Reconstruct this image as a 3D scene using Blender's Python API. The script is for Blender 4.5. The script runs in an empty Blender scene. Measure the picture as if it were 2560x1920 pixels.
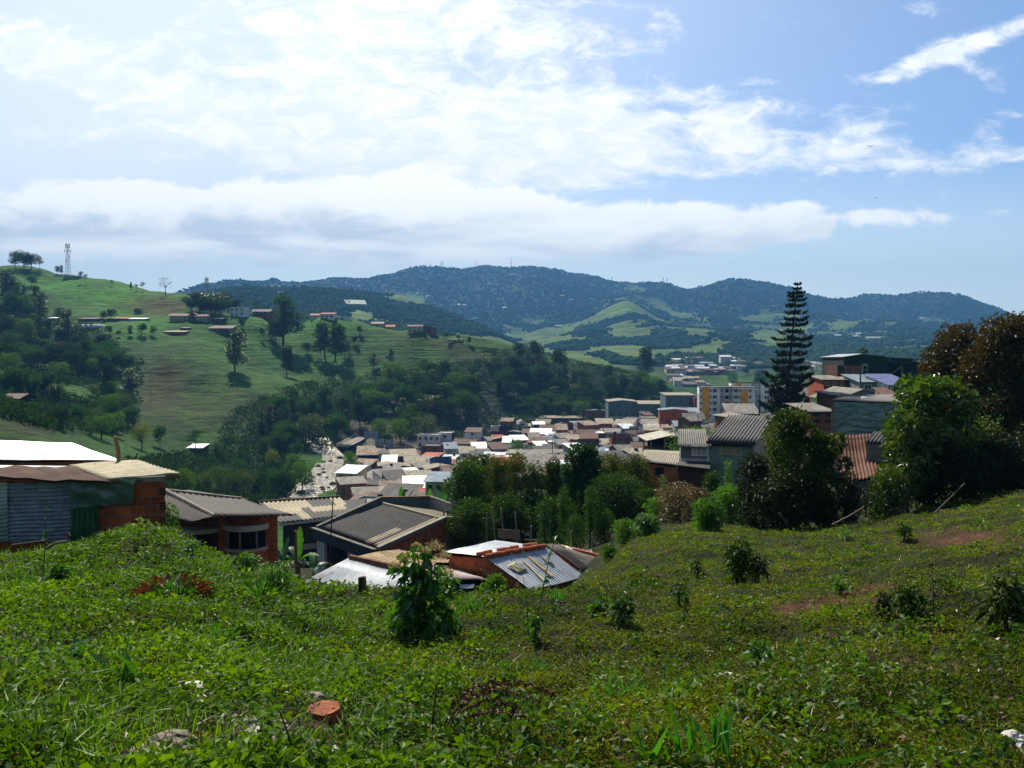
import bpy, math, random
import numpy as np
from mathutils import Vector, Matrix

# ---------------------------------------------------------------- camera, light, exposure
F, PITCH = 1920.0, math.atan((960 - 905) / 1920.0)      # focal length in photo pixels, downward pitch
SC = bpy.context.scene
COL = SC.collection
cam_d = bpy.data.cameras.new("camera"); cam = bpy.data.objects.new("camera", cam_d); COL.objects.link(cam)
cam_d.sensor_width = 36.0; cam_d.lens = 36.0 * F / 2560.0
cam_d.clip_start = 0.05; cam_d.clip_end = 30000
cam.location = (0, 0, 0); cam.rotation_euler = (math.pi / 2 - PITCH, 0, 0)
SC.camera = cam

SUN_AZ, SUN_EL = math.radians(-24), math.radians(47)     # azimuth from +Y (negative is left), elevation
sun_d = bpy.data.lights.new("sun", 'SUN'); sun = bpy.data.objects.new("sun", sun_d); COL.objects.link(sun)
sun_d.energy = 5.0; sun_d.angle = math.radians(0.5); sun_d.color = (1.0, 0.92, 0.76)
sdir = Vector((math.sin(SUN_AZ) * math.cos(SUN_EL), math.cos(SUN_AZ) * math.cos(SUN_EL), math.sin(SUN_EL)))
sun.rotation_euler = sdir.to_track_quat('Z', 'Y').to_euler()
SC.view_settings.view_transform = 'Standard'; SC.view_settings.look = 'None'
SC.view_settings.exposure = 0.72; SC.view_settings.gamma = 1.0
SC.render.engine = 'CYCLES'
SC.cycles.use_denoising = True
SC.cycles.max_bounces = 6; SC.cycles.diffuse_bounces = 3; SC.cycles.glossy_bounces = 2
SC.cycles.transmission_bounces = 3; SC.cycles.volume_bounces = 0; SC.cycles.transparent_max_bounces = 6

world = bpy.data.worlds.new("World"); SC.world = world; world.use_nodes = True
def build_sky():
    nt = world.node_tree; N = nt.nodes; L = nt.links; N.clear()
    def nd(t, **k):
        n = N.new(t)
        for a, b in k.items(): setattr(n, a, b)
        return n
    def M(op, a, b=None, c=None, clamp=False):
        n = nd('ShaderNodeMath', operation=op); n.use_clamp = clamp
        for i, v in enumerate((a, b, c)):
            if v is None: continue
            if isinstance(v, (int, float)): n.inputs[i].default_value = v
            else: L.new(v, n.inputs[i])
        return n.outputs[0]
    def smooth(x, lo, hi):
        n = nd('ShaderNodeMapRange', interpolation_type='SMOOTHSTEP')
        L.new(x, n.inputs[0]); n.inputs[1].default_value = lo; n.inputs[2].default_value = hi
        return n.outputs[0]
    def mix(f, a, b):
        n = nd('ShaderNodeMix', data_type='RGBA')
        L.new(f, n.inputs[0])
        for s, v in ((6, a), (7, b)):
            if isinstance(v, tuple): n.inputs[s].default_value = (*v, 1)
            else: L.new(v, n.inputs[s])
        return n.outputs[2]
    sky = nd('ShaderNodeTexSky', sky_type='NISHITA', sun_disc=False)
    sky.sun_elevation = SUN_EL; sky.sun_rotation = SUN_AZ
    sky.air_density = 1.0; sky.dust_density = .9; sky.ozone_density = 3.5; sky.altitude = 1400
    tc = nd('ShaderNodeTexCoord'); sep = nd('ShaderNodeSeparateXYZ'); L.new(tc.outputs['Generated'], sep.inputs[0])
    X, Y, Z = sep.outputs
    yy = M('MAXIMUM', M('ABSOLUTE', Y), 0.2)
    U = M('DIVIDE', X, yy); V = M('DIVIDE', Z, yy)          # direction on the sky, in tangents
    vec = nd('ShaderNodeCombineXYZ'); L.new(U, vec.inputs[0]); L.new(V, vec.inputs[1])
    def noise(sx, sy, detail, rough, dist=0.0, off=0.0, scale=1.0):
        mp = nd('ShaderNodeMapping'); L.new(vec.outputs[0], mp.inputs[0])
        mp.inputs['Scale'].default_value = (sx, sy, 1); mp.inputs['Location'].default_value = (off, off * 0.7, off)
        n = nd('ShaderNodeTexNoise'); L.new(mp.outputs[0], n.inputs['Vector'])
        n.inputs['Scale'].default_value = scale; n.inputs['Detail'].default_value = detail
        n.inputs['Roughness'].default_value = rough; n.inputs['Distortion'].default_value = dist
        return n.outputs['Fac']
    def blobs(lst):
        tot = None
        for (px, py, rx, ry, ang, amp) in lst:
            u0, v0 = (px - 1280) / F, (905 - py) / F
            c, s = math.cos(math.radians(ang)), math.sin(math.radians(ang))
            du = M('SUBTRACT', U, u0); dv = M('SUBTRACT', V, v0)
            a = M('MULTIPLY_ADD', du, c * F / rx, M('MULTIPLY', dv, s * F / rx))
            b = M('MULTIPLY_ADD', dv, c * F / ry, M('MULTIPLY', du, -s * F / ry))
            q = M('MULTIPLY_ADD', a, a, M('MULTIPLY', b, b))
            g = M('MULTIPLY', M('POWER', 2.71828, M('MULTIPLY', q, -1.0)), amp)
            tot = g if tot is None else M('ADD', tot, g)
        return tot
    high = blobs([(100, 120, 420, 90, -14, .60), (420, 270, 380, 70, -21, .62), (760, 370, 330, 60, -14, .55), (960, 40, 420, 170, 0, .85), (1080, 300, 420, 110, 0, .62), (800, 270, 150, 70, 0, .5), (1560, 380, 480, 80, 3, .72), (1400, 130, 260, 90, -8, .42),
                  (1450, 285, 220, 60, 0, .5), (1950, 410, 260, 34, 4, .4), (2130, 350, 120, 46, 18, .42), (1900, 265, 200, 50, 0, .42), (2440, 110, 210, 34, 20, .62), (2290, 160, 130, 24, 14, .45), (2440, 395, 300, 34, 6, .52), (2200, 200, 110, 16, 0, .4), (2500, 325, 130, 34, 14, .42), (2320, 25, 80, 34, 0, .35), (1050, 430, 480, 80, 0, .5), (150, 480, 260, 50, 0, .3)])
    low = blobs([(150, 560, 520, 90, 0, .62), (600, 575, 420, 100, 0, .80), (1050, 560, 420, 105, 0, .88), (1500, 585, 430, 62, 0, .78), (1900, 580, 330, 56, 0, .60), (1000, 480, 190, 50, 0, .4), (1690, 530, 90, 34, 0, .3), (2010, 525, 70, 30, 0, .45), (2150, 545, 60, 22, 0, .34), (2280, 540, 120, 30, 0, .42),
                 (1310, 505, 70, 28, 0, .5), (250, 490, 240, 50, 0, .35), (2520, 535, 90, 24, 0, .55), (680, 470, 120, 40, 0, .25)])
    n1 = noise(6, 14, 10, 0.64, 0.7, 3.1); n2 = noise(19, 40, 8, 0.64, 0.6, 8.3); n3 = noise(10, 15, 10, 0.62, 0.5, 1.7)
    dh = M('ADD', high, M('MULTIPLY_ADD', M('SUBTRACT', n1, 0.5), 1.9, M('MULTIPLY', M('SUBTRACT', n2, 0.5), 1.05)))
    dens_h = M('MULTIPLY', smooth(dh, 0.18, 0.82), 0.9)
    dl = M('ADD', low, M('MULTIPLY', M('SUBTRACT', n3, 0.5), 1.7))
    fade = smooth(V, 0.10, 0.165)                            # the bank dissolves downwards into the haze
    dens_l = M('MULTIPLY', M('MULTIPLY', smooth(dl, 0.35, 0.64), 0.93), M('MULTIPLY_ADD', fade, 0.75, 0.25))
    # flat bottoms are grey, tops white
    bot = M('MULTIPLY', smooth(M('ADD', V, M('MULTIPLY', M('SUBTRACT', n3, 0.5), 0.10)), 0.205, 0.165), smooth(noise(3, 16, 6, 0.55, 0.3, 5.5), 0.38, 0.60))
    lcol = mix(bot, (1.30, 1.27, 1.20), (0.74, 0.81, 0.90))
    hcol = mix(smooth(n2, 0.35, 0.7), (0.98, 1.03, 1.08), (1.25, 1.22, 1.15))
    sk = nd('ShaderNodeVectorMath', operation='SCALE'); L.new(sky.outputs[0], sk.inputs[0]); sk.inputs['Scale'].default_value = 0.142
    glow = blobs([(400, -150, 1300, 900, 0, .85), (0, 450, 800, 280, 0, .40)])
    veil = mix(M('MINIMUM', glow, 0.93), sk.outputs[0], (.95, 1.02, 1.12))
    hz = smooth(V, 0.30, 0.06)                               # whiter towards the horizon
    veil = mix(M('MULTIPLY', hz, 0.92), veil, (1.02, 1.12, 1.08))
    c = mix(dens_h, veil, hcol); c = mix(dens_l, c, lcol)
    back = nd('ShaderNodeMapRange', interpolation_type='SMOOTHSTEP'); L.new(Y, back.inputs[0]); back.inputs[1].default_value = .25; back.inputs[2].default_value = -.45; back.inputs[3].default_value = 1; back.inputs[4].default_value = .42
    dim = nd('ShaderNodeVectorMath', operation='SCALE'); L.new(c, dim.inputs[0]); L.new(back.outputs[0], dim.inputs['Scale']); c = dim.outputs[0]   # the sky away from the sun is darker
    up = smooth(Z, -0.02, 0.0)
    c = mix(up, (0.10, 0.13, 0.10), c)
    bg = nd('ShaderNodeBackground'); L.new(c, bg.inputs[0]); bg.inputs[1].default_value = 0.74
    out = nd('ShaderNodeOutputWorld'); L.new(bg.outputs[0], out.inputs[0])
build_sky()

# ---------------------------------------------------------------- helpers
CT, ST = math.cos(PITCH), math.sin(PITCH)
def ray(px, py):
    x, y, z = (px - 1280) / F, 1.0, -(py - 960) / F
    y2, z2 = y * CT + z * ST, -y * ST + z * CT
    return x / y2, z2 / y2
def P(px, py, Y):
    """world point seen at photo pixel (px, py) at forward distance Y"""
    rx, rz = ray(px, py); return Vector((rx * Y, Y, rz * Y))
def PZ(px, py, z):
    rx, rz = ray(px, py); Y = z / rz; return Vector((rx * Y, Y, z))
def proj(x, y, z):
    yc = y * CT - z * ST; zc = y * ST + z * CT
    return 1280 + F * x / yc, 960 - F * zc / yc

def lin(c):
    if isinstance(c, str):
        c = c.lstrip('#'); c = [int(c[i:i + 2], 16) / 255 for i in (0, 2, 4)]
        return tuple(((v + .055) / 1.055) ** 2.4 if v > .04045 else v / 12.92 for v in c)
    return tuple(c)

def tag(o, label=None, cat=None, group=None, kind=None):
    if label: o["label"] = label
    if cat: o["category"] = cat
    if group: o["group"] = group
    if kind or label: o["kind"] = kind or 'thing'
    return o
def empty(name, loc, label=None, cat=None, group=None, rz=0.0):
    o = bpy.data.objects.new(name, None); COL.objects.link(o); o.location = loc; o.rotation_euler = (0, 0, rz)
    o.empty_display_size = 0.2
    return tag(o, label, cat, group)
def link(name, me, parent=None, mats=None):
    o = bpy.data.objects.new(name, me); COL.objects.link(o)
    if mats:
        for m in mats: me.materials.append(m)
    if parent is not None: o.parent = parent
    return o
def npmesh(name, V, Fa, mats=None, mi=None, smooth=False, attr=None, uv=None, colr=None):
    """mesh from numpy arrays; Fa is (M,k)"""
    V = np.asarray(V, dtype=np.float32); Fa = np.asarray(Fa, dtype=np.int32)
    me = bpy.data.meshes.new(name); k = Fa.shape[1]; m = len(Fa)
    me.vertices.add(len(V)); me.vertices.foreach_set('co', V.ravel())
    me.loops.add(m * k); me.loops.foreach_set('vertex_index', Fa.ravel())
    me.polygons.add(m); me.polygons.foreach_set('loop_start', np.arange(0, m * k, k, dtype=np.int32))
    if mi is not None: me.polygons.foreach_set('material_index', np.asarray(mi, dtype=np.int32))
    me.update(calc_edges=True)
    me.polygons.foreach_set('use_smooth', np.full(m, bool(smooth)))
    if attr is not None:
        a = me.attributes.new('v', 'FLOAT', 'POINT'); a.data.foreach_set('value', np.asarray(attr, dtype=np.float32))
    if colr is not None:
        a = me.attributes.new('col', 'FLOAT_COLOR', 'POINT')
        c = np.ones((len(V), 4), dtype=np.float32); c[:, :3] = colr; a.data.foreach_set('color', c.ravel())
    if uv is not None:
        u = me.uv_layers.new(name='uv'); u.data.foreach_set('uv', np.asarray(uv, dtype=np.float32).ravel())
    for mm in (mats or []): me.materials.append(mm)
    return me

class MB:
    """collects faces; build() makes ONE mesh object, with UVs in metres (u level, v up the slope)"""
    def __init__(s): s.v, s.f, s.m = [], [], []
    def face(s, pts, m=0):
        b = len(s.v); s.v += [Vector(p) for p in pts]; s.f.append(list(range(b, b + len(pts)))); s.m.append(m)
    def box(s, c, sx, sy, sz, rz=0.0, m=0, ax=None):
        """box centred at c (sx, sy, sz full sizes)"""
        R = Matrix.Rotation(rz, 3, 'Z') if ax is None else ax
        c = Vector(c); h = [(i, j, k) for k in (-.5, .5) for (i, j) in ((-.5, -.5), (.5, -.5), (.5, .5), (-.5, .5))]
        p = [c + R @ Vector((a * sx, b * sy, d * sz)) for a, b, d in h]
        for q in ((0, 3, 2, 1), (4, 5, 6, 7), (0, 1, 5, 4), (1, 2, 6, 5), (2, 3, 7, 6), (3, 0, 4, 7)): s.face([p[i] for i in q], m)
    def slab(s, pts, th, m=0, ms=None, down=True):
        """polygon pts given thickness th along -normal"""
        pts = [Vector(p) for p in pts]
        n = (pts[1] - pts[0]).cross(pts[2] - pts[1]).normalized()
        if n.z < 0: pts = pts[::-1]; n = -n
        low = [p - n * th for p in pts]
        s.face(pts, m); s.face(low[::-1], m if ms is None else ms)
        for i in range(len(pts)):
            j = (i + 1) % len(pts); s.face([pts[i], low[i], low[j], pts[j]], m if ms is None else ms)
    def vprism(s, pts, z0, m=0, top=True):
        """walls dropped from polygon pts (tops may differ in height) down to z0"""
        pts = [Vector(p) for p in pts]; n = len(pts)
        ar = sum(pts[i].x * pts[(i + 1) % n].y - pts[(i + 1) % n].x * pts[i].y for i in range(n))
        if ar < 0: pts = pts[::-1]
        for i in range(n):
            a, b = pts[i], pts[(i + 1) % n]
            s.face([(a.x, a.y, z0), (b.x, b.y, z0), b, a], m)
        if top: s.face(pts, m)
    def tube(s, pts, r, n=6, m=0, r2=None, cap=True):
        pts = [Vector(p) for p in pts]; rings = []; K = len(pts)
        for i, p in enumerate(pts):
            d = (pts[min(i + 1, K - 1)] - pts[max(i - 1, 0)]).normalized()
            a = d.cross(Vector((0, 0, 1)) if abs(d.z) < .9 else Vector((1, 0, 0))).normalized(); b = d.cross(a)
            rr = r if r2 is None else r + (r2 - r) * i / max(1, K - 1)
            rings.append([p + (a * math.cos(t) + b * math.sin(t)) * rr for t in [2 * math.pi * j / n for j in range(n)]])
        base = len(s.v)
        for rg in rings: s.v += rg
        for i in range(K - 1):
            for j in range(n):
                j2 = (j + 1) % n
                s.f.append([base + i * n + j, base + i * n + j2, base + (i + 1) * n + j2, base + (i + 1) * n + j]); s.m.append(m)
        if cap:
            s.f.append([base + j for j in range(n)][::-1]); s.m.append(m)
            s.f.append([base + (K - 1) * n + j for j in range(n)]); s.m.append(m)
    def blob(s, c, rx, ry, rz, seed=0, rough=.25, m=0, n=8):
        rnd = random.Random(seed); base = len(s.v); c = Vector(c); ks = n // 2 + 1
        for i in range(ks + 1):
            th = math.pi * i / ks
            for j in range(n):
                ph = 2 * math.pi * j / n; q = 1 + rnd.uniform(-rough, rough)
                s.v.append(c + Vector((math.sin(th) * math.cos(ph) * rx * q, math.sin(th) * math.sin(ph) * ry * q, math.cos(th) * rz * q)))
        for i in range(ks):
            for j in range(n):
                j2 = (j + 1) % n
                s.f.append([base + i * n + j, base + (i + 1) * n + j, base + (i + 1) * n + j2, base + i * n + j2]); s.m.append(m)
    def mesh(s, name, mats, smooth=False, origin=None):
        o = Vector(origin) if origin is not None else Vector((0, 0, 0))
        me = bpy.data.meshes.new(name); me.from_pydata([tuple(v - o) for v in s.v], [], s.f)
        u = me.uv_layers.new(name='uv'); vs = me.vertices
        for p in me.polygons:
            p.material_index = s.m[p.index] if s.m[p.index] < len(mats) else 0
            p.use_smooth = smooth
            n = p.normal
            if abs(n.z) > .995: t, b = Vector((1, 0, 0)), Vector((0, 1, 0))
            else:
                t = Vector((-n.y, n.x, 0)).normalized(); b = n.cross(t)
            for li in p.loop_indices:
                co = vs[me.loops[li].vertex_index].co; u.data[li].uv = (co.dot(t), co.dot(b))
        for mm in mats: me.materials.append(mm)
        return me
    def build(s, name, mats, parent=None, smooth=False):
        if not isinstance(mats, (list, tuple)): mats = [mats]
        org = parent.matrix_world.translation if False else (parent.location if parent is not None and parent.parent is None else None)
        o = bpy.data.objects.new(name, s.mesh(name, mats, smooth)); COL.objects.link(o)
        if parent is not None: adopt(o, parent)
        return o
def world_of(o):
    m = Matrix.LocRotScale(o.location, o.rotation_euler, o.scale)
    return world_of(o.parent) @ o.matrix_parent_inverse @ m if o.parent else m
def adopt(o, parent):
    """parent o, built in world coordinates, without moving it"""
    o.parent = parent; o.matrix_parent_inverse = world_of(parent).inverted()
def copy_tree(o, parent=None):
    c = o.copy(); COL.objects.link(c); c.parent = parent
    for ch in list(o.children): copy_tree(ch, c)
    return c

# ---------------------------------------------------------------- materials
MATS = {}
def mat(name, col, rough=.8, spec=.3, var=.25, scale=3., bump=0., bscale=None, col2=None, metal=0., transl=0., attr=None, alpha=None, coord='Object', stretch=None, detail=4, emit=None, tcol=None):
    if name in MATS: return MATS[name]
    m = bpy.data.materials.new(name); m.use_nodes = True; MATS[name] = m
    nt = m.node_tree; N = nt.nodes; L = nt.links
    b = N['Principled BSDF']; c = lin(col); c2 = lin(col2) if col2 else tuple(v * (1 - var) for v in c)
    b.inputs['Roughness'].default_value = rough; b.inputs['Specular IOR Level'].default_value = spec; b.inputs['Metallic'].default_value = metal
    tc = N.new('ShaderNodeTexCoord'); src = tc.outputs['UV' if coord == 'UV' else coord]
    if stretch:
        mp = N.new('ShaderNodeMapping'); L.new(src, mp.inputs[0]); mp.inputs['Scale'].default_value = stretch; src = mp.outputs[0]
    no = N.new('ShaderNodeTexNoise'); no.inputs['Scale'].default_value = scale; no.inputs['Detail'].default_value = detail; no.inputs['Roughness'].default_value = .6
    L.new(src, no.inputs['Vector'])
    rp = N.new('ShaderNodeValToRGB'); rp.color_ramp.elements[0].position = .35; rp.color_ramp.elements[1].position = .65
    rp.color_ramp.elements[0].color = (*c2, 1); rp.color_ramp.elements[1].color = (*c, 1)
    if attr:
        at = N.new('ShaderNodeAttribute'); at.attribute_name = attr; L.new(at.outputs['Fac'], rp.inputs[0])
        rp.color_ramp.elements[0].position = 0; rp.color_ramp.elements[1].position = 1
    else: L.new(no.outputs['Fac'], rp.inputs[0])
    L.new(rp.outputs[0], b.inputs['Base Color'])
    if bump:
        nb = N.new('ShaderNodeTexNoise'); nb.inputs['Scale'].default_value = bscale or scale * 4; nb.inputs['Detail'].default_value = 5
        L.new(src, nb.inputs['Vector'])
        bp = N.new('ShaderNodeBump'); bp.inputs['Strength'].default_value = 1; bp.inputs['Distance'].default_value = bump
        L.new(nb.outputs['Fac'], bp.inputs['Height']); L.new(bp.outputs[0], b.inputs['Normal'])
    if transl:
        out = N['Material Output']; t = N.new('ShaderNodeBsdfTranslucent'); ms = N.new('ShaderNodeMixShader'); ms.inputs[0].default_value = transl
        mx = N.new('ShaderNodeMix'); mx.data_type = 'RGBA'; mx.blend_type = 'MULTIPLY'; mx.inputs[0].default_value = 1
        L.new(rp.outputs[0], mx.inputs[6]); mx.inputs[7].default_value = (*(tcol or (1.5, 1.7, .6)), 1)
        L.new(mx.outputs[2], t.inputs[0]); L.new(b.outputs[0], ms.inputs[1]); L.new(t.outputs[0], ms.inputs[2]); L.new(ms.outputs[0], out.inputs[0])
    return m
def corr_mat(name, col, pitch=.18, amp=.022, col2=None, rough=.75, var=.35, metal=0., patch=None, spec=.3, sheet=(.9, 2.4)):
    """corrugated sheeting: waves across u, individual sheets tinted, stains running down"""
    if name in MATS: return MATS[name]
    m = mat(name, col, rough=rough, spec=spec, var=var, col2=col2, metal=metal, scale=.6, coord='UV', stretch=(2.2, .5, 1))
    nt = m.node_tree; N = nt.nodes; L = nt.links; b = N['Principled BSDF']; uv = N.new('ShaderNodeTexCoord').outputs['UV']
    base = b.inputs['Base Color'].links[0].from_socket
    br = N.new('ShaderNodeTexBrick'); L.new(uv, br.inputs['Vector']); br.inputs['Scale'].default_value = 1.0
    br.inputs['Brick Width'].default_value = sheet[0]; br.inputs['Row Height'].default_value = sheet[1]; br.inputs['Mortar Size'].default_value = .012; br.offset = 0
    br.inputs['Color1'].default_value = (1.12, 1.1, 1.05, 1); br.inputs['Color2'].default_value = (.68, .7, .72, 1); br.inputs['Mortar'].default_value = (.45, .43, .4, 1)
    if patch:
        p = lin(patch); c = lin(col); br.inputs['Color1'].default_value = (p[0] / c[0], p[1] / c[1], p[2] / c[2], 1); br.inputs['Bias'].default_value = -.35
    mx = N.new('ShaderNodeMix'); mx.data_type = 'RGBA'; mx.blend_type = 'MULTIPLY'; mx.inputs[0].default_value = 1
    L.new(base, mx.inputs[6]); L.new(br.outputs['Color'], mx.inputs[7]); L.new(mx.outputs[2], b.inputs['Base Color'])
    if amp:
        sp = N.new('ShaderNodeSeparateXYZ'); L.new(uv, sp.inputs[0])
        k = N.new('ShaderNodeMath'); k.operation = 'MULTIPLY'; L.new(sp.outputs[0], k.inputs[0]); k.inputs[1].default_value = 2 * math.pi / pitch
        si = N.new('ShaderNodeMath'); si.operation = 'SINE'; L.new(k.outputs[0], si.inputs[0])
        bp = N.new('ShaderNodeBump'); bp.inputs['Distance'].default_value = amp; L.new(si.outputs[0], bp.inputs['Height']); L.new(bp.outputs[0], b.inputs['Normal'])
    return m
def brick_mat(name, c1='#A5502F', c2='#86402A', mortar='#8A8177', w=.33, h=.22, mo=.018, rough=.9):
    if name in MATS: return MATS[name]
    m = mat(name, c1, rough=rough, spec=.2)
    nt = m.node_tree; N = nt.nodes; L = nt.links; b = N['Principled BSDF']; uv = N.new('ShaderNodeTexCoord').outputs['UV']
    br = N.new('ShaderNodeTexBrick'); L.new(uv, br.inputs['Vector']); br.inputs['Scale'].default_value = 1
    br.inputs['Brick Width'].default_value = w; br.inputs['Row Height'].default_value = h; br.inputs['Mortar Size'].default_value = mo; br.inputs['Mortar Smooth'].default_value = .2
    br.inputs['Color1'].default_value = (*lin(c1), 1); br.inputs['Color2'].default_value = (*lin(c2), 1); br.inputs['Mortar'].default_value = (*lin(mortar), 1)
    no = N.new('ShaderNodeTexNoise'); no.inputs['Scale'].default_value = 2.5; no.inputs['Detail'].default_value = 6; L.new(uv, no.inputs['Vector'])
    mr = N.new('ShaderNodeMapRange'); L.new(no.outputs['Fac'], mr.inputs[0]); mr.inputs[1].default_value = .3; mr.inputs[2].default_value = .7; mr.inputs[3].default_value = .62; mr.inputs[4].default_value = 1.15
    mx = N.new('ShaderNodeMix'); mx.data_type = 'RGBA'; mx.blend_type = 'MULTIPLY'; mx.inputs[0].default_value = 1
    L.new(br.outputs['Color'], mx.inputs[6]); L.new(mr.outputs[0], mx.inputs[7]); L.new(mx.outputs[2], b.inputs['Base Color'])
    bp = N.new('ShaderNodeBump'); bp.inputs['Distance'].default_value = .012; bp.invert = True; L.new(br.outputs['Fac'], bp.inputs['Height']); L.new(bp.outputs[0], b.inputs['Normal'])
    return m
def leaf_mat(name, c1, c2, transl=.35, rough=.45, spec=.4, tcol=(1.6, 1.7, .5)):
    return mat(name, c1, rough=rough, spec=spec, col2=c2, attr='v', transl=transl, tcol=tcol)
# ---------------------------------------------------------------- terrain
def vnoise(x, y, seed=0):
    """smooth value noise"""
    xi = np.floor(x).astype(np.int64); yi = np.floor(y).astype(np.int64); fx = x - xi; fy = y - yi
    def h(a, b):
        n = (a * 374761393 + b * 668265263 + seed * 1442695041) & 0x7fffffff
        n = ((n ^ (n >> 13)) * 1274126177) & 0x7fffffff
        return ((n ^ (n >> 16)) & 0xffff) / 65535.0
    sx = fx * fx * (3 - 2 * fx); sy = fy * fy * (3 - 2 * fy)
    a = h(xi, yi) * (1 - sx) + h(xi + 1, yi) * sx; b = h(xi, yi + 1) * (1 - sx) + h(xi + 1, yi + 1) * sx
    return a * (1 - sy) + b * sy - .5
def fbm(x, y, s, oct=4, seed=0, ridged=False):
    t = 0; a = 1; tot = 0
    for i in range(oct):
        n = vnoise(x / s * 2 ** i + 31.7 * i, y / s * 2 ** i + 11.3 * i, seed + i)
        t = t + a * ((.5 - np.abs(n) * 2) if ridged else n); tot += a; a *= .5
    return t / tot
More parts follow.
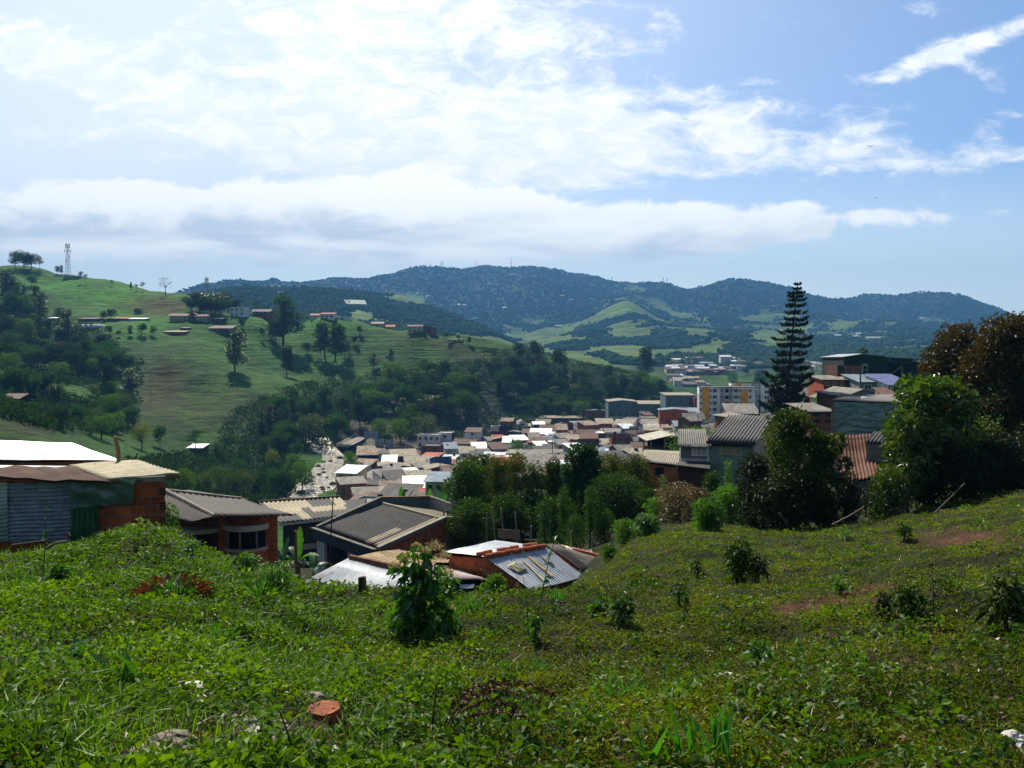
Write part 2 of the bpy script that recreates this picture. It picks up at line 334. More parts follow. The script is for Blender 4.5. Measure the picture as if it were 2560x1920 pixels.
CP = [  # photo pixel x, y and forward distance of points of the ground
 # foreground slope
 (0,1920,3),(0,1700,5),(0,1550,8),(0,1430,13),(0,1378,17),(150,1395,14),(200,1600,6.8),(350,1345,15.5),(350,1420,11.5),(350,1550,7.4),(350,1700,4.7),(350,1920,3),
 (430,1352,15.2),(500,1392,14.5),(600,1425,13.5),(690,1455,13),(770,1492,12.5),(900,1502,12.2),(1050,1502,12.3),(1250,1492,13),(1340,1474,14),(1450,1468,15),
 (700,1600,8),(700,1750,5),(700,1920,3.05),(1000,1600,8.4),(1280,1600,8.6),(1280,1700,6),(1280,1800,4.3),(1280,1920,3.05),
 (1550,1425,17.5),(1600,1370,22),(1700,1350,23),(1900,1332,26),(2100,1322,27),(2300,1283,27.5),(2450,1252,27),(2560,1237,26),
 (1600,1560,8.8),(1900,1600,7),(1900,1450,13),(1900,1370,20),(2200,1500,9.6),(2250,1400,14),(2560,1600,5.9),(2560,1400,11),(2560,1300,18),(2560,1920,2.9),(1900,1920,3),
 (2200,1920,2.95),
 # behind the lip, around the near houses
 (0,1400,22),(200,1400,22),(0,1480,40),(0,1480,80),(0,1260,140),(400,1420,22),(400,1490,40),(400,1450,80),(400,1310,150),(400,1200,220),
 (600,1540,22),(600,1520,34),(620,1440,50),(700,1410,75),(700,1340,140),(700,1275,205),
 (900,1570,22),(900,1560,30),(900,1510,38),(900,1460,50),(1000,1440,58),(1050,1400,75),(1000,1345,100),(1000,1300,150),(1000,1265,200),
 (1250,1560,22),(1250,1530,31),(1250,1440,40),(1250,1370,55),(1250,1320,80),(1250,1270,130),(1250,1220,200),
 (1450,1500,22),(1450,1470,29),(1450,1420,36),(1450,1350,50),(1500,1300,85),(1500,1250,150),(1500,1195,230),
 (1600,1330,34),(1600,1290,60),(1700,1300,45),(1700,1240,75),(1700,1215,110),(1700,1150,240),
 (1900,1300,40),(1900,1230,60),(1900,1170,90),(1900,1115,150),(1900,1065,250),(2100,1270,40),(2100,1190,60),(2100,1110,110),(2100,1050,200),(2100,985,400),
 (2300,1240,40),(2300,1160,60),(2300,1080,110),(2300,1040,180),(2300,980,400),(2560,1200,40),(2560,1120,60),(2560,1040,120),(2560,1000,250),(2560,960,500),
 # river flats and town
 (740,1262,245),(800,1200,292),(840,1158,342),(870,1118,395),(900,1240,258),(960,1130,385),(1000,1230,265),(1000,1125,388),(1130,1112,402),(1250,1072,480),(1350,1150,325),(1350,1062,500),
 (1500,1085,420),(1500,1150,300),(1500,1045,520),(1650,1062,425),(1650,1120,300),(1760,1064,312),(1850,1050,330),(1420,1040,535),(1600,1030,560),
 (650,1180,320),(560,1150,330),(500,1120,335),(300,1130,250),(130,1092,215),(0,1035,190),(0,1100,165),(150,1160,150),(60,1045,200),
 # left hill, near side
 (0,1005,270),(100,985,320),(0,950,360),(250,1030,320),(300,1085,310),(450,1062,355),(600,1085,365),(700,1085,385),(500,1000,415),(400,950,440),(250,950,400),(620,980,425),(740,1020,420),
 (500,905,455),(420,900,460),(600,935,445),(700,955,445),(780,990,440),(640,925,500),(720,945,515),(800,965,525),(900,1000,490),(950,1040,450),(860,1060,430),
 (350,850,500),(150,870,460),(0,880,430),(100,830,520),(0,800,560),(250,802,565),(350,802,572),(430,815,560),(500,806,567),(590,793,595),(660,797,620),
 (700,850,610),(560,850,540),(640,880,540),(800,880,600),(900,900,590),(950,940,560),(1050,960,540),(1050,900,600),(1150,930,570),(1150,990,500),(1050,1030,460),(1250,1030,520),(1350,1000,575),
 (800,797,655),(900,802,650),(960,816,640),(1050,829,635),(1150,853,620),(1250,880,605),(1330,915,610),(1450,945,640),(1600,950,660),(1250,950,570),(1400,970,600),
 (200,745,650),(100,700,715),(0,666,750),(100,674,735),(180,692,722),(260,707,712),(340,724,710),(420,740,702),(470,748,680),(330,770,640),(520,762,660),(560,778,640),(400,775,630),
 # behind the hill
 (0,760,900),(200,780,880),(400,800,850),(560,830,760),(700,850,760),(800,860,780),(960,880,760),(1100,905,740),(1250,930,740),
 (0,780,1300),(300,800,1200),(600,830,1100),(900,880,1000),(1200,910,1000),
 # valley floor and far town
 (1450,925,1000),(1400,900,1250),(1500,873,1600),(1600,880,1500),(1650,955,900),(1720,985,800),(1700,930,1050),(1700,902,1350),(1850,945,950),(1850,900,1350),(2000,925,950),(2000,905,1300),(2150,920,900),(2300,905,1000),(2560,890,1000),
 # far hills
 (620,740,1500),(560,735,1600),(640,722,1850),(760,722,2000),(880,735,2100),(700,770,1500),(900,790,1500),(1000,765,1950),(1030,742,2200),(1100,800,1700),(950,835,1300),(1150,850,1400),(1250,835,1800),
 (0,775,2500),(200,775,2500),(400,762,2500),(450,748,2000),
 (1300,860,1900),(1400,835,2100),(1300,800,2900),(1100,770,3200),(1200,745,3700),(900,765,3200),(1450,790,3000),(1560,768,2750),(1500,825,2200),(1600,820,2250),(1480,860,1800),(1650,840,2000),(1650,790,3000),
 (1740,802,2450),(1800,822,2100),(1800,862,1700),(1850,790,2700),(1950,800,2600),(1950,850,1900),(2050,830,2200),(2100,880,1500),(2200,830,2300),(2300,850,2000),(2450,860,2000),(2560,870,1900),(2250,800,2800),
 (770,716,4300),(680,722,4200),(600,726,4200),(500,742,4200),(850,706,4400),(960,688,4500),(1040,676,4550),(1090,668,4600),(1150,676,4600),(1200,672,4600),(1260,677,4600),(1330,674,4600),(1390,684,4550),(1450,683,4500),(1510,678,4400),(1550,686,4400),(1640,694,4300),(1720,707,4100),(1800,706,3900),(1860,712,3850),(1900,727,3750),(1960,737,3700),
 (2050,760,3500),(2130,772,3350),(2170,778,3300),(2240,754,3250),(2300,756,3200),(2360,752,3200),(2400,765,3150),(2440,782,3100),(2480,808,3000),(2560,855,2900),(1500,740,3800),(1700,760,3400),(1900,765,3300),(2100,800,3000),(2350,800,2800),
 (300,775,4300),(0,775,4300),
]
def build_tps():
    az, rr, g = [], [], []
    def add(x, y, z):
        r = math.hypot(x, y); az.append(math.atan2(x, y)); rr.append(r); g.append(z / (r + 4))
    for px, py, Y in CP:
        p = P(px, py, Y); add(*p)
    for px in range(0, 2561, 320):                       # falls away behind the far ridge
        for Y, z in ((5600, 260), (7600, 40)):
            add((px - 1280) / F * Y, Y, z)
        add((px - 1280) / F * .6, .6, -1.6); add((px - 1280) / F * 1.6, 1.6, -1.6)
    A = np.stack([np.array(az), np.log(np.array(rr)) * .28], 1); g = np.array(g); n = len(g)
    d2 = ((A[:, None] - A[None]) ** 2).sum(2); K = .5 * d2 * np.log(d2 + 1e-12) + np.eye(n) * 2e-6
    Pm = np.c_[np.ones(n), A]; S = np.zeros((n + 3, n + 3)); S[:n, :n] = K; S[:n, n:] = Pm; S[n:, :n] = Pm.T
    w = np.linalg.solve(S, np.r_[g, np.zeros(3)])
    return A, w
TA, TW = build_tps()
def ground_raw(x, y):
    x = np.atleast_1d(np.asarray(x, float)); y = np.atleast_1d(np.asarray(y, float))
    r = np.hypot(x, y); a = np.clip(np.arctan2(x, y), -.62, .62); q = np.stack([a, np.log(np.maximum(r, .3)) * .28], 1)
    out = np.empty(len(x))
    for i in range(0, len(x), 20000):
        d2 = ((q[i:i + 20000, None] - TA[None]) ** 2).sum(2)
        out[i:i + 20000] = (.5 * d2 * np.log(d2 + 1e-12)) @ TW[:-3] + TW[-3] + q[i:i + 20000] @ TW[-2:]
    return out * (r + 4)
def ground(x, y):
    """height of the ground: fitted surface plus relief at every scale"""
    x = np.atleast_1d(np.asarray(x, float)); y = np.atleast_1d(np.asarray(y, float)); r = np.hypot(x, y); z = ground_raw(x, y)
    near = np.clip((60 - r) / 40, 0, 1) * np.clip((r - .8) / 2, 0, 1)
    z = z + near * (fbm(x, y, 2.2, 3, 3) * .48 + fbm(x, y, .55, 2, 9) * .17)
    hill = np.clip((r - 270) / 120, 0, 1) * np.clip((1500 - r) / 500, 0, 1)
    town = np.exp(-((x - 20) / 130.) ** 2 - ((y - 350) / 130.) ** 2) * (x > -120)
    town = town + np.exp(-((x + 78) / 55.) ** 2 - ((y - 310) / 115.) ** 2)
    z = z + hill * (1 - np.clip(town * 1.6, 0, 1)) * (fbm(x, y, 120, 2, 27) * 13 + fbm(x, y, 55, 4, 21) * 8 + fbm(x, y, 13, 3, 23) * 2.2)
    far = np.clip((r - 1300) / 900, 0, 1)
    z = z + far * (fbm(x, y, 800, 3, 41, True) * 150 + fbm(x, y, 330, 4, 44, True) * 75 - 52 + fbm(x, y, 110, 3, 47) * 22) * np.clip((r - 600) / 3800, .12, .85)
    return z
def gz(x, y): return float(ground(x, y)[0])
_HR = np.exp(np.linspace(math.log(2.0), math.log(6000), 900))
_HC = {}
def hit(px, py, ymin=0.0, ymax=1e9):
    """first point of the ground seen at a photo pixel between two distances; the crest there if the pixel clears it"""
    key = round(px)
    if key not in _HC:
        rx, _ = ray(px, py); _HC[key] = ground(rx * _HR, _HR)
    rx, rz = ray(px, py); g = _HC[key]; ok = (_HR >= ymin) & (_HR <= ymax); below = (rz * _HR <= g) & ok
    if below.any(): i = int(np.argmax(below))
    else: i = int(np.argmax(np.where(ok, g / _HR - rz, -9)))
    Y = _HR[i]
    if below.any() and i > 0 and _HR[i - 1] >= ymin:
        u = rz * _HR[i - 1] - g[i - 1]; v = rz * _HR[i] - g[i]; t = u / (u - v) if u != v else 1; Y = _HR[i - 1] + (_HR[i] - _HR[i - 1]) * min(max(t, 0), 1)
    return Vector((rx * Y, Y, gz(rx * Y, Y)))

def terr_mat(name, sc, bumps, terr=None):
    m = bpy.data.materials.new(name); m.use_nodes = True; nt = m.node_tree; N = nt.nodes; L = nt.links; b = N['Principled BSDF']
    b.inputs['Roughness'].default_value = .95; b.inputs['Specular IOR Level'].default_value = .1
    at = N.new('ShaderNodeAttribute'); at.attribute_name = 'col'; tc = N.new('ShaderNodeTexCoord'); prev = at.outputs['Color']
    for s, lo, hi in sc:
        no = N.new('ShaderNodeTexNoise'); no.inputs['Scale'].default_value = s; no.inputs['Detail'].default_value = 5; no.inputs['Roughness'].default_value = .65; L.new(tc.outputs['Object'], no.inputs['Vector'])
        mr = N.new('ShaderNodeMapRange'); L.new(no.outputs['Fac'], mr.inputs[0]); mr.inputs[1].default_value = .32; mr.inputs[2].default_value = .68; mr.inputs[3].default_value = lo; mr.inputs[4].default_value = hi
        mx = N.new('ShaderNodeMix'); mx.data_type = 'RGBA'; mx.blend_type = 'MULTIPLY'; mx.inputs[0].default_value = 1; L.new(prev, mx.inputs[6]); L.new(mr.outputs[0], mx.inputs[7]); prev = mx.outputs[2]
    L.new(prev, b.inputs['Base Color']); nrm = None
    for s, d in bumps:
        no = N.new('ShaderNodeTexNoise'); no.inputs['Scale'].default_value = s; no.inputs['Detail'].default_value = 6; L.new(tc.outputs['Object'], no.inputs['Vector'])
        bp = N.new('ShaderNodeBump'); bp.inputs['Distance'].default_value = d; L.new(no.outputs['Fac'], bp.inputs['Height'])
        if nrm is not None: L.new(nrm, bp.inputs['Normal'])
        nrm = bp.outputs[0]
    if terr:                                              # trodden terraces along the contour lines
        mp = N.new('ShaderNodeMapping'); L.new(tc.outputs['Object'], mp.inputs[0]); mp.inputs['Scale'].default_value = (.035, .035, terr[0])
        no = N.new('ShaderNodeTexNoise'); no.inputs['Scale'].default_value = 1; no.inputs['Detail'].default_value = 4; L.new(mp.outputs[0], no.inputs['Vector'])
        bp = N.new('ShaderNodeBump'); bp.inputs['Distance'].default_value = terr[1]; L.new(no.outputs['Fac'], bp.inputs['Height']); L.new(nrm, bp.inputs['Normal']); nrm = bp.outputs[0]
    L.new(nrm, b.inputs['Normal'])
    return m
def gauss(px, py, lst):
    t = np.zeros_like(px)
    for (a, b, rx, ry, ang, amp) in lst:
        c, s = math.cos(math.radians(ang)), math.sin(math.radians(ang)); dx, dy = px - a, py - b
        t = t + amp * np.exp(-((dx * c - dy * s) / rx) ** 2 - ((dx * s + dy * c) / ry) ** 2)
    return t
DIRT = [(2440,1345,190,26,0,1.1),(2110,1490,170,22,6,.9),(1990,1530,120,22,10,.9),(2200,1470,90,14,0,.6),(1640,1445,80,14,8,.7),(2090,1565,30,8,0,.7),(2330,1590,60,12,0,.7),(2480,1600,70,12,0,.6),(560,1870,260,40,0,.9),
        (780,1900,160,40,0,.6),(2180,1790,120,20,0,.6),(2420,1790,90,24,0,.6),(1700,1880,80,20,0,.35),(900,1750,160,24,0,.35),(1250,1880,160,30,0,.4),(1480,1590,120,12,0,.35),(330,1890,120,30,0,.5),(1480,1560,90,12,0,.3),(60,1390,50,12,0,.4)]
CLEAR = [(812,1812,70,34,0,1.8),(480,1722,46,12,0,1.4),(440,1868,100,34,0,1.8),(650,1842,110,34,0,1.6),(370,1896,90,22,0,1.5),(800,1896,80,30,0,1.6),(1822,1695,46,9,0,1.4),(2216,1676,20,12,0,1.3),(2508,1606,24,9,0,1.2),(400,1908,110,14,0,1.2),(790,1755,40,14,0,1.2),(2540,1856,36,22,0,1.2)]
def land(x, y, z, r):
    """base colour of the ground by land cover; also the forest share"""
    px, py = proj(x, y, z); n = len(x); C = np.zeros((n, 3)); fo = np.zeros(n)
    f1 = fbm(x, y, 1.3, 4, 5); f2 = fbm(x, y, .3, 3, 6)
    # near ground: dark soil under the plants, reddish where bare
    d = np.clip(gauss(px, py, CLEAR) * .5 + gauss(px, py, DIRT) * 1.2 + f1 * 1.5 + f2 * 1.5 - .38, 0, 1)[:, None]
    C = np.array([.020, .026, .008]) * (1 - d) + np.array([.085, .040, .022]) * d
    # hillside
    h = (np.clip((r - 90) / 40, 0, 1))[:, None]
    g1 = fbm(x, y, 90, 5, 15)[:, None]; g2 = fbm(x, y, 22, 4, 16)[:, None]
    past = np.array([.020, .084, .001]) * (1 + 1.2 * g1 + .9 * g2)
    warm = np.clip(gauss(px, py, [(560,1030,230,70,0,.65),(430,930,60,50,0,.45),(400,765,90,24,0,1.2),(400,960,50,60,20,.8),(1130,870,120,22,-18,.8),(1000,850,60,20,-18,.4),(60,1060,110,40,0,.8),(330,1010,60,40,0,.5),(1250,885,60,20,0,.4)]) + g1[:, 0] * .4, 0, 1)[:, None]
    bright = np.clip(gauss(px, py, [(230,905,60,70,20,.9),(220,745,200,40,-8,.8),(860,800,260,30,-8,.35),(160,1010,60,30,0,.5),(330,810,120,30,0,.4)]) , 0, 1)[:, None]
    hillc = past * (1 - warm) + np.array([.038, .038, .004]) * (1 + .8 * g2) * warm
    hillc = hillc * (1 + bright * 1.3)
    wood = np.clip(gauss(px, py, [(1050,1030,300,60,-5,1.2),(1350,960,300,60,0,1.3),(100,860,170,70,0,1.),(230,920,110,40,0,.8),(300,1000,60,90,0,.5),(700,1080,130,60,0,1.),(520,1210,220,70,0,1.),(60,1010,120,40,0,.6),(180,1050,120,40,0,.6),(850,1060,120,60,0,1.),(600,700,120,50,0,.8)]), 0, 1)[:, None]
    hillc = hillc * (1 - wood) + np.array([.016, .032, .010]) * wood
    # town ground: grey-brown yards
    tw = np.clip(1.4 * np.exp(-((x - 25) / 120.) ** 4 - ((y - 350) / 165.) ** 4) * np.clip((px - 830) / 60, 0, 1) * (r > 150) - .2, 0, 1)[:, None] * (r < 620)[:, None]
    hillc = hillc * (1 - tw) + np.array([.12, .10, .085]) * (1 + g2) * tw
    C = C * (1 - h) + hillc * h
    # far hills: forest and pasture
    q = np.clip((r - 900) / 300, 0, 1)
    pas = gauss(px, py, [(1580,835,80,36,-12,.9),(1560,775,40,18,0,.6),(1760,850,100,34,-25,.9),(1740,800,60,12,-20,.5),(1300,705,70,22,10,.6),(1500,870,160,16,-8,1.),(1080,770,150,26,-14,.6),(1020,742,70,14,0,.6),(930,800,90,40,0,.6),(1180,850,100,14,-10,.7),
                         (1400,885,160,14,-12,.9),(650,728,60,10,0,.7),(1900,850,90,40,-20,.5),(2050,860,120,40,0,.4),(2250,870,150,30,0,.5),(880,760,30,14,0,.5),(880,790,40,14,0,.4),(1700,880,120,16,0,.7),(1340,800,80,20,0,.35),(1720,970,90,26,0,.9),(1830,960,60,26,0,.8),(1950,830,60,20,0,.4)])
    pas = pas + fbm(x, y, 300, 5, 61) * 1.9 + fbm(x, y, 60, 3, 62) * .9 - .30 - np.clip((720 - py) / 60, 0, 1) * .5 - np.clip((760 - py) / 60, 0, 1) * (px > 1960) * .7
    pm = np.clip(pas * 4, 0, 1)
    red = (np.clip(fbm(x, y, 260, 4, 71) * 3 - .55, 0, 1) * .6)[:, None]
    farc = np.array([.018, .034, .016]) * (1 - pm[:, None]) + (np.array([.078, .125, .012]) * (1 - red) + np.array([.13, .085, .055]) * red) * (1 + .7 * fbm(x, y, 60, 3, 72)[:, None]) * pm[:, None]
    C = C * (1 - q[:, None]) + farc * q[:, None]
    fo = np.where(r > 1000, 1 - pm, wood[:, 0])
    return np.clip(C, .004, .6), fo
def build_ground():
    deg = math.radians
    azs = np.r_[np.linspace(-math.pi, deg(-42), 34)[:-1], np.linspace(deg(-42), deg(42), 400), np.linspace(deg(42), math.pi, 34)[1:]]
    def sheet(name, r0, r1, step, m, thin=1):
        rs = np.exp(np.arange(math.log(r0), math.log(r1) + step * .5, step)); rs[-1] = r1
        A, R = np.meshgrid(azs, rs); x = (R * np.sin(A)).ravel(); y = (R * np.cos(A)).ravel(); z = ground(x, y); r = R.ravel()
        nA, nR = len(azs), len(rs); i = np.arange((nR - 1) * (nA - 1)); a = (i // (nA - 1)) * nA + i % (nA - 1)
        Fa = np.stack([a, a + 1, a + nA + 1, a + nA], 1)[:, ::-1]
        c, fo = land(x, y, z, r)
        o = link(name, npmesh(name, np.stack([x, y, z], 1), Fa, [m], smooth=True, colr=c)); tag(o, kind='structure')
        return np.stack([x, y, z], 1), fo
    gm = terr_mat('near_ground_soil', [(1.2, .6, 1.3), (9, .6, 1.35)], [(3, .12), (25, .05)])
    hm = terr_mat('hillside_pasture', [(.02, .7, 1.25), (.16, .6, 1.35), (.9, .7, 1.25)], [(.25, 1.3), (1.2, .5)], (.55, 2.3))
    mm = terr_mat('mountain_cover', [(.004, .75, 1.2), (.03, .6, 1.3)], [(.012, 22.), (.05, 7.)])
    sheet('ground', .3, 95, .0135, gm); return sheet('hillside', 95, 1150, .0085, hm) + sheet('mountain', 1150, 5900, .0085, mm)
HILL, HILL_FO, MTN, MTN_FO = build_ground()
# ---------------------------------------------------------------- near buildings
BRICK = brick_mat('hollow_brick', '#BE5F31', '#8E4526', '#85786A', w=.29, h=.21, mo=.013)
BRICK_V = brick_mat('upright_brick', '#BC5F34', '#97492A', '#998E80', w=.22, h=.33, mo=.014)
BRICK_F = brick_mat('town_brick', '#96543A', '#7A4432', '#7D7268', w=.5, h=.3, mo=.02)
CONC = mat('raw_concrete', '#8B857A', var=.35, scale=1.5, bump=.01, bscale=12)
DARK = mat('dark_interior', '#15171A', var=.3, rough=.95, spec=.1)
GLASS = mat('window_glass', '#1B2328', rough=.12, spec=.6, var=.3)
WHITEP = mat('white_plaster', '#CFCCC4', var=.22, scale=.8, col2='#A9A59B')
CREAMP = mat('cream_plaster', '#C5B998', var=.2, scale=.8)
WOODM = mat('weathered_timber', '#7A5E43', var=.45, scale=2, stretch=(6, 6, .6), bump=.01)
FRAME_W = mat('white_window_frame', '#D8D8D4', var=.1, rough=.5)
FIB_D = corr_mat('dark_fibre_cement', '#4A4643', col2='#302E2D', pitch=.177, amp=.0)
PALE_S = corr_mat('pale_new_sheet', '#B0A488', col2='#968B72', pitch=.177, amp=0)
FIB_P = corr_mat('patched_fibre_cement', '#57524D', col2='#423E3B', pitch=.177, amp=.0, patch='#A79C86', sheet=(.9, 1.5))
TIN_W = corr_mat('bright_zinc', '#C9CDD2', col2='#A8ADB3', pitch=.08, amp=0, metal=.25, rough=.42, spec=.5, sheet=(.8, 3))
TIN_R = mat('rusty_zinc', '#5E3026', col2='#33201C', scale=1.2, coord='UV', stretch=(.5, 3, 1), rough=.8, detail=7)
CREAM_F = corr_mat('cream_fibre_cement', '#C8BD9C', col2='#A89C7E', pitch=.2, amp=0, sheet=(5, 2.4))
def solid(o, th=.012):
    md = o.modifiers.new('thickness', 'SOLIDIFY'); md.thickness = th; md.offset = -1
    return o
def corr(mb, A, B, C, D, pitch=.18, amp=.024, m=0, rows=5, sag=.012, seed=0, shape='sin', per=6, mf=None):
    """corrugated sheet A-B-C-D whose waves follow one another along A-B and run along A-D"""
    A, B, C, D = map(Vector, (A, B, C, D)); rnd = random.Random(seed)
    n = max(2, int(max((B - A).length, (C - D).length) / pitch * per)); nor = (B - A).cross(D - A).normalized()
    if nor.z < 0: nor = -nor
    base = len(mb.v); jr = [rnd.uniform(-1, 1) * sag for _ in range(rows + 1)]
    L = max((B - A).length, (C - D).length)
    for j in range(rows + 1):
        t = j / rows
        for i in range(n + 1):
            u = i / n; p = A.lerp(B, u).lerp(D.lerp(C, u), t); w = math.sin(u * L / pitch * 2 * math.pi)
            if shape == 'trap': w = max(-1, min(1, w * 2.2))
            mb.v.append(p + nor * (amp * w + jr[j] + sag * math.sin(u * 9 + j)))
    for j in range(rows):
        for i in range(n):
            mb.f.append([base + j * (n + 1) + i, base + j * (n + 1) + i + 1, base + (j + 1) * (n + 1) + i + 1, base + (j + 1) * (n + 1) + i]); mb.m.append(m if mf is None else mf((i + .5) / n, (j + .5) / rows))
def vpl(px, py, a, b, off=0.0):
    """point of the upright plane through a-b seen at a pixel; off moves the plane towards the viewer"""
    a, b = Vector((a[0], a[1])), Vector((b[0], b[1])); d = (b - a).normalized(); n = Vector((-d.y, d.x))
    if n.y > 0: n = -n
    a = a + n * off; rx, rz = ray(px, py); den = rx * n.x + n.y; Y = a.dot(n) / den
    return Vector((rx * Y, Y, rz * Y))
def win(mb_frame, mb_glass, c, w, h, rz, depth=.08, bars=1):
    """window seen along -Y of its own frame: frame and mullions proud of a pane"""
    R = Matrix.Rotation(rz, 3, 'Z'); c = Vector(c)
    def bx(mb, x, z, sx, sz, d0, d1):
        mb.box(c + R @ Vector((x, (d0 + d1) / 2, z)), sx, abs(d1 - d0), sz, rz)
    t = min(.07, w * .08)
    bx(mb_glass, 0, 0, w - t, h - t, -.01, .03)
    bx(mb_frame, -w / 2, 0, t, h + t, -depth, .03); bx(mb_frame, w / 2, 0, t, h + t, -depth, .03)
    bx(mb_frame, 0, h / 2, w - t, t, -depth, .03); bx(mb_frame, 0, -h / 2, w - t, t, -depth, .03)
    for k in range(1, bars + 1): bx(mb_frame, -w / 2 + w * k / (bars + 1), 0, t * .8, h - t, -depth * .8, -.012)
def add_window(parent, c, w, h, rz, frame, glass=None, bars=1, label=None):
    f, g = MB(), MB(); win(f, g, c, w, h, rz, bars=bars)
    fo = f.build('window', frame, parent); g.build('pane', glass or GLASS, None); po = COL.objects[-1]
    adopt(po, fo)
    if label: fo['label'] = label
    return fo

# --- the patched shed on the left
def left_shed():
    a = P(412, 1250, 18.0); d = Vector((-math.cos(math.radians(19)), -math.sin(math.radians(19)), 0)); b = a + d * 6
    W = lambda px, py, off=0.: vpl(px, py, a, b, off)
    back = Vector((-.62, .85, -.18)) * 3.2
    t = empty('brick_shed', (a.x - 2, a.y, -4.6), 'brick shed patched with grey corrugated sheets and green plastic under a cream roof', 'shed')
    mb = MB(); tl, tr = W(-60, 1206), W(412, 1192)
    mb.vprism([tl, tr, tr + back, tl + back], -5.6, top=False); mb.build('wall', BRICK, t)
    m = MB(); z = tr.z - .02
    p0, p1 = W(340, 1196, .004), W(413, 1192, .004)
    m.slab([W(340, 1206, .01), W(413, 1203, .01), W(413, 1190, .01), W(340, 1194, .01)], .05); m.build('ring_beam', CONC, t)
    GREYS = corr_mat('grey_corrugated_zinc', '#9AA3AE', col2='#6F7884', pitch=.08, amp=0, metal=.35, rough=.4, spec=.5, sheet=(9, .85))
    GREENS = mat('green_corrugated_plastic', '#3E6B45', col2='#29472F', rough=.35, spec=.5, scale=1.5, transl=.15, tcol=(.6, 1.2, .7))
    s = MB(); corr(s, W(176, 1352, .06), W(176, 1202, .06), W(16, 1208, .06), W(10, 1356, .06), .09, .022, seed=2, rows=8, sag=.02)
    o = s.build('siding', GREYS, t, smooth=True); o['label'] = 'grey corrugated zinc siding laid level'
    s = MB(); corr(s, W(20, 1352, .10), W(19, 1280, .10), W(-60, 1290, .10), W(-60, 1362, .10), .09, .022, seed=4); corr(s, W(19, 1286, .12), W(18, 1207, .12), W(-60, 1207, .12), W(-60, 1292, .12), .09, .022, seed=5)
    o = s.build('siding', mat('pale_green_zinc', '#A8B5A6', col2='#7C8A80', rough=.45, scale=1), t, smooth=True); o['label'] = 'pale corrugated sheets at the left end'
    s = MB(); corr(s, W(175, 1352, .13), W(246, 1342, .13), W(246, 1262, .13), W(178, 1268, .13), .11, .025, seed=6)
    o = s.build('siding', GREENS, t, smooth=True); o['label'] = 'upright green corrugated plastic panel'
    # plastic sheet: a sagging crumpled membrane
    q = [W(179, 1270, .12), W(335, 1258, .12), W(341, 1196, .12), W(179, 1200, .12)]; nx, nz = 26, 12; V, Fc = [], []
    for j in range(nz + 1):
        for i in range(nx + 1):
            u, v = i / nx, j / nz; p = q[0].lerp(q[1], u).lerp(q[3].lerp(q[2], u), v)
            w = float(fbm(np.array([u * 5.]), np.array([v * 3. + u * 2]), 1., 3, 77)[0]); V.append(p + Vector((-.3, -1, 0)) * (.10 * w + .03))
    for j in range(nz):
        for i in range(nx): k = j * (nx + 1) + i; Fc.append([k, k + 1, k + nx + 2, k + nx + 1])
    pm = mat('grey_green_plastic', '#4D6A5E', col2='#3A5248', rough=.22, spec=.7, scale=1.2, transl=.12, tcol=(.7, 1., .9))
    o = link('plastic_sheet', npmesh('plastic_sheet', [tuple(v) for v in V], Fc, [pm], smooth=True)); adopt(o, t)
    for py in (1228, 1264, 1301, 1337):                      # pierced ventilation blocks near the corner
        v = MB(); c = W(406.5, py, .015); rz = math.atan2(d.y, d.x) + math.pi
        v.box(c, .13, .06, .21, rz, m=0); cc = c + Vector((d.y, -d.x, 0)) * -.04
        for i in (-1, 0, 1):
            for k in (-1, 0, 1):
                if i in (-1, 1): v.box(c + Vector((-d.y, d.x, 0)) * -.036 * -1 + Vector((d.x, d.y, 0)) * .032 * i + Vector((0, 0, .062 * k)), .04, .02, .045, rz, m=1)
        v.build('vent_block', [mat('vent_clay', '#9A6A52', var=.3), DARK], t)
    # cream roof
    A, B, C, D = P(268, 1199, 17.45), P(449, 1184, 18.35), P(343, 1151, 21.2), P(172, 1163, 20.4)
    s = MB(); corr(s, B, C, D, A, .34, .04, rows=9, sag=.006, seed=1); o = solid(s.build('roof', CREAM_F, t, smooth=True), .02); o['label'] = 'cream corrugated roof'
    fs = MB(); fs.tube([A.lerp(B, .02) - Vector((0, 0, .07)), B - Vector((0, 0, .07))], .05, 6); fs.build('eave_batten', WOODM, t)
    # rusty roof sheets
    RA, RB, RC, RD = P(-70, 1192, 16.6), P(276, 1206, 17.1), P(186, 1166, 20.3), P(-70, 1170, 20.0)
    for k in range(1):
        s = MB(); corr(s, RB, RC, RD, RA, .16, .03, rows=10, sag=.02, seed=9); o = solid(s.build('roof', TIN_R, t, smooth=True)); o['label'] = 'rusty corrugated roof sheets'
    s = MB(); s.slab([P(-70, 1170, 19.8), P(182, 1170, 20.1), P(176, 1165, 20.4), P(-70, 1162, 20.2)], .03); o = s.build('flashing', TIN_W, t); o['label'] = 'bare bright strip along the top of the rusty roof'
    # shed behind with the white roof
    h = empty('tin_roof_shed', P(120, 1150, 23.0), 'low shed with gleaming white tin roof behind the rusty roof', 'shed')
    A, B, C, D = P(-90, 1147, 20.6), P(300, 1151, 21.6), P(180, 1108, 27.5), P(-90, 1098, 26.5)
    s = MB(); corr(s, B, C, D, A, .32, .02, rows=8, sag=.01, seed=3, shape='trap', per=8); solid(s.build('roof', TIN_W, h, smooth=False), .015)
    w = MB(); dz = Vector((0, 0, -.09)); n = [A + Vector((.1, .12, 0)) + dz, B.lerp(A, .06) + Vector((0, .12, 0)) + dz, C.lerp(D, .08) + dz, D + dz]
    w.vprism(n, -5.5, top=False); w.build('wall', WOODM, h)
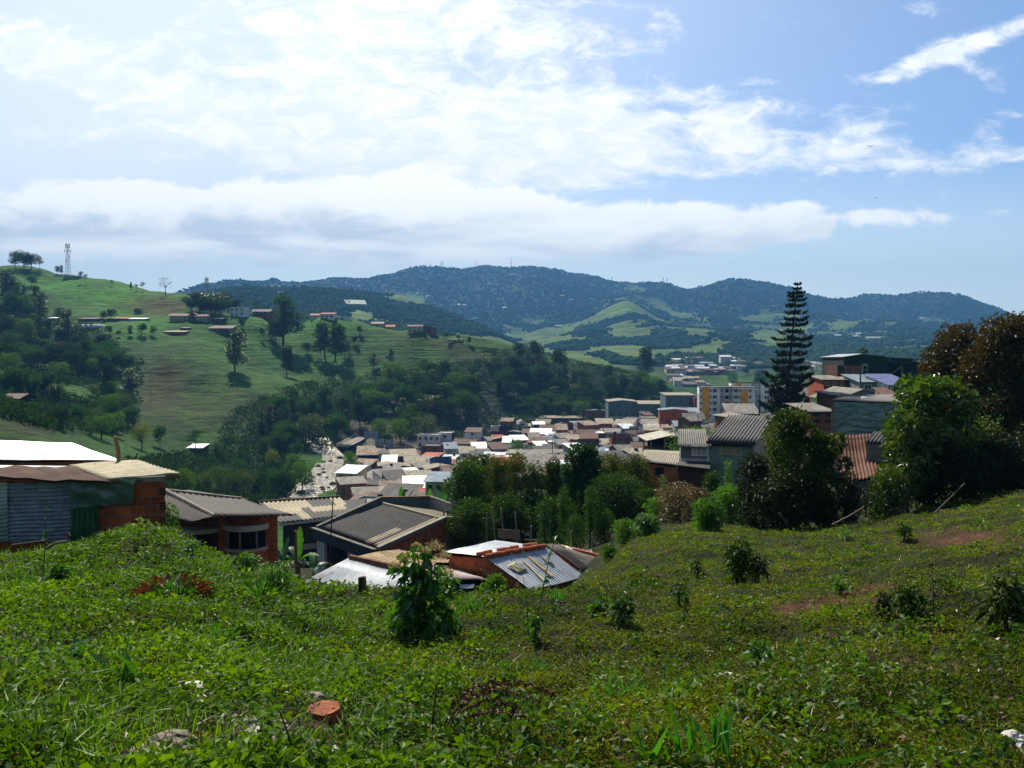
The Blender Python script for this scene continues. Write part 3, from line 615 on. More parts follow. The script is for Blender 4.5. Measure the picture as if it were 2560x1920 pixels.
    f = MB(); f.box((A + B) / 2 + Vector((0, .03, -.17)), (B - A).length * .94, .05, .16, math.atan2((B - A).y, (B - A).x)); f.build('fascia_board', mat('brown_fascia', '#7C5A38', var=.4, scale=2), h)
    p = MB(); p.tube([P(296, 1165, 20.9) + Vector((0, 0, -2.0)), P(296, 1130, 20.9), P(288, 1092, 20.85)], .06, 7, r2=.05)
    tag(p.build('timber_post', WOODM), 'leaning brown timber post at the corner of the white tin roof', 'post')
left_shed()

# --- brick house with the curved bay
def bay_house():
    t = empty('brick_house', P(560, 1400, 36), 'brick house with curved bay window under a dark grey corrugated roof', 'house')
    H1, R, T, K, L = P(413, 1238, 38.2), P(604, 1249, 39.5), P(738, 1288, 36.3), P(536, 1291, 34.0), P(472, 1305, 33.2); L0 = P(400, 1287, 35.2)
    H1.z = -6.45
    s = MB(); corr(s, K, T, R, H1, .30, .034, rows=6, seed=21); corr(s, L0, L, K, H1 + Vector((-.02, -.02, 0)), .30, .04, rows=5, seed=22)
    solid(s.build('roof', FIB_D, t, smooth=True), .02)
    c = MB(); c.tube([H1 + Vector((0, 0, .05)), K + Vector((0, 0, .03))], .09, 7); c.tube([H1 + Vector((0, 0, .05)), R + Vector((0, 0, .05))], .09, 7); c.build('ridge_cap', mat('ridge_mortar', '#8A7C70', var=.3), t)
    b = MB(); b.slab([R + Vector((0, .02, 0)), H1 + Vector((0, .02, 0)), H1 + Vector((-.5, 4, -.6)), R + Vector((-1, 4, -.7))], .05); o = b.build('roof', FIB_D, t); o['label'] = 'rear roof slope'
    z0 = -12.5
    fl, fr = P(548, 1300, 35.4), P(694, 1300, 36.2); bk = Vector((-2.6, 5.0, -.3))
    w = MB(); w.vprism([Vector((fl.x, fl.y, -7.2)), Vector((fr.x, fr.y, -7.25)), Vector((fr.x, fr.y, -7.25)) + bk, Vector((fl.x, fl.y, -7.2)) + bk], z0, top=False); w.build('wall', BRICK, t)
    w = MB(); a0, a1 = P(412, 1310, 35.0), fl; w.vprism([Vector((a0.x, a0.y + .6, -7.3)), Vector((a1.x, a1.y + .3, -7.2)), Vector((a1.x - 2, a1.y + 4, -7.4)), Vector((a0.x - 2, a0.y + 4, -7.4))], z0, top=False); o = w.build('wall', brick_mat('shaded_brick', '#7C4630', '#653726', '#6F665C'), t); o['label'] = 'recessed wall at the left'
    # curved bay: sill, wall and lintel as arcs
    c0 = P(620, 1340, 36.0)
    def arc(mb, r0, r1, zb, zt, a0=200, a1=345, n=18, m=0):
        for i in range(n):
            q = [math.radians(a0 + (a1 - a0) * (i + k) / n) for k in (0, 1)]
            pi = [Vector((c0.x + r0 * math.cos(x), c0.y + r0 * math.sin(x), 0)) for x in q]; po = [Vector((c0.x + r1 * math.cos(x), c0.y + r1 * math.sin(x), 0)) for x in q]
            up, lo = Vector((0, 0, zt)), Vector((0, 0, zb))
            mb.face([po[0] + lo, po[1] + lo, po[1] + up, po[0] + up], m); mb.face([po[0] + up, po[1] + up, pi[1] + up, pi[0] + up], m); mb.face([pi[0] + lo, pi[1] + lo, po[1] + lo, po[0] + lo], m)
            for x, s_ in ((0, i == 0), (1, i == n - 1)):
                if s_: mb.face([pi[x] + lo, po[x] + lo, po[x] + up, pi[x] + up], m)
    ZT, ZL, ZS, ZW = P(620, 1309, 35.6).z, P(620, 1322, 35.6).z, P(620, 1367, 35.6).z, P(620, 1373, 35.6).z
    y = MB(); arc(y, .9, 1.12, ZL, ZT); y.build('lintel', mat('bay_concrete', '#A49A86', var=.25, scale=2), t)
    y = MB(); arc(y, .2, 1.0, z0, ZW); o = y.build('bay_wall', BRICK, t)
    y = MB(); arc(y, .3, 1.08, ZW, ZS); y.build('sill', mat('bay_concrete', '#A49A86'), t)
    y = MB(); arc(y, .8, .93, ZS, ZL); wn = y.build('window', DARK, t)
    for ad in (226, 268, 312):
        x = math.radians(ad); y = MB(); y.box((c0.x + .97 * math.cos(x), c0.y + .97 * math.sin(x), (ZS + ZL) / 2), .07, .06, ZL - ZS); adopt(y.build('mullion', mat('dull_frame', '#6E6E6A', var=.2), None), wn)
    # second curved slab at the left, over the entrance
    c0 = P(508, 1335, 35.9); y = MB(); arc(y, .3, .95, P(510, 1336, 35).z, P(510, 1326, 35).z); o = y.build('canopy', mat('bay_concrete', '#A49A86'), t)
    d = MB(); q = P(502, 1368, 35.35); d.box(q, .9, .12, 1.5); d.build('door', DARK, t)
    s = MB(); pa = P(482, 1440, 33.6)
    # fallen rusty sheets leaning at its foot
    s = MB(); corr(s, P(440, 1372, 30), P(456, 1380, 29.4), P(440, 1352, 31), P(428, 1350, 31.4), .12, .02, seed=31)
    tag(s.build('roof_sheet', TIN_R, smooth=True), 'small rusty roof sheet lying left of the bay house porch', 'roof sheet'); s = MB()
    corr(s, P(566, 1424, 27), P(588, 1420, 27), P(548, 1378, 29), P(528, 1386, 29), .12, .02, seed=32)
    tag(s.build('roof_sheet', TIN_R, smooth=True), 'long rusty roof sheet leaning at the foot of the brick bay house', 'roof sheet')
bay_house()

# --- long warehouse with the chequered roof
def chequer_house():
    t = empty('warehouse', P(780, 1345, 72), 'low dark walled building with roof chequered in beige and dark corrugated sheets', 'building')
    NL, NR, FR, FL = P(698, 1307, 67), P(897, 1286, 71), P(851, 1243, 76.5), P(645, 1256, 73.5)
    def light(u, v):
        if v > .55: return 1 if (.05 < u < .55 or u > .86) else 0
        if v > .3: return 1 if (.5 < u < .93 or .12 < u < .40) else 0
        return 1 if .30 < u < .42 else 0
    s = MB(); corr(s, NL, NR, FR, FL, .42, .06, rows=12, seed=41, mf=light, sag=.006); solid(s.build('roof', [FIB_D, PALE_S], t, smooth=True), .02)
    s = MB(); s.slab([FL, FR, FR + Vector((-1, 5, -1)), FL + Vector((-1, 5, -1))], .06); o = s.build('roof', FIB_D, t); o['label'] = 'rear roof slope'
    c = MB(); c.tube([FL + Vector((0, 0, .06)), FR + Vector((0, 0, .06))], .12, 6); c.build('ridge_cap', FIB_D, t)
    bk = Vector((-1, 9.6, 0)); i0, i1 = NL.lerp(NR, .03) + Vector((0, .35, -.25)), NL.lerp(NR, .98) + Vector((0, .35, -.25))
    w = MB(); w.vprism([i0, i1, i1 + bk, i0 + bk], -21); w.build('wall', mat('dark_timber_wall', '#2A2C2E', var=.4, scale=1), t)
    g = MB(); g.box((NL + NR) / 2 + Vector((0, .02, -.16)), (NR - NL).length * .995, .08, .22, math.atan2((NR - NL).y, (NR - NL).x)); g.build('gutter', mat('grey_gutter', '#A9A9A2', var=.2), t)
    rz = math.atan2((i1 - i0).y, (i1 - i0).x)
    for k in range(5): add_window(t, i0.lerp(i1, .18 + .18 * k) + Vector((0, -.08, -.9)), 1.0, .9, rz, mat('dark_frame', '#3A3F42'), bars=2)
    b = MB(); b.box(i0.lerp(i1, .3) + Vector((0, -.12, -2.2)), 4.2, .15, .5, rz); b.build('base_band', mat('grey_plinth', '#8E8A80', var=.3), t)
chequer_house()

# --- grey parapet house with brick gable
def parapet_house():
    t = empty('gable_house', P(1000, 1420, 55), 'large house with grey ridged roof behind parapets and orange brick gable', 'house')
    NF, R, NL, X = P(946, 1376, 50), P(1239, 1311, 58), P(792, 1324, 56.5), P(1086, 1279, 64.5); zt = -12.3
    for p in (NF, R, NL, X): p.z = zt
    u = (R - NF).normalized(); v = (NL - NF).normalized(); wd = (R - NF).length; ln = (NL - NF).length; z0 = -19
    G = lambda a, b, z=0.: NF + u * (a * wd) + v * (b * ln) + Vector((0, 0, z))
    rise = 1.15
    # walls: eave side (towards lower left), front gable (brick), the two behind
    w = MB(); w.face([Vector((*NL.xy, z0)), Vector((*NF.xy, z0)), NF, NL]); o = w.build('wall', mat('pale_house_wall', '#A7A39A', var=.2, scale=1), t)
    o['label'] = 'pale eave wall'
    w = MB(); w.face([Vector((*NF.xy, z0)), Vector((*R.xy, z0)), R, G(.53, 0, rise), NF]); o = w.build('wall', BRICK_V, t); o['label'] = 'orange brick gable wall'
    w = MB(); w.face([Vector((*R.xy, z0)), Vector((*X.xy, z0)), X, R]); w.face([Vector((*X.xy, z0)), Vector((*NL.xy, z0)), NL, G(.53, 1, rise), X]); o = w.build('wall', CONC, t)
    # roof slopes, inside the parapets
    i = .035
    s = MB(); corr(s, G(.03, .965, .06), G(.03, i, .06), G(.53, i, rise - .06), G(.53, .965, rise - .06), .40, .06, rows=12, seed=51, sag=.005, mf=lambda u, v: 1 if (u > .885 or (.76 < u < .83 and v < .5)) else 0); o = solid(s.build('roof', [corr_mat('lined_fibre_cement', '#4A4748', col2='#383637', pitch=.2, amp=0), PALE_S], t, smooth=True), .02)
    s = MB(); corr(s, G(.97, i, -.02), G(.97, .965, -.02), G(.53, .965, rise - .06), G(.53, i, rise - .06), .5, .05, rows=6, seed=52); o = solid(s.build('roof', corr_mat('mossy_fibre_cement', '#8B836E', col2='#6D675A', pitch=.2, amp=0), t, smooth=True), .02); o['label'] = 'mossy right roof slope'
    c = MB(); c.tube([G(.53, i, rise), G(.53, .965, rise)], .1, 7); c.build('ridge_cap', mat('pale_ridge', '#A79A7C', var=.3), t)
    # parapets and copings
    PAR = mat('blue_grey_parapet', '#5E6870', col2='#46505A', scale=1.2, var=.3); COPE = mat('stained_coping', '#6B665C', col2='#3C3934', scale=3)
    def wall_strip(name, a, b, z1a, z1b, th, m, mc, depth=.55):
        mb = MB(); d = (b - a).normalized(); n = Vector((-d.y, d.x, 0)).normalized() * th / 2
        for sgn in (1, -1): pass
        A0, B0 = a + Vector((0, 0, z1a)), b + Vector((0, 0, z1b)); lo = Vector((0, 0, -depth))
        q = [A0 + n, B0 + n, B0 - n, A0 - n]
        mb.face(q, 0); mb.face([p + lo for p in q][::-1], 0)
        for k in range(4): j = (k + 1) % 4; mb.face([q[k] + lo, q[j] + lo, q[j], q[k]], 0)
        o = mb.build(name, m, t); mc2 = MB(); n2 = n * 1.35; up = Vector((0, 0, .07)); q = [A0 + n2, B0 + n2, B0 - n2, A0 - n2]
        mc2.face([p + up for p in q]); mc2.face(q[::-1])
        for k in range(4): j = (k + 1) % 4; mc2.face([q[k], q[j], q[j] + up, q[k] + up])
        cp = mc2.build('coping', mc, None); adopt(cp, o)
    wall_strip('parapet', G(0, 1.0), G(.53, 1.0), .12, rise + .38, .22, PAR, COPE, .9); wall_strip('parapet', G(.53, 1.0), G(1, 1.0), rise + .38, .95, .22, PAR, mat('rusty_coping', '#7A5038', var=.5, scale=2), 1.0)
    wall_strip('parapet', G(1., 1.0), G(1., 0.0), .95, .3, .22, mat('pale_parapet', '#8C8F90', var=.25, scale=1), COPE, .9)
    wall_strip('parapet', G(-.005, -.0), G(.53, -.0), .14, rise + .12, .24, CONC, CONC, .2); wall_strip('parapet', G(.53, 0), G(1, 0), rise + .12, .3, .24, CONC, CONC, .2)
    # fascia band and openings of the eave wall
    fb = MB(); dn = (NF - NL).normalized(); n = Vector((dn.y, -dn.x, 0)); n = n if n.y < 0 else -n; rz = math.atan2(dn.y, dn.x)
    fb.box((NL + NF) / 2 + n * .16 + Vector((0, 0, -.36)), ln * 1.01, .3, .75, rz); fb.build('fascia', mat('navy_fascia', '#2E3A45', var=.2, scale=1), t)
    gt = MB(); gt.box((NL + NF) / 2 + n * .3 + Vector((0, 0, .06)), ln * 1.02, .3, .1, rz); gt.build('gutter', COPE, t)
    dr = MB(); dr.box(NL.lerp(NF, .36) + n * .012 + Vector((0, 0, -3.4)), ln * .33, .06, 5.0, rz); o = dr.build('doorway', DARK, t)
    add_window(t, NL.lerp(NF, .64) + n * .06 + Vector((0, 0, -1.35)), .95, .62, rz, FRAME_W, bars=0)
    cl = MB(); cl.box(NL.lerp(NF, .17) + n * .12 + Vector((0, 0, -3.5)), .3, .24, 5.4, rz); o = cl.build('column', mat('pale_column', '#B4B0A6', var=.15), t)
    # concrete posts and beam over the brick, dark opening at its right
    dn = u; n = Vector((dn.y, -dn.x, 0)); n = n if n.y < 0 else -n; rz = math.atan2(dn.y, dn.x)
    for a in (.55, .985): q = MB(); q.box(G(a, 0) + n * .03 + Vector((0, 0, -1.1 + (rise * .5 if a < .6 else 0))), .32, .1, 2.7, rz); q.build('column', CONC, t)
    q = MB(); q.box(G(.78, 0) + n * .035 + Vector((0, 0, -.95)), wd * .45, .12, .3, rz); q.build('beam', CONC, t)
    for a, w_, h_, z_ in ((.89, 1.7, 1.1, -1.75), (.66, 1.5, .5, -1.5)):
        q = MB(); q.box(G(a, 0) + n * .03 + Vector((0, 0, z_)), w_, .1, h_, rz); q.build('opening', DARK, t)
    fr = MB(); win(fr, MB(), G(.575, .06, rise + .05) + Vector((0, 0, .15)), .38, .5, rz, bars=0); fr.build('skylight_frame', mat('dark_metal_frame', '#2A2B2C'), t)
parapet_house()

# --- tin roofed shed below the lip
def tin_shed():
    t = empty('tin_shed', P(900, 1480, 34), 'shed with bright corrugated tin roof and rusty ridge tiles below the grass edge', 'shed')
    A, B = P(873, 1398, 35.8), P(1062, 1440, 33.0); A.z = B.z = -9.2; dv = Vector((-3.9, -2.4, -1.75)); C, D = A + dv, B + dv
    s = MB(); corr(s, A, B, D, C, .17, .022, rows=6, seed=61, sag=.02)
    solid(s.build('roof', mat('streaky_zinc', '#C2C7CC', col2='#93999F', rough=.45, metal=.2, spec=.5, scale=1.1, coord='UV', stretch=(3, .25, 1)), t, smooth=True), .01)
    # rusty streaks: separate worn sheets on the left verge
    s = MB(); nrm = Vector((0, 0, .02))
    for k, (a0, a1, b0, b1) in enumerate(((.25, .47, .0, .06), (.5, .75, .03, .09), (.78, 1.0, -.02, .05))):
        q = [A.lerp(C, a0).lerp(B.lerp(D, a0), b0 + .08), A.lerp(C, a0).lerp(B.lerp(D, a0), b1 + .08), A.lerp(C, a1).lerp(B.lerp(D, a1), b1 + .03), A.lerp(C, a1).lerp(B.lerp(D, a1), b0 + .03)]
        corr(s, q[0] + nrm, q[1] + nrm, q[2] + nrm, q[3] + nrm, .085, .012, seed=70 + k)
    o = s.build('rust_patches', mat('orange_rust', '#8E4A30', col2='#6B3324', scale=3), t, smooth=True); o['label'] = 'rust streaked sheets on the left edge'
    E, G_ = P(998, 1372, 40.5), P(1130, 1398, 38.2)
    s = MB(); corr(s, A, B, G_, E, .3, .03, rows=4, seed=63, sag=.03)
    o = solid(s.build('roof', mat('rust_striped_zinc', '#B9A67C', col2='#5E3226', scale=.9, coord='UV', stretch=(2.2, .18, 1), detail=3), t, smooth=True), .012); o['label'] = 'yellow and rust striped rear slope'
    for k in range(16):
        m = MB(); p = A.lerp(B, (k + .3) / 16); d = (B - A).normalized()
        m.tube([p + Vector((0, 0, .06)), p + d * .34 + Vector((0, 0, .09))], .13, 8, r2=.10); m.build('ridge_tile', mat('mossy_clay_tile', '#7F4C30', col2='#573522', scale=4), t)
    w = MB(); off = Vector((.25, .15, -.25)); w.vprism([C + off * 1.0, D + Vector((-.2, .2, -.3)), B + Vector((0, .3, -.4)), E.lerp(G_, .9) + Vector((-.2, -.2, -.3)), E + Vector((.2, -.2, -.3)), A + Vector((.3, 0, -.3))], -14.5, top=False); w.build('wall', BRICK, t)
    # low lean-to right of it, with a rusty end
    t2 = empty('lean_to', P(1150, 1450, 33), 'low lean-to with grey sheet roof rusty at one end beside the tile ridged brick house', 'shed')
    s = MB(); corr(s, P(1050, 1440, 33.6), P(1222, 1449, 32.2), P(1150, 1424, 34.6), P(1050, 1412, 35.5), .12, .016, rows=4, seed=66, sag=.03)
    solid(s.build('roof', mat('half_rusty_zinc', '#B9BDC0', col2='#8A4A33', scale=.5, coord='UV', detail=7), t2, smooth=True), .012)
    w = MB(); a, b = P(1062, 1446, 33.9), P(1205, 1453, 32.8); w.vprism([a, b, b + Vector((.3, 2, .2)), a + Vector((.3, 2, .2))], -12, top=False); w.build('wall', DARK, t2)
    s = MB(); s.slab([P(1148, 1462, 32.6), P(1186, 1460, 32.3), P(1184, 1470, 32.2), P(1150, 1472, 32.5)], .03); o = s.build('loose_panel', TIN_W, t2)
tin_shed()

# --- brick house with clay ridge tiles
def tile_ridge_house():
    t = empty('ridge_tile_house', P(1290, 1460, 33), 'brick house with shiny tin roof, orange clay ridge tiles and planks lying on it', 'house')
    RL, RR = P(1213, 1396, 33), P(1362, 1368, 34.9); RL.z = RR.z = -8.42
    BL, BR = RL + Vector((1.95, -1.5, -1.02)), RR + Vector((1.75, -1.35, -1.02)); CL, CR = RL + Vector((-2.0, 2.55, -.42)), RR + Vector((-2.3, 2.9, -.42))
    s = MB(); corr(s, BL, BR, RR, RL, .15, .014, rows=6, seed=81, sag=.012, shape='trap'); solid(s.build('roof', TIN_W, t), .01)
    s = MB(); corr(s, RL, RR, CR, CL, .15, .014, rows=6, seed=82, sag=.012, shape='trap'); o = solid(s.build('roof', TIN_W, t), .01); o['label'] = 'rear roof slope'
    d = (RR - RL).normalized(); TILE = mat('orange_clay_tile', '#B5613A', col2='#8A452A', scale=5, var=.3)
    sd = Vector((1.95, -1.5, -1.02)).normalized(); bd = Vector((-2, 2.55, -.42)).normalized()
    for k in range(9):
        for row, dd in ((0, sd), (1, bd)):
            if row and k in (2, 6): continue
            m = MB(); p = RL + d * (k * .36 - .1) + dd * (.12 if not row else .45) + Vector((0, 0, .08 + .02 * (k % 2)))
            pts = []; q = p + d * .40 + Vector((0, 0, .02))
            m.tube([p, q], .115 if not row else .1, 10, r2=.09 if not row else .08); m.build('ridge_tile', TILE, t)
    # walls
    i = .14; w = MB(); g0, g1, g2 = CL + Vector((.25, -.3, -.1)), RL + Vector((.18, .02, -.1)), BL + Vector((-.1, .25, -.1))
    h0, h1, h2 = CR + Vector((.1, -.4, -.1)), RR + Vector((-.1, 0, -.1)), BR + Vector((-.25, .2, -.1)); z0 = -12.6
    dn = lambda p: Vector((p.x, p.y, z0))
    w.face([dn(g0), dn(g2), g2, g1, g0]); w.face([dn(g2), dn(h2), h2, g2]); w.face([dn(h2), dn(h0), h0, h1, h2]); w.face([dn(h0), dn(g0), g0, h0]); w.build('wall', BRICK, t)
    bm = MB(); e = (g2 - g0); L_ = e.length; rz = math.atan2(e.y, e.x); mid = (g0 + g2) / 2 + Vector((e.y, -e.x, 0)).normalized() * .03
    ax = Matrix.Rotation(rz, 3, 'Z') @ Matrix.Rotation(math.asin(max(-1, min(1, -e.z / L_))) , 3, 'Y')
    bm.box(mid + Vector((-.1, -.1, -.75)), L_ * .98, .1, .16, ax=ax); bm.build('beam', CONC, t)
    # loose boards and a sheet lying on the tin
    O = lambda a, b: BL.lerp(BR, a).lerp(RL.lerp(RR, a), b) + Vector((.02, -.015, .05))
    def board(name, label, a, b, a2, b2, wdt, m, th=.03):
        mb = MB(); p, q = O(a, b), O(a2, b2); dd = (q - p).normalized(); nn = Vector((.45, -.35, .82)); sd_ = dd.cross(nn).normalized() * wdt / 2
        mb.slab([p - sd_, p + sd_, q + sd_, q - sd_], th); tag(mb.build(name, m), label, 'board')
    board('loose_plank', 'long thin pale plank lying down the middle of the shiny tin roof', .32, .12, .42, .72, .09, mat('pale_plank', '#C9BC98', var=.2, scale=4))
    board('loose_plank', 'broad yellowish plank lying on the shiny tin roof', .52, .18, .56, .78, .16, mat('yellow_plank', '#B79C66', var=.3, scale=4))
    board('loose_plank', 'short grey plank near the right edge of the shiny tin roof', .72, .42, .74, .74, .12, mat('grey_plank', '#8E8A80', var=.3, scale=4))
    s = MB(); corr(s, O(.12, .42), O(.3, .46), O(.28, .72), O(.1, .66), .12, .02, seed=88); tag(solid(s.build('loose_sheet', CREAM_F, smooth=True), .015), 'piece of cream corrugated sheet lying on the shiny tin roof', 'roof sheet')
    # dark overlapping sheet and the neighbouring corrugated roof
    n = empty('corrugated_roof_house', P(1440, 1420, 36), 'low house with dark wavy roof and clay tile ridge right of the shiny tin roof', 'house')
    s = MB(); corr(s, BR + Vector((.08, .02, .06)), BR + Vector((.62, .4, .0)), RR + Vector((.68, .55, -.04)), RR + Vector((.02, .1, .07)), .18, .03, rows=4, seed=91); o = solid(s.build('roof', FIB_D, n, smooth=True), .02); o['label'] = 'dark verge strip'
    q = [P(1490, 1440, 34.8), P(1532, 1402, 37.2), P(1420, 1374, 38.6), P(1384, 1366, 36.4)]
    s = MB(); corr(s, q[0], q[1], q[2], q[3], .24, .045, rows=5, seed=92, sag=.03); solid(s.build('roof', corr_mat('wavy_brown_cement', '#6E665E', col2='#474340', pitch=.24, amp=0), n, smooth=True), .02)
    s = MB(); corr(s, q[2] + Vector((0, .05, .02)), q[1] + Vector((.05, .05, .02)), P(1542, 1384, 39.5), P(1402, 1362, 41), .24, .03, rows=3, seed=93); o = solid(s.build('roof', mat('stained_cream_sheet', '#C9BEA0', col2='#6B6252', scale=1.3), n, smooth=True), .02); o['label'] = 'stained cream rear slope'
    for k in range(7):
        m = MB(); p = q[2].lerp(q[1], .12 + .125 * k) + Vector((0, 0, .07)); dd = (q[1] - q[2]).normalized(); m.tube([p, p + dd * .4 + Vector((0, 0, .02))], .11, 8, r2=.085); m.build('ridge_tile', TILE, n)
    w = MB(); c = [q[0] + Vector((-.1, .2, -.15)), q[1] + Vector((-.2, .1, -.15)), P(1525, 1386, 39.3) + Vector((0, 0, -.2)), P(1410, 1364, 40.6) + Vector((0, 0, -.2)), q[3] + Vector((.1, .1, -.2))]
    w.vprism(c, -13, top=False); w.build('wall', BRICK, n)
    b = MB(); b.box(P(1494, 1437, 33.9), .28, .2, .13, .4); tag(b.build('clay_block', TILE), 'single orange hollow brick lying at the corner of the wavy dark roof', 'brick')
tile_ridge_house()

# --- green stuccoed house and its neighbours on the right
def stucco_house():
    STU = mat('green_grey_stucco', '#7A8A7E', col2='#5C6C62', scale=.7, bump=.03, bscale=6, detail=7)
    t = empty('stucco_house', P(1830, 1190, 60), 'tall house of green grey stucco with barred window and steep dark roof', 'house')
    fl, fr = P(1774, 1090, 60), P(1884, 1101, 58.6); fl.z = fr.z = -6.15; d = (fr - fl).normalized(); bk = Vector((-d.y, d.x, 0)) * 6.0; bk = bk + Vector((.6, 0, 0))
    z0 = -14; rb = Vector((0, 0, 1.5))
    w = MB(); w.face([Vector((*fl.xy, z0)), Vector((*fr.xy, z0)), fr, fl]); w.build('wall', STU, t)
    w = MB(); b0, b1 = fr + bk + rb, fl + bk + rb
    w.face([Vector((*fr.xy, z0)), Vector((*b0.xy, z0)), b0, fr]); w.face([Vector((*b0.xy, z0)), Vector((*b1.xy, z0)), b1, b0]); w.face([Vector((*b1.xy, z0)), Vector((*fl.xy, z0)), fl, b1]); o = w.build('wall', mat('pale_side_plaster', '#A9AAA2', col2='#6D6F68', scale=1, stretch=(3, 3, .4)), t); o['label'] = 'pale stained side wall'
    n = -Vector((-d.y, d.x, 0)); ov = n * .45 + Vector((0, 0, .06)); A, B = fl - d * .15 + ov, fr + d * .25 + ov; C, D = b0 + d * .25 + Vector((0, 0, .15)), b1 - d * .15 + Vector((0, 0, .15))
    s = MB(); corr(s, A, B, C, D, .26, .05, rows=5, seed=101); solid(s.build('roof', corr_mat('steep_grey_cement', '#6A6763', col2='#4C4A48', pitch=.18, amp=0), t, smooth=True), .03)
    f = MB(); f.box((A + B) / 2 + Vector((0, .06, -.16)), (B - A).length, .06, .22, math.atan2(d.y, d.x)); f.build('fascia', mat('dark_fascia', '#33383A', var=.2), t)
    s = MB(); corr(s, fl + n * .42 + Vector((0, 0, -.32)), fr + n * .42 + Vector((0, 0, -.32)), fr + n * .02 + Vector((0, 0, -.18)), fl + n * .02 + Vector((0, 0, -.18)), .18, .03, rows=2, seed=102); o = s.build('eave_strip', FIB_D, t, smooth=True)
    rz = math.atan2(d.y, d.x); wc = vpl(1826.5, 1121, fl, fr, .05)
    g = MB(); fm = MB(); win(fm, g, wc, 1.58, .95, rz, bars=7); fo = fm.build('window', mat('cream_window_bars', '#B9B08C', var=.25), t); pn = g.build('pane', mat('curtained_pane', '#9C9676', col2='#6E6A56', scale=2, coord='UV', stretch=(4, .4, 1)), None); adopt(pn, fo)
    dp = MB(); dp.tube([vpl(1770, 1102, fl, fr, .1), vpl(1770, 1158, fl, fr, .1), vpl(1766, 1158, fl, fr, .3)], .05, 7); dp.build('downpipe', FRAME_W, t)
    # attached grey annex
    a = empty('annex_house', P(1735, 1150, 60), 'small grey annex with casement window attached left of the green stucco house', 'house')
    al, ar = P(1702, 1113, 60.6), P(1771, 1115, 60.2); al.z = ar.z = -6.7; d2 = (ar - al).normalized(); bk2 = Vector((-d2.y, d2.x, 0)) * 4.4
    w = MB(); w.vprism([al, ar, ar + bk2 + Vector((0, 0, .9)), al + bk2 + Vector((0, 0, .9))], -8.0, top=False); w.build('wall', mat('annex_grey_plaster', '#7E807C', col2='#5F625F', scale=1), a)
    bb = MB(); bb.box((al + ar) / 2 + Vector((0, -.04, -1.12)), (ar - al).length, .1, .42, math.atan2(d2.y, d2.x)); o = bb.build('wall_band', mat('white_band', '#B8B8B2', var=.2), a)
    n2 = -Vector((-d2.y, d2.x, 0)); s = MB(); corr(s, al - d2 * .25 + n2 * .4, ar + n2 * .4, ar + bk2 + Vector((0, 0, 1.05)), al - d2 * .1 + bk2 + Vector((0, 0, 1.05)), .18, .035, rows=4, seed=104); solid(s.build('roof', corr_mat('grey_weathered_cement', '#76726C', col2='#54524E', pitch=.18, amp=0), a, smooth=True), .03)
    add_window(a, vpl(1748, 1127, al, ar, .06), 1.08, .72, math.atan2(d2.y, d2.x), FRAME_W, glass=mat('lace_curtain_pane', '#B8BCBA', col2='#7D8482', scale=2, coord='UV', stretch=(4, .3, 1)), bars=2)
    lo = MB(); lo.vprism([P(1695, 1158, 59.6), P(1772, 1166, 58.6), P(1772, 1156, 62), P(1700, 1152, 62)], -12.5, top=False); o = lo.build('wall', brick_mat('dark_old_brick', '#5A4032', '#4A3428', '#4F483F'), a); o['label'] = 'dark lower wall'
    s = MB(); s.slab([P(1690, 1162, 58.8), P(1775, 1172, 57.6), P(1775, 1152, 60.4), P(1700, 1150, 61)], .06); o = s.build('roof', FIB_D, a); o['label'] = 'dark lower lean-to roof'
    # beige roofed brick house further down
    h = empty('beige_roof_house', P(1640, 1180, 86), 'brick house under a worn beige corrugated roof above the dark tree belt', 'house')
    A, B, C, D = P(1585, 1150, 84), P(1694, 1163, 82), P(1703, 1128, 91), P(1612, 1124, 92)
    s = MB(); corr(s, A, B, C, D, .28, .03, rows=5, seed=111); solid(s.build('roof', corr_mat('worn_beige_cement', '#A59A84', col2='#7F776A', pitch=.28, amp=0, sheet=(1.1, 1.8)), h, smooth=True), .03)
    w = MB(); w.vprism([A.lerp(B, .3) + Vector((0, .3, -.3)), B + Vector((-.2, .3, -.3)), C + Vector((-.3, -.2, -.3)), D.lerp(C, .3) + Vector((0, -.2, -.3))], -19, top=False); w.build('wall', BRICK, h)
    o = MB(); e = vpl(1650, 1178, A, B, -.2); o.box(e, 1.0, .3, .8); o.build('opening', DARK, h)
    # canopy house with white gable roof behind
    k = empty('open_terrace_house', P(1680, 1100, 130), 'orange brick house with open roof terrace under a cream gable roof', 'house')
    c = P(1680, 1140, 128); W_, D_ = 7.2, 8.0; z1 = P(1680, 1100, 128).z
    w = MB(); w.vprism([(c.x - W_ / 2, c.y, z1 - 1.7), (c.x + W_ / 2, c.y, z1 - 1.7), (c.x + W_ / 2, c.y + D_, z1 - 1.7), (c.x - W_ / 2, c.y + D_, z1 - 1.7)], c.z - 6); w.build('wall', BRICK_F, k)
    for sx in (-.48, -.16, .16, .48):
        for sy in (.05, .95): p = MB(); p.box((c.x + W_ * sx, c.y + D_ * sy, z1 - .75), .22, .22, 2.0); p.build('column', CONC, k)
    p = MB(); p.box((c.x, c.y + D_ * .6, z1 - .8), W_ * .9, .15, 1.7); p.build('back_wall', DARK, k)
    zz = z1 + .3; s = MB(); s.slab([(c.x - W_ * .62, c.y - .6, zz - .35), (c.x - .2, c.y - .6, zz + .55), (c.x - .2, c.y + D_ + .6, zz + .55), (c.x - W_ * .62, c.y + D_ + .6, zz - .35)], .1); s.slab([(c.x - .2, c.y - .6, zz + .55), (c.x + W_ * .64, c.y - .6, zz - .25), (c.x + W_ * .64, c.y + D_ + .6, zz - .25), (c.x - .2, c.y + D_ + .6, zz + .55)], .1)
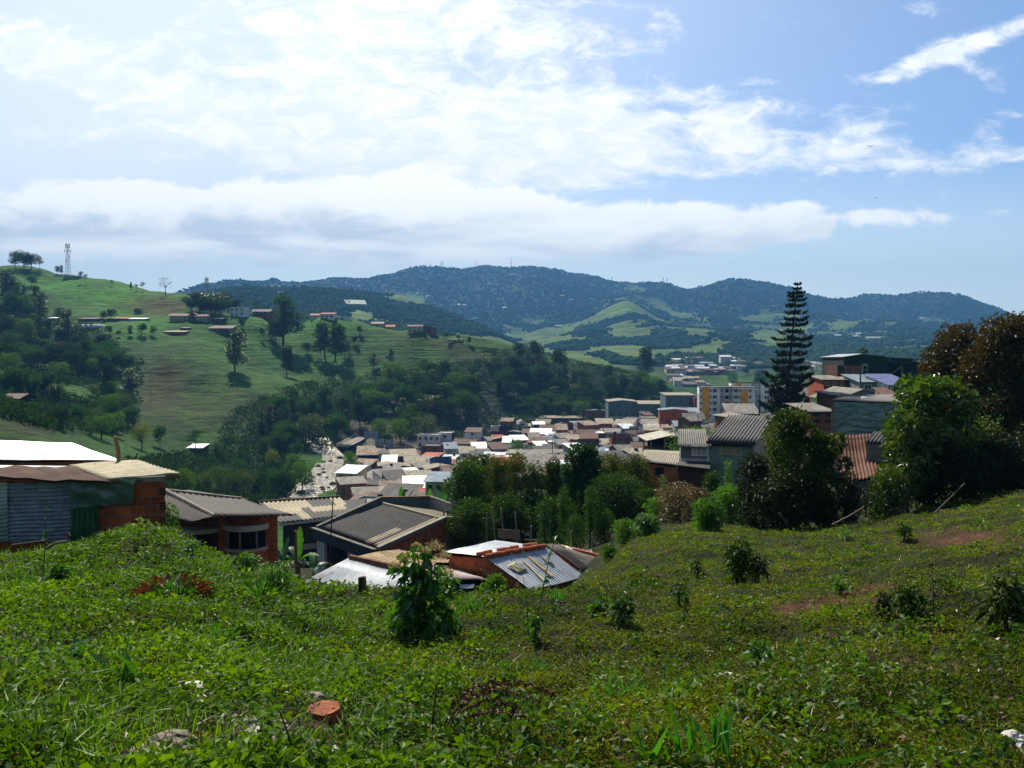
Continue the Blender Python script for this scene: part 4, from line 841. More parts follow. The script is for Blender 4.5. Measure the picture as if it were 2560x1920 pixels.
    s.build('roof', corr_mat('cream_gable_sheet', '#BDB7A6', col2='#9C968A', pitch=.3, amp=.02), k)
    # tarpaulin house
    TAR = mat('crumpled_green_plastic', '#7C9183', col2='#5C7468', scale=.8, rough=.25, spec=.7, detail=5)
    q = empty('tarpaulin_house', P(2170, 1085, 56), 'house whose end wall is sheeted in crumpled green plastic', 'house')
    A, B = P(2083, 1088, 56), P(2250, 1086, 57.5); top0, top1 = P(2084, 1004, 56), P(2252, 1010, 57.5); nx, nz = 60, 34; V, Fc = [], []
    for j in range(nz + 1):
        for i in range(nx + 1):
            u, v = i / nx, j / nz; p = A.lerp(B, u).lerp(top0.lerp(top1, u), v)
            w_ = float(fbm(np.array([u * 7. + v * 2.5]), np.array([v * 9. - u * 3]), 1., 4, 131, True)[0]); V.append(p + Vector((0, -1, 0)) * (.20 * w_ * (1 - (2 * v - 1) ** 6) + .05))
    for j in range(nz):
        for i in range(nx): kk = j * (nx + 1) + i; Fc.append([kk, kk + 1, kk + nx + 2, kk + nx + 1])
    o = link('plastic_sheet', npmesh('plastic_sheet', [tuple(v) for v in V], Fc, [TAR], smooth=True)); adopt(o, q)
    w = MB(); w.vprism([top0 + Vector((0, .4, .02)), top1 + Vector((.3, .4, .02)), top1 + Vector((3., 6, .3)), top0 + Vector((3., 6, .3))], -10, top=False); w.build('wall', CONC, q)
    s = MB(); corr(s, top0 + Vector((-.2, -.1, .12)), top1 + Vector((.6, -.1, .12)), P(2230, 985, 64), P(2120, 990, 64), .18, .03, rows=3, seed=121); solid(s.build('roof', corr_mat('grey_weathered_cement', '#76726C'), q, smooth=True), .03)
    s = MB(); s.slab([P(2150, 996, 60), P(2215, 1006, 58.5), P(2218, 1002, 60), P(2155, 990, 62)], .04); o = s.build('roof_sheet', TIN_W, q)
    # clay tile roof below it
    r = empty('clay_tile_house', P(2150, 1130, 46), 'old house with sagging roof of brown clay tiles half hidden by bushes', 'house')
    A, B, C, D = P(2105, 1205, 38), P(2205, 1190, 39), P(2180, 1086, 50), P(2090, 1090, 49.5)
    s = MB(); nr = 22
    for k_ in range(nr):
        a_, b_ = k_ / nr, (k_ + 1.25) / nr; up_ = Vector((0, 0, .05)); rj = random.Random(k_); sg = Vector((0, 0, -.25 * math.sin(math.pi * (k_ + .5) / nr)))
        corr(s, A.lerp(D, a_) + up_ + sg, B.lerp(C, a_) + up_ + sg, B.lerp(C, min(b_, 1.03)) + sg, A.lerp(D, min(b_, 1.03)) + sg, .24, .05, rows=1, seed=125 + k_, sag=.02, per=8)
    solid(s.build('roof', mat('brown_clay_tiles', '#7B4F38', col2='#4A332A', scale=3, coord='UV', bump=.03, bscale=3.), r), .03)
    w = MB(); w.vprism([A + Vector((.3, .4, -.2)), B + Vector((-.1, .4, -.2)), C + Vector((-.3, -.2, -.3)), D + Vector((.2, -.2, -.3))], -12, top=False); w.build('wall', mat('grey_lime_wall', '#80807A', var=.3), r)
    g = empty('grey_hut', P(2195, 1140, 44), 'small grey walled hut with tilted dark sheet roof beside the clay tiles', 'hut')
    A, B, C, D = P(2165, 1104, 43), P(2290, 1112, 42.5), P(2300, 1085, 47), P(2185, 1078, 47.5)
    s = MB(); corr(s, A, B, C, D, .2, .04, rows=4, seed=127); solid(s.build('roof', FIB_D, g, smooth=True), .03)
    w = MB(); w.vprism([A + Vector((.1, .2, -.1)), B + Vector((-.1, .2, -.1)), C + Vector((-.1, -.1, -.15)), D + Vector((.1, -.1, -.15))], -10.5, top=False); w.build('wall', mat('grey_lime_wall', '#80807A'), g)
stucco_house()
# ---------------------------------------------------------------- town
ROOFS = {'grey': (corr_mat('town_grey_cement', '#87817A', col2='#605B54', pitch=.3, amp=.03), 'grey sheet roof'), 'dark': (corr_mat('town_dark_cement', '#524F4C', col2='#393735', pitch=.3, amp=.03), 'dark grey roof'),
         'beige': (corr_mat('town_beige_cement', '#A4987F', col2='#766D5E', pitch=.3, amp=.03), 'beige sheet roof'), 'tin': (corr_mat('town_bright_zinc', '#C4C8CC', col2='#9A9FA4', pitch=.3, amp=.02, metal=.15, rough=.45), 'shining tin roof'),
         'rust': (corr_mat('town_rusty_zinc', '#7A4636', col2='#4F2E26', pitch=.3, amp=.03, patch='#A58A70', sheet=(1.1, 2.6)), 'rusty tin roof'), 'clay': (mat('town_clay_tiles', '#6B4736', col2='#46312A', scale=2.5, bump=.06, bscale=6), 'brown clay tile roof'),
         'white': (mat('town_white_slab', '#D8D6D0', col2='#A8A49B', scale=.6), 'white flat roof'), 'orange': (mat('town_orange_sheet', '#B4573B', col2='#8A4230', scale=1), 'orange sheet roof'), 'concrete': (mat('town_concrete_slab', '#8D877B', col2='#6A665E', scale=.6), 'concrete slab roof'),
         'blue': (mat('town_blue_grey_sheet', '#7C8B98', col2='#5F6C78', scale=.6), 'blue grey sheet roof')}
WALLS = {'brick': (BRICK_F, 'brick'), 'dbrick': (brick_mat('town_dark_brick', '#6C4434', '#573629', '#5C544C', w=.5, h=.3), 'dark brick'), 'white': (mat('town_white_wall', '#DEDCD5', col2='#B5B2AA', scale=.5), 'white'), 'cream': (mat('town_cream_wall', '#BDB08E', col2='#998D70', scale=.5), 'cream'),
         'blue': (mat('town_blue_wall', '#2F5E96', col2='#274E7C', scale=.5), 'blue'), 'grey': (mat('town_grey_wall', '#85878A', col2='#66696C', scale=.5), 'grey'), 'slate': (mat('town_slate_wall', '#4E5F6C', col2='#41505B', scale=.4), 'slate grey'), 'red': (mat('town_red_wall', '#6E2A26', col2='#5A231F', scale=.5), 'dark red'),
         'yellow': (mat('town_yellow_wall', '#C98F22', col2='#A87418', scale=.5), 'yellow'), 'navy': (mat('town_navy_wall', '#222B3C', col2='#1A2230', scale=.5), 'navy'), 'black': (DARK, 'dark'), 'orange': (brick_mat('town_orange_brick', '#9E4A2A', '#8C4024', '#80604E', w=.5, h=.3), 'orange brick'), 'green': (mat('town_mint_wall', '#8FA796', col2='#6F8678', scale=.5), 'mint green'),
         'teal': (corr_mat('teal_wall_sheet', '#566B70', col2='#4B5E63', pitch=.9, amp=.02, sheet=(40, 40)), 'grey green')}
_WM = {}
def win_mesh(frame='white'):
    """one shared unit window: frame and mullion round a dark pane"""
    if frame not in _WM:
        mb = MB(); mb.box((0, 0, 0), .9, .1, .9, m=1)
        for x in (-.47, 0, .47): mb.box((x, -.02, 0), .07 if x else .05, .16, 1.0)
        for z in (-.47, .47): mb.box((0, -.02, z), .88, .15, .07)
        _WM[frame] = mb.mesh('window', [{'white': FRAME_W, 'dark': mat('dark_frame', '#3A3F42'), 'brown': mat('brown_window_frame', '#5A4030', var=.2)}[frame], GLASS])
    return _WM[frame]
def put_window(t, x, y, z, w, h, rz=0., frame='white', name='window'):
    o = bpy.data.objects.new(name, win_mesh(frame)); COL.objects.link(o); o.parent = t; o.location = (x, y, z); o.scale = (w, 1, h); o.rotation_euler = (0, 0, rz); return o
def kid(mb, name, m, t):
    o = mb.build(name, m, None); o.parent = t; return o
TOWN = []                                                  # (px, py, object, short landmark phrase)
def house(x, y, z, w, d, h, rz, roof='front', rm='grey', wm='brick', wins=2, storeys=1, pitch=.14, ov=.45, label='', group=None, name='town_house', frame='white', cat='house', sidewins=0, door=True, found=2.5, parts=True, right=None):
    t = empty(name, (x, y, z), label, cat, group, rz)
    W2, D2 = w / 2, d / 2; R = ROOFS[rm][0]; Wm = WALLS[wm][0]; rise = pitch * (d if roof in ('front', 'back') else (d / 2 if roof == 'gx' else w / 2))
    zf = {'front': 0, 'back': rise, 'gx': 0, 'gy': 0, 'flat': 0, 'left': 0}[roof]; zb = {'front': rise, 'back': 0, 'gx': 0, 'gy': 0, 'flat': 0, 'left': 0}[roof]
    wl = MB(); q = [(-W2, -D2, h + zf), (W2, -D2, h + zf), (W2, D2, h + zb), (-W2, D2, h + zb)]
    if roof == 'gx':
        lo = -found
        wl.face([(-W2, -D2, lo), (W2, -D2, lo), (W2, -D2, h), (-W2, -D2, h)]); wl.face([(W2, D2, lo), (-W2, D2, lo), (-W2, D2, h), (W2, D2, h)])
        wl.face([(W2, -D2, lo), (W2, D2, lo), (W2, D2, h), (W2, 0, h + rise), (W2, -D2, h)]); wl.face([(-W2, D2, lo), (-W2, -D2, lo), (-W2, -D2, h), (-W2, 0, h + rise), (-W2, D2, h)])
    elif roof == 'gy':
        lo = -found
        wl.face([(-W2, -D2, lo), (W2, -D2, lo), (W2, -D2, h), (0, -D2, h + rise), (-W2, -D2, h)]); wl.face([(W2, D2, lo), (-W2, D2, lo), (-W2, D2, h), (0, D2, h + rise), (W2, D2, h)])
        wl.face([(W2, -D2, lo), (W2, D2, lo), (W2, D2, h), (W2, -D2, h)]); wl.face([(-W2, D2, lo), (-W2, -D2, lo), (-W2, -D2, h), (-W2, D2, h)])
    else: wl.vprism(q, -found, top=False)
    kid(wl, 'wall', [Wm], t)
    if right:
        sd = MB(); sd.face([(W2 + .03, -D2, -found), (W2 + .03, D2, -found), (W2 + .03, D2, h + zb), (W2 + .03, -D2, h + zf)]); sd = kid(sd, 'side_wall', WALLS[right][0], t); sd['label'] = WALLS[right][1] + ' side wall'
    r = MB(); e = .08
    def sl(pts): r.slab([(a, b, c + .10) for a, b, c in pts], .09)
    if roof == 'front': sl([(-W2 - ov, -D2 - ov, h - pitch * ov), (W2 + ov, -D2 - ov, h - pitch * ov), (W2 + ov, D2 + ov * .5, h + rise + pitch * ov * .5), (-W2 - ov, D2 + ov * .5, h + rise + pitch * ov * .5)])
    elif roof == 'back': sl([(-W2 - ov, -D2 - ov, h + rise + pitch * ov), (W2 + ov, -D2 - ov, h + rise + pitch * ov), (W2 + ov, D2 + ov, h - pitch * ov), (-W2 - ov, D2 + ov, h - pitch * ov)])
    elif roof == 'gx':
        sl([(-W2 - ov, -D2 - ov, h - pitch * ov), (W2 + ov, -D2 - ov, h - pitch * ov), (W2 + ov, 0, h + rise), (-W2 - ov, 0, h + rise)]); sl([(-W2 - ov, 0, h + rise), (W2 + ov, 0, h + rise), (W2 + ov, D2 + ov, h - pitch * ov), (-W2 - ov, D2 + ov, h - pitch * ov)])
    elif roof == 'gy':
        sl([(-W2 - ov, -D2 - ov, h - pitch * ov), (0, -D2 - ov, h + rise), (0, D2 + ov, h + rise), (-W2 - ov, D2 + ov, h - pitch * ov)]); sl([(0, -D2 - ov, h + rise), (W2 + ov, -D2 - ov, h - pitch * ov), (W2 + ov, D2 + ov, h - pitch * ov), (0, D2 + ov, h + rise)])
    else:
        r.box((0, 0, h - .05), w - .3, d - .3, .12)
    kid(r, 'roof', [R], t)
    if roof == 'flat':
        pw = MB(); ph = .5
        for cx, cy, sx, sy in ((0, -D2 + .08, w, .16), (0, D2 - .08, w, .16), (-W2 + .08, 0, .16, d - .34), (W2 - .08, 0, .16, d - .34)): pw.box((cx, cy, h + ph / 2 + .002), sx, sy, ph)
        kid(pw, 'parapet', [Wm if wm != 'brick' else CONC], t)
    if parts:
        fh = h / storeys
        for s_ in range(storeys):
            for k in range(wins):
                u = (k + .5) / wins; xx = -W2 + w * u
                if door and s_ == 0 and k == wins // 2: put_window(t, xx, -D2 - .03, fh * .40, .95, fh * .74, frame='dark', name='door')
                else: put_window(t, xx, -D2 - .03, fh * (s_ + .56), min(1.25, w / wins * .5), fh * .42, frame=frame)
            for k in range(sidewins): put_window(t, W2 + .05, -D2 + d * (k + .5) / sidewins, fh * (s_ + .56), min(1.2, d / sidewins * .45), fh * .42, rz=math.pi / 2, frame=frame)
    return t
def town(px0, px1, pe, pb, label, d=9, roof='front', rm='grey', wm='brick', wins=2, storeys=1, rz=0., short=None, Y=None, **k):
    """town house standing on the ground at a photo pixel row, as wide and high as it shows there"""
    pc = (px0 + px1) / 2; g = hit(pc, pb, 120) if Y is None else P(pc, pb, Y); Yd = g.y
    w = (px1 - px0) / F * Yd / max(.8, math.cos(rz)); h = (pb - pe) / F * Yd
    c = Vector((g.x, g.y, g.z)) + Vector((-math.sin(rz), math.cos(rz), 0)) * d / 2
    t = house(c.x, c.y, g.z, w, d, h, rz, roof, rm, wm, wins, storeys, label=label, group=k.pop('group', 'houses of the town by the river'), **k)
    TOWN.append((pc, (pe + pb) / 2, t, short, c, max(w, d))); return t
R_ = math.radians
def build_town():
    T = town
    # by the river bridge
    a = T(1043, 1100, 1089, 1121, 'white flat roofed building with a row of small windows, largest white one near the bridge', 10, 'flat', 'white', 'white', 4, 2, R_(-4), 'the long white building', door=False, frame='dark')
    T(1096, 1129, 1084, 1116, 'white tower block with navy side wall joined to the long white building', 9, 'flat', 'white', 'white', 1, 2, R_(-6), 'the navy sided tower', right='navy', door=False, frame='dark')
    T(894, 964, 1137, 1148, 'open hall under a broad rusty roof beside the river billboards', 14, 'front', 'rust', 'black', 0, 1, R_(10), 'the rusty hall', pitch=.2, door=False)
    T(980, 1044, 1140, 1156, 'brick house with striped grey and pale roof right of the rusty hall', 13, 'front', 'beige', 'dbrick', 2, 1, R_(14), 'the striped roof house')
    T(947, 981, 1134, 1151, 'low shed with dark grey curved sheeting in front of the rusty hall', 7, 'front', 'dark', 'grey', 1, 1, R_(5), None)
    T(1052, 1098, 1116, 1143, 'plain brick cube house directly below the long white building', 9, 'flat', 'concrete', 'brick', 2, 2, R_(-8), 'the plain brick cube', door=False, frame='brown')
    T(1113, 1157, 1119, 1136, 'brick house with cream corner post below the navy sided tower', 9, 'flat', 'concrete', 'dbrick', 2, 1, R_(-14), None)
    T(1129, 1186, 1109, 1128, 'bright blue house under a sagging brown clay tile roof', 9, 'gx', 'clay', 'blue', 2, 1, R_(-16), 'the blue house', pitch=.4, frame='dark')
    T(1191, 1234, 1101, 1113, 'white cottage row with three dark windows right of the blue house', 9, 'gx', 'grey', 'white', 3, 1, R_(-12), 'the white cottage row', pitch=.35, frame='dark')
    T(1184, 1223, 1113, 1128, 'two tone brick house below the white cottage row', 8, 'flat', 'concrete', 'orange', 1, 1, R_(-8), None)
    T(1175, 1212, 1126, 1139, 'low orange brick box in front of the two tone brick house', 7, 'flat', 'concrete', 'orange', 1, 1, R_(-6), None)
    T(1216, 1253, 1124, 1141, 'slate coloured shed under pale sheets below the orange canopy', 8, 'back', 'beige', 'slate', 1, 1, R_(6), 'the slate shed')
    T(1256, 1277, 1106, 1134, 'narrow two storey brick house with shining tin roof near the tree belt', 8, 'front', 'tin', 'dbrick', 1, 2, R_(-4), None, pitch=.3)
    T(1278, 1293, 1110, 1134, 'narrow windowless dark house at the edge of the garden trees', 8, 'flat', 'concrete', 'dbrick', 0, 1, R_(-4), None)
    # half built house under sheets
    h = T(1226, 1247, 1080, 1094, 'unfinished brick house with white plastic sheet over its upper floor', 8, 'flat', 'concrete', 'orange', 0, 1, R_(-10), 'the white sheeted house', door=False)
    h2 = T(1247, 1268, 1080, 1094, 'unfinished brick house with dark blue tarpaulin over its upper floor', 8, 'flat', 'concrete', 'orange', 0, 1, R_(-10), 'the blue tarpaulin house', door=False)
    for t, col, col2 in ((h, '#D5D2CA', '#A5A29A'), (h2, '#1D2A42', '#152034')):
        mb = MB(); n = 9; hgt = 3.4; bz = t.children[0].dimensions.z - 2.5 if False else max(v.co.z for v in t.children[0].data.vertices)
        wv = [v.co for v in t.children[0].data.vertices]; X0, X1 = min(v.x for v in wv), max(v.x for v in wv); rnd = random.Random(7); base = len(mb.v)
        for j in range(4):
            for i in range(n + 1): mb.v.append(Vector((X0 + (X1 - X0) * i / n, -4.2 + (.5 if j == 3 else 0) + rnd.uniform(-.25, .25), bz + hgt * j / 3 + (rnd.uniform(-.5, .4) if j == 3 else 0))))
        for i in range(n + 1): mb.v.append(Vector((X0 + (X1 - X0) * i / n, 2 + rnd.uniform(-.2, .2), bz + hgt * .8 + rnd.uniform(-.3, .3))))
        for j in range(4):
            for i in range(n): k = base + j * (n + 1) + i; mb.f.append([k, k + 1, k + n + 2, k + n + 1]); mb.m.append(0)
        o = kid(mb, 'plastic_sheet', mat('sheet_' + ('white' if t is h else 'navy'), col, col2=col2, rough=.4, scale=1), t)
    T(1251, 1281, 1053, 1080, 'tall narrow house with red brown gable roof at the wood edge', 9, 'gx', 'rust', 'dbrick', 2, 2, R_(-12), 'the red brown gable house', pitch=.4)
    T(1278, 1298, 1060, 1082, 'cream two storey house between two gabled houses at the wood edge', 8, 'front', 'beige', 'cream', 1, 2, R_(-12), None)
    T(1296, 1317, 1056, 1080, 'white fronted gable house with wide upper window at the wood edge', 9, 'gy', 'grey', 'white', 1, 2, R_(8), 'the white gable house', pitch=.5, frame='dark')
    T(1232, 1258, 1098, 1106, 'small shelter under a vivid orange sheet roof', 7, 'front', 'orange', 'dbrick', 0, 1, R_(6), 'the orange canopy', pitch=.25, door=False)
    T(1250, 1278, 1108, 1121, 'shed with bright white tin sheets below the orange canopy', 8, 'front', 'tin', 'grey', 1, 1, R_(-10), None, pitch=.22)
    T(1318, 1340, 1066, 1080, 'low house with long pale roof right of the white gable house', 8, 'front', 'beige', 'dbrick', 1, 1, R_(0), None)
    T(1337, 1373, 1058, 1070, 'mint green gable house with weathered roof', 9, 'gx', 'beige', 'green', 1, 1, R_(-18), 'the mint gable house', pitch=.5)
    T(1346, 1410, 1076, 1094, 'house under a big brown clay tile roof in the middle of town', 13, 'gx', 'clay', 'dbrick', 2, 1, R_(-14), 'the big clay roof', pitch=.42)
    T(1325, 1377, 1087, 1100, 'long dark fronted house with gleaming ribbed tin roof', 7, 'front', 'tin', 'black', 2, 1, R_(-6), 'the ribbed tin roof', pitch=.42)
    T(1350, 1455, 1045, 1056, 'long low building with pale roof along the wood edge', 8, 'front', 'beige', 'red', 5, 1, R_(-2), 'the long pale roof', pitch=.12)
    T(1398, 1425, 1062, 1074, 'low slate house left of the dark hipped roof', 8, 'gy', 'dark', 'slate', 1, 1, R_(10), None, pitch=.3)
    T(1425, 1455, 1060, 1072, 'blue grey house with stepped roof behind the dark hipped roof', 8, 'front', 'blue', 'slate', 2, 1, R_(-6), None)
    T(1435, 1495, 1070, 1082, 'house with dark hipped roof left of the white and brick house', 12, 'gx', 'dark', 'dbrick', 2, 1, R_(-8), 'the dark hipped roof', pitch=.42)
    T(1494, 1536, 1059, 1084, 'two storey house with bare brick side under a mottled beige roof', 12, 'front', 'beige', 'orange', 0, 2, R_(0), 'the mottled beige roof', pitch=.16, door=False)
    T(1536, 1580, 1062, 1086, 'white fronted two storey house with big dark windows', 12, 'front', 'beige', 'white', 2, 2, R_(-14), 'the white two storey front', pitch=.16, frame='dark', door=False)
    T(1508, 1542, 1080, 1099, 'cream house with two square windows and brown tile roof', 8, 'gx', 'clay', 'cream', 2, 1, R_(-10), 'the cream two window house', pitch=.4, frame='brown', door=False)
    T(1397, 1440, 1106, 1122, 'grey plaster house joined to the yellow house under one beige roof', 11, 'front', 'beige', 'grey', 1, 1, R_(-20), None, pitch=.18)
    T(1432, 1474, 1108, 1126, 'bright yellow house with beige roof', 11, 'front', 'beige', 'yellow', 2, 1, R_(14), 'the yellow house', pitch=.18, frame='dark')
    T(1376, 1432, 1086, 1096, 'house with flat white roof above the yellow house', 8, 'front', 'tin', 'dbrick', 2, 1, R_(6), None, pitch=.1)
    T(1335, 1398, 1108, 1122, 'brown brick row with thin white roof left of the yellow house', 8, 'front', 'tin', 'dbrick', 3, 1, R_(-2), None, pitch=.08)
    T(1310, 1444, 1146, 1162, 'wide house under a large stained grey roof just above the garden trees', 16, 'front', 'grey', 'brick', 3, 1, R_(10), 'the large stained roof', pitch=.10)
    T(1466, 1595, 1134, 1150, 'wide building with large dark roof holding a bright white sheet', 18, 'front', 'dark', 'grey', 3, 1, R_(-8), 'the large dark roof', pitch=.08)
    T(1500, 1568, 1140, 1152, 'low shed under a brilliant white sheet roof above the tree belt', 8, 'front', 'tin', 'cream', 0, 1, R_(-12), None, pitch=.22)
    T(1496, 1596, 1108, 1119, 'row of low houses under patched pale roofs above the large dark roof', 10, 'front', 'beige', 'slate', 4, 1, R_(-4), None, pitch=.1)
    T(1612, 1682, 1076, 1095, 'brick house with long beige roof below the orange brick house', 10, 'front', 'beige', 'brick', 2, 1, R_(-8), 'the long beige roof', pitch=.12)
    T(1600, 1640, 1046, 1058, 'low house with clay roof in front of the grey green warehouse', 10, 'gx', 'clay', 'dbrick', 2, 1, R_(-6), None, pitch=.4)
    T(1548, 1612, 1048, 1062, 'house with wide brown clay roof below the grey green warehouse', 14, 'gx', 'clay', 'dbrick', 2, 1, R_(-10), 'the wide clay roof', pitch=.4)
    T(1604, 1668, 1060, 1074, 'grey house with pale striped roof left of the apartment blocks', 11, 'front', 'grey', 'slate', 3, 1, R_(-10), None, pitch=.16)
    T(1668, 1712, 1052, 1074, 'brick house with small grey roof below the orange brick house', 9, 'front', 'dark', 'dbrick', 2, 1, R_(-6), None)
    T(1690, 1755, 1066, 1082, 'low house with blue grey roof at the foot of the apartment blocks', 10, 'front', 'blue', 'grey', 2, 1, R_(-4), None)
    # brick box, warehouses
    T(1470, 1520, 1027, 1046, 'brick cube with overhanging pale tin roof left of the grey green warehouse', 11, 'gy', 'blue', 'brick', 2, 1, R_(10), 'the brick cube', pitch=.12, frame='brown', door=False)
    T(1521, 1592, 1004, 1046, 'long grey green warehouse with scattered small windows and shallow roof', 26, 'gy', 'beige', 'teal', 4, 2, R_(-3), 'the long grey green warehouse', pitch=.10, Y=470, frame='dark', cat='warehouse', name='warehouse', door=False)
    T(1592, 1664, 1010, 1048, 'lower right half of the grey green warehouse with sloping roof', 26, 'front', 'beige', 'teal', 3, 2, R_(-3), None, pitch=.03, Y=468, frame='dark', cat='warehouse', name='warehouse', door=False)
    T(1664, 1737, 988, 1050, 'tall grey green warehouse with crimson end wall beside the apartments', 26, 'front', 'beige', 'teal', 3, 2, R_(-4), 'the tall grey green warehouse', pitch=.02, Y=440, frame='dark', cat='warehouse', name='warehouse', door=False)
    T(1736, 1750, 996, 1052, 'narrow crimson block at the end of the tall grey green warehouse', 20, 'flat', 'red' if 'red' in ROOFS else 'concrete', 'red', 0, 1, R_(-4), None, Y=432, door=False)
    T(1650, 1722, 1026, 1047, 'orange brick house under a shallow grey gable roof below the tall warehouse', 13, 'gy', 'blue', 'orange', 1, 1, R_(-8), 'the orange brick house', pitch=.10, frame='brown', door=False, Y=350)
    T(1722, 1744, 1029, 1047, 'cream balcony end of the orange brick house', 11, 'front', 'blue', 'cream', 2, 1, R_(-10), None, pitch=.1, frame='dark', Y=346)
    # lower town near the river
    T(838, 894, 1194, 1212, 'low black fronted building with white side wall on the river bank', 9, 'flat', 'white', 'navy', 1, 1, R_(-4), 'the black fronted building', right='white', frame='dark')
    T(924, 1027, 1168, 1186, 'long brick house with pale gabled roof near the river bend', 10, 'gy', 'beige', 'brick', 3, 1, R_(16), 'the long brick house', pitch=.14)
    T(905, 962, 1190, 1204, 'dark house with weathered beige roof below the long brick house', 10, 'gy', 'grey', 'slate', 1, 1, R_(14), None, pitch=.2)
    T(960, 1002, 1192, 1226, 'blue and white two storey balcony house on the street', 9, 'front', 'grey', 'white', 4, 2, R_(34), 'the blue and white balcony house', pitch=.2, frame='dark')
    T(999, 1080, 1200, 1214, 'grey stone house under a large cream sheet roof', 12, 'front', 'beige', 'slate', 2, 1, R_(10), 'the large cream roof', pitch=.16)
    T(1066, 1141, 1172, 1193, 'long dark red house by the garden trees', 10, 'gy', 'beige', 'red', 1, 1, R_(16), 'the dark red house', pitch=.18, frame='brown')
    T(1080, 1136, 1156, 1174, 'row of white fronts with many dark windows along the street', 8, 'front', 'grey', 'white', 7, 1, R_(24), 'the white street row', frame='dark')
    T(1044, 1084, 1168, 1188, 'near end of the white street row with tall dark doorways', 8, 'front', 'grey', 'cream', 5, 1, R_(26), None, frame='dark')
    T(1014, 1090, 1158, 1172, 'broad house with mottled beige roof behind the white street row', 12, 'front', 'beige', 'navy', 2, 1, R_(10), None, pitch=.14)
    T(955, 990, 1156, 1168, 'shed with curled white tin roof near the river', 8, 'front', 'tin', 'cream', 1, 1, R_(6), None, pitch=.3)
    T(906, 944, 1198, 1212, 'brick house with grey double roof behind the black fronted building', 9, 'gy', 'grey', 'dbrick', 1, 1, R_(10), None, pitch=.16)
    T(926, 966, 1212, 1228, 'white washed row with rusty tile patches left of the blue balcony house', 9, 'front', 'rust', 'white', 4, 1, R_(30), None, frame='dark')
    T(880, 912, 1226, 1240, 'small grey hut with dark window among the flat roofs', 7, 'flat', 'concrete', 'cream', 1, 1, R_(10), None, frame='dark')
    T(1026, 1072, 1216, 1230, 'brick house with white sheeted wall below the large cream roof', 10, 'gy', 'grey', 'brick', 1, 1, R_(24), None, pitch=.2)
    T(1060, 1140, 1224, 1236, 'house with big dull white roof left of the garden trees', 10, 'front', 'tin', 'grey', 1, 1, R_(4), None, pitch=.1)
    T(1058, 1120, 1206, 1218, 'dark roofed house with small porch by the garden trees', 9, 'gy', 'dark', 'dbrick', 2, 1, R_(20), None, pitch=.2)
    T(1010, 1066, 1242, 1268, 'house with gleaming white roof behind the banana plants', 10, 'front', 'tin', 'white', 1, 1, R_(8), 'the gleaming roof behind the bananas', pitch=.35)
    T(868, 918, 1258, 1296, 'brick house with beige lean-to roof left of the banana plants', 8, 'left', 'beige', 'brick', 0, 1, R_(-24), 'the brick house beside the bananas', door=False)
    T(955, 1010, 1232, 1250, 'house with small red roof patch above the banana plants', 9, 'front', 'rust', 'grey', 2, 1, R_(12), None, pitch=.25)
build_town()
def fill_town():
    """the rest of the close-packed roofs, each a house of its own"""
    rnd = random.Random(5); done = [(c, r) for _, _, _, _, c, r in TOWN]; marks = [(px, py, s) for px, py, t, s, *_ in TOWN if s]; used = set(); n = 0
    for Y in (166, 177, 188, 200, 212, 225, 238, 252, 266, 281, 296, 312, 328, 345, 362, 380, 398, 417, 436, 456):
        x0 = (880 - 1280) / F * Y if Y < 220 else (850 - 1280) / F * Y + max(0, (Y - 300)) * .22
        if Y > 330: x0 = (1000 + (Y - 330) * 1.9 - 1280) / F * Y
        x = x0
        while x < (1745 - 1280) / F * Y:
            w, d = rnd.uniform(5.2, 8.6), rnd.uniform(6.5, 9); cx, cy = x + w / 2, Y + rnd.uniform(-4, 4); x += w + rnd.uniform(.2, 1.6)
            px, py = proj(cx, cy, gz(cx, cy) + 3)
            if py > 1290 or (px > 1150 and Y < 200) or px > 1745: continue
            if any((c.x - cx) ** 2 + (c.y - cy) ** 2 < (.5 * (r + max(w, d)) * .80) ** 2 for c, r in done): continue
            rm = rnd.choice(['grey'] * 5 + ['beige'] * 3 + ['tin'] * 3 + ['dark'] * 3 + ['rust', 'rust', 'clay', 'clay', 'clay', 'clay', 'concrete', 'blue', 'orange'])
            wm = rnd.choice(['brick'] * 4 + ['orange'] + ['dbrick'] * 2 + ['white', 'white', 'cream', 'cream', 'grey', 'slate', 'blue', 'green']); rf = rnd.choice(['front', 'front', 'front', 'gx', 'gy', 'back'])
            if rm == 'concrete': rf = 'flat'
            mk = sorted(marks, key=lambda m: (m[0] - px) ** 2 + (2 * (m[1] - py)) ** 2)
            lab = None
            for m in mk[:14]:
                dx, dy = px - m[0], py - m[1]; rel = ('right of' if dx > 0 else 'left of') if abs(dx) > 2.2 * abs(dy) else ('behind' if dy < 0 else 'in front of')
                for lead in ('', 'another ', 'one more ', 'further '):
                    l = f"{lead}{WALLS[wm][1]} house with {ROOFS[rm][1]} {rel} {m[2]}"
                    if l not in used: lab = l; break
                if lab: break
            used.add(lab); n += 1
            rz = R_(rnd.choice([-14, -8, 4, 12, 22]) + rnd.uniform(-4, 4)); h = rnd.uniform(2.8, 3.9) * (1 if rnd.random() < .62 else 1.7)
            t = house(cx, cy, gz(cx, cy), w, d, h, rz, rf, rm, wm, rnd.choice([1, 2, 2, 3]), 2 if h > 4 else 1, rnd.uniform(.08, .3) if rf != 'gx' else .35, label=lab, group='houses of the town by the river', frame=rnd.choice(['white', 'dark', 'brown']))
            if rnd.random() < .4:
                q = MB(); tk = Vector((rnd.uniform(-.3, .3) * w, rnd.uniform(0, .3) * d, h + .35)); q.tube([tk, tk + Vector((0, 0, 1.2))], .6, 9); kid(q, 'water_tank', WALLS[rnd.choice(['black', 'navy', 'grey'])][0], t)
            done.append((Vector((cx, cy, 0)), max(w, d)))
    print('filler houses', n)
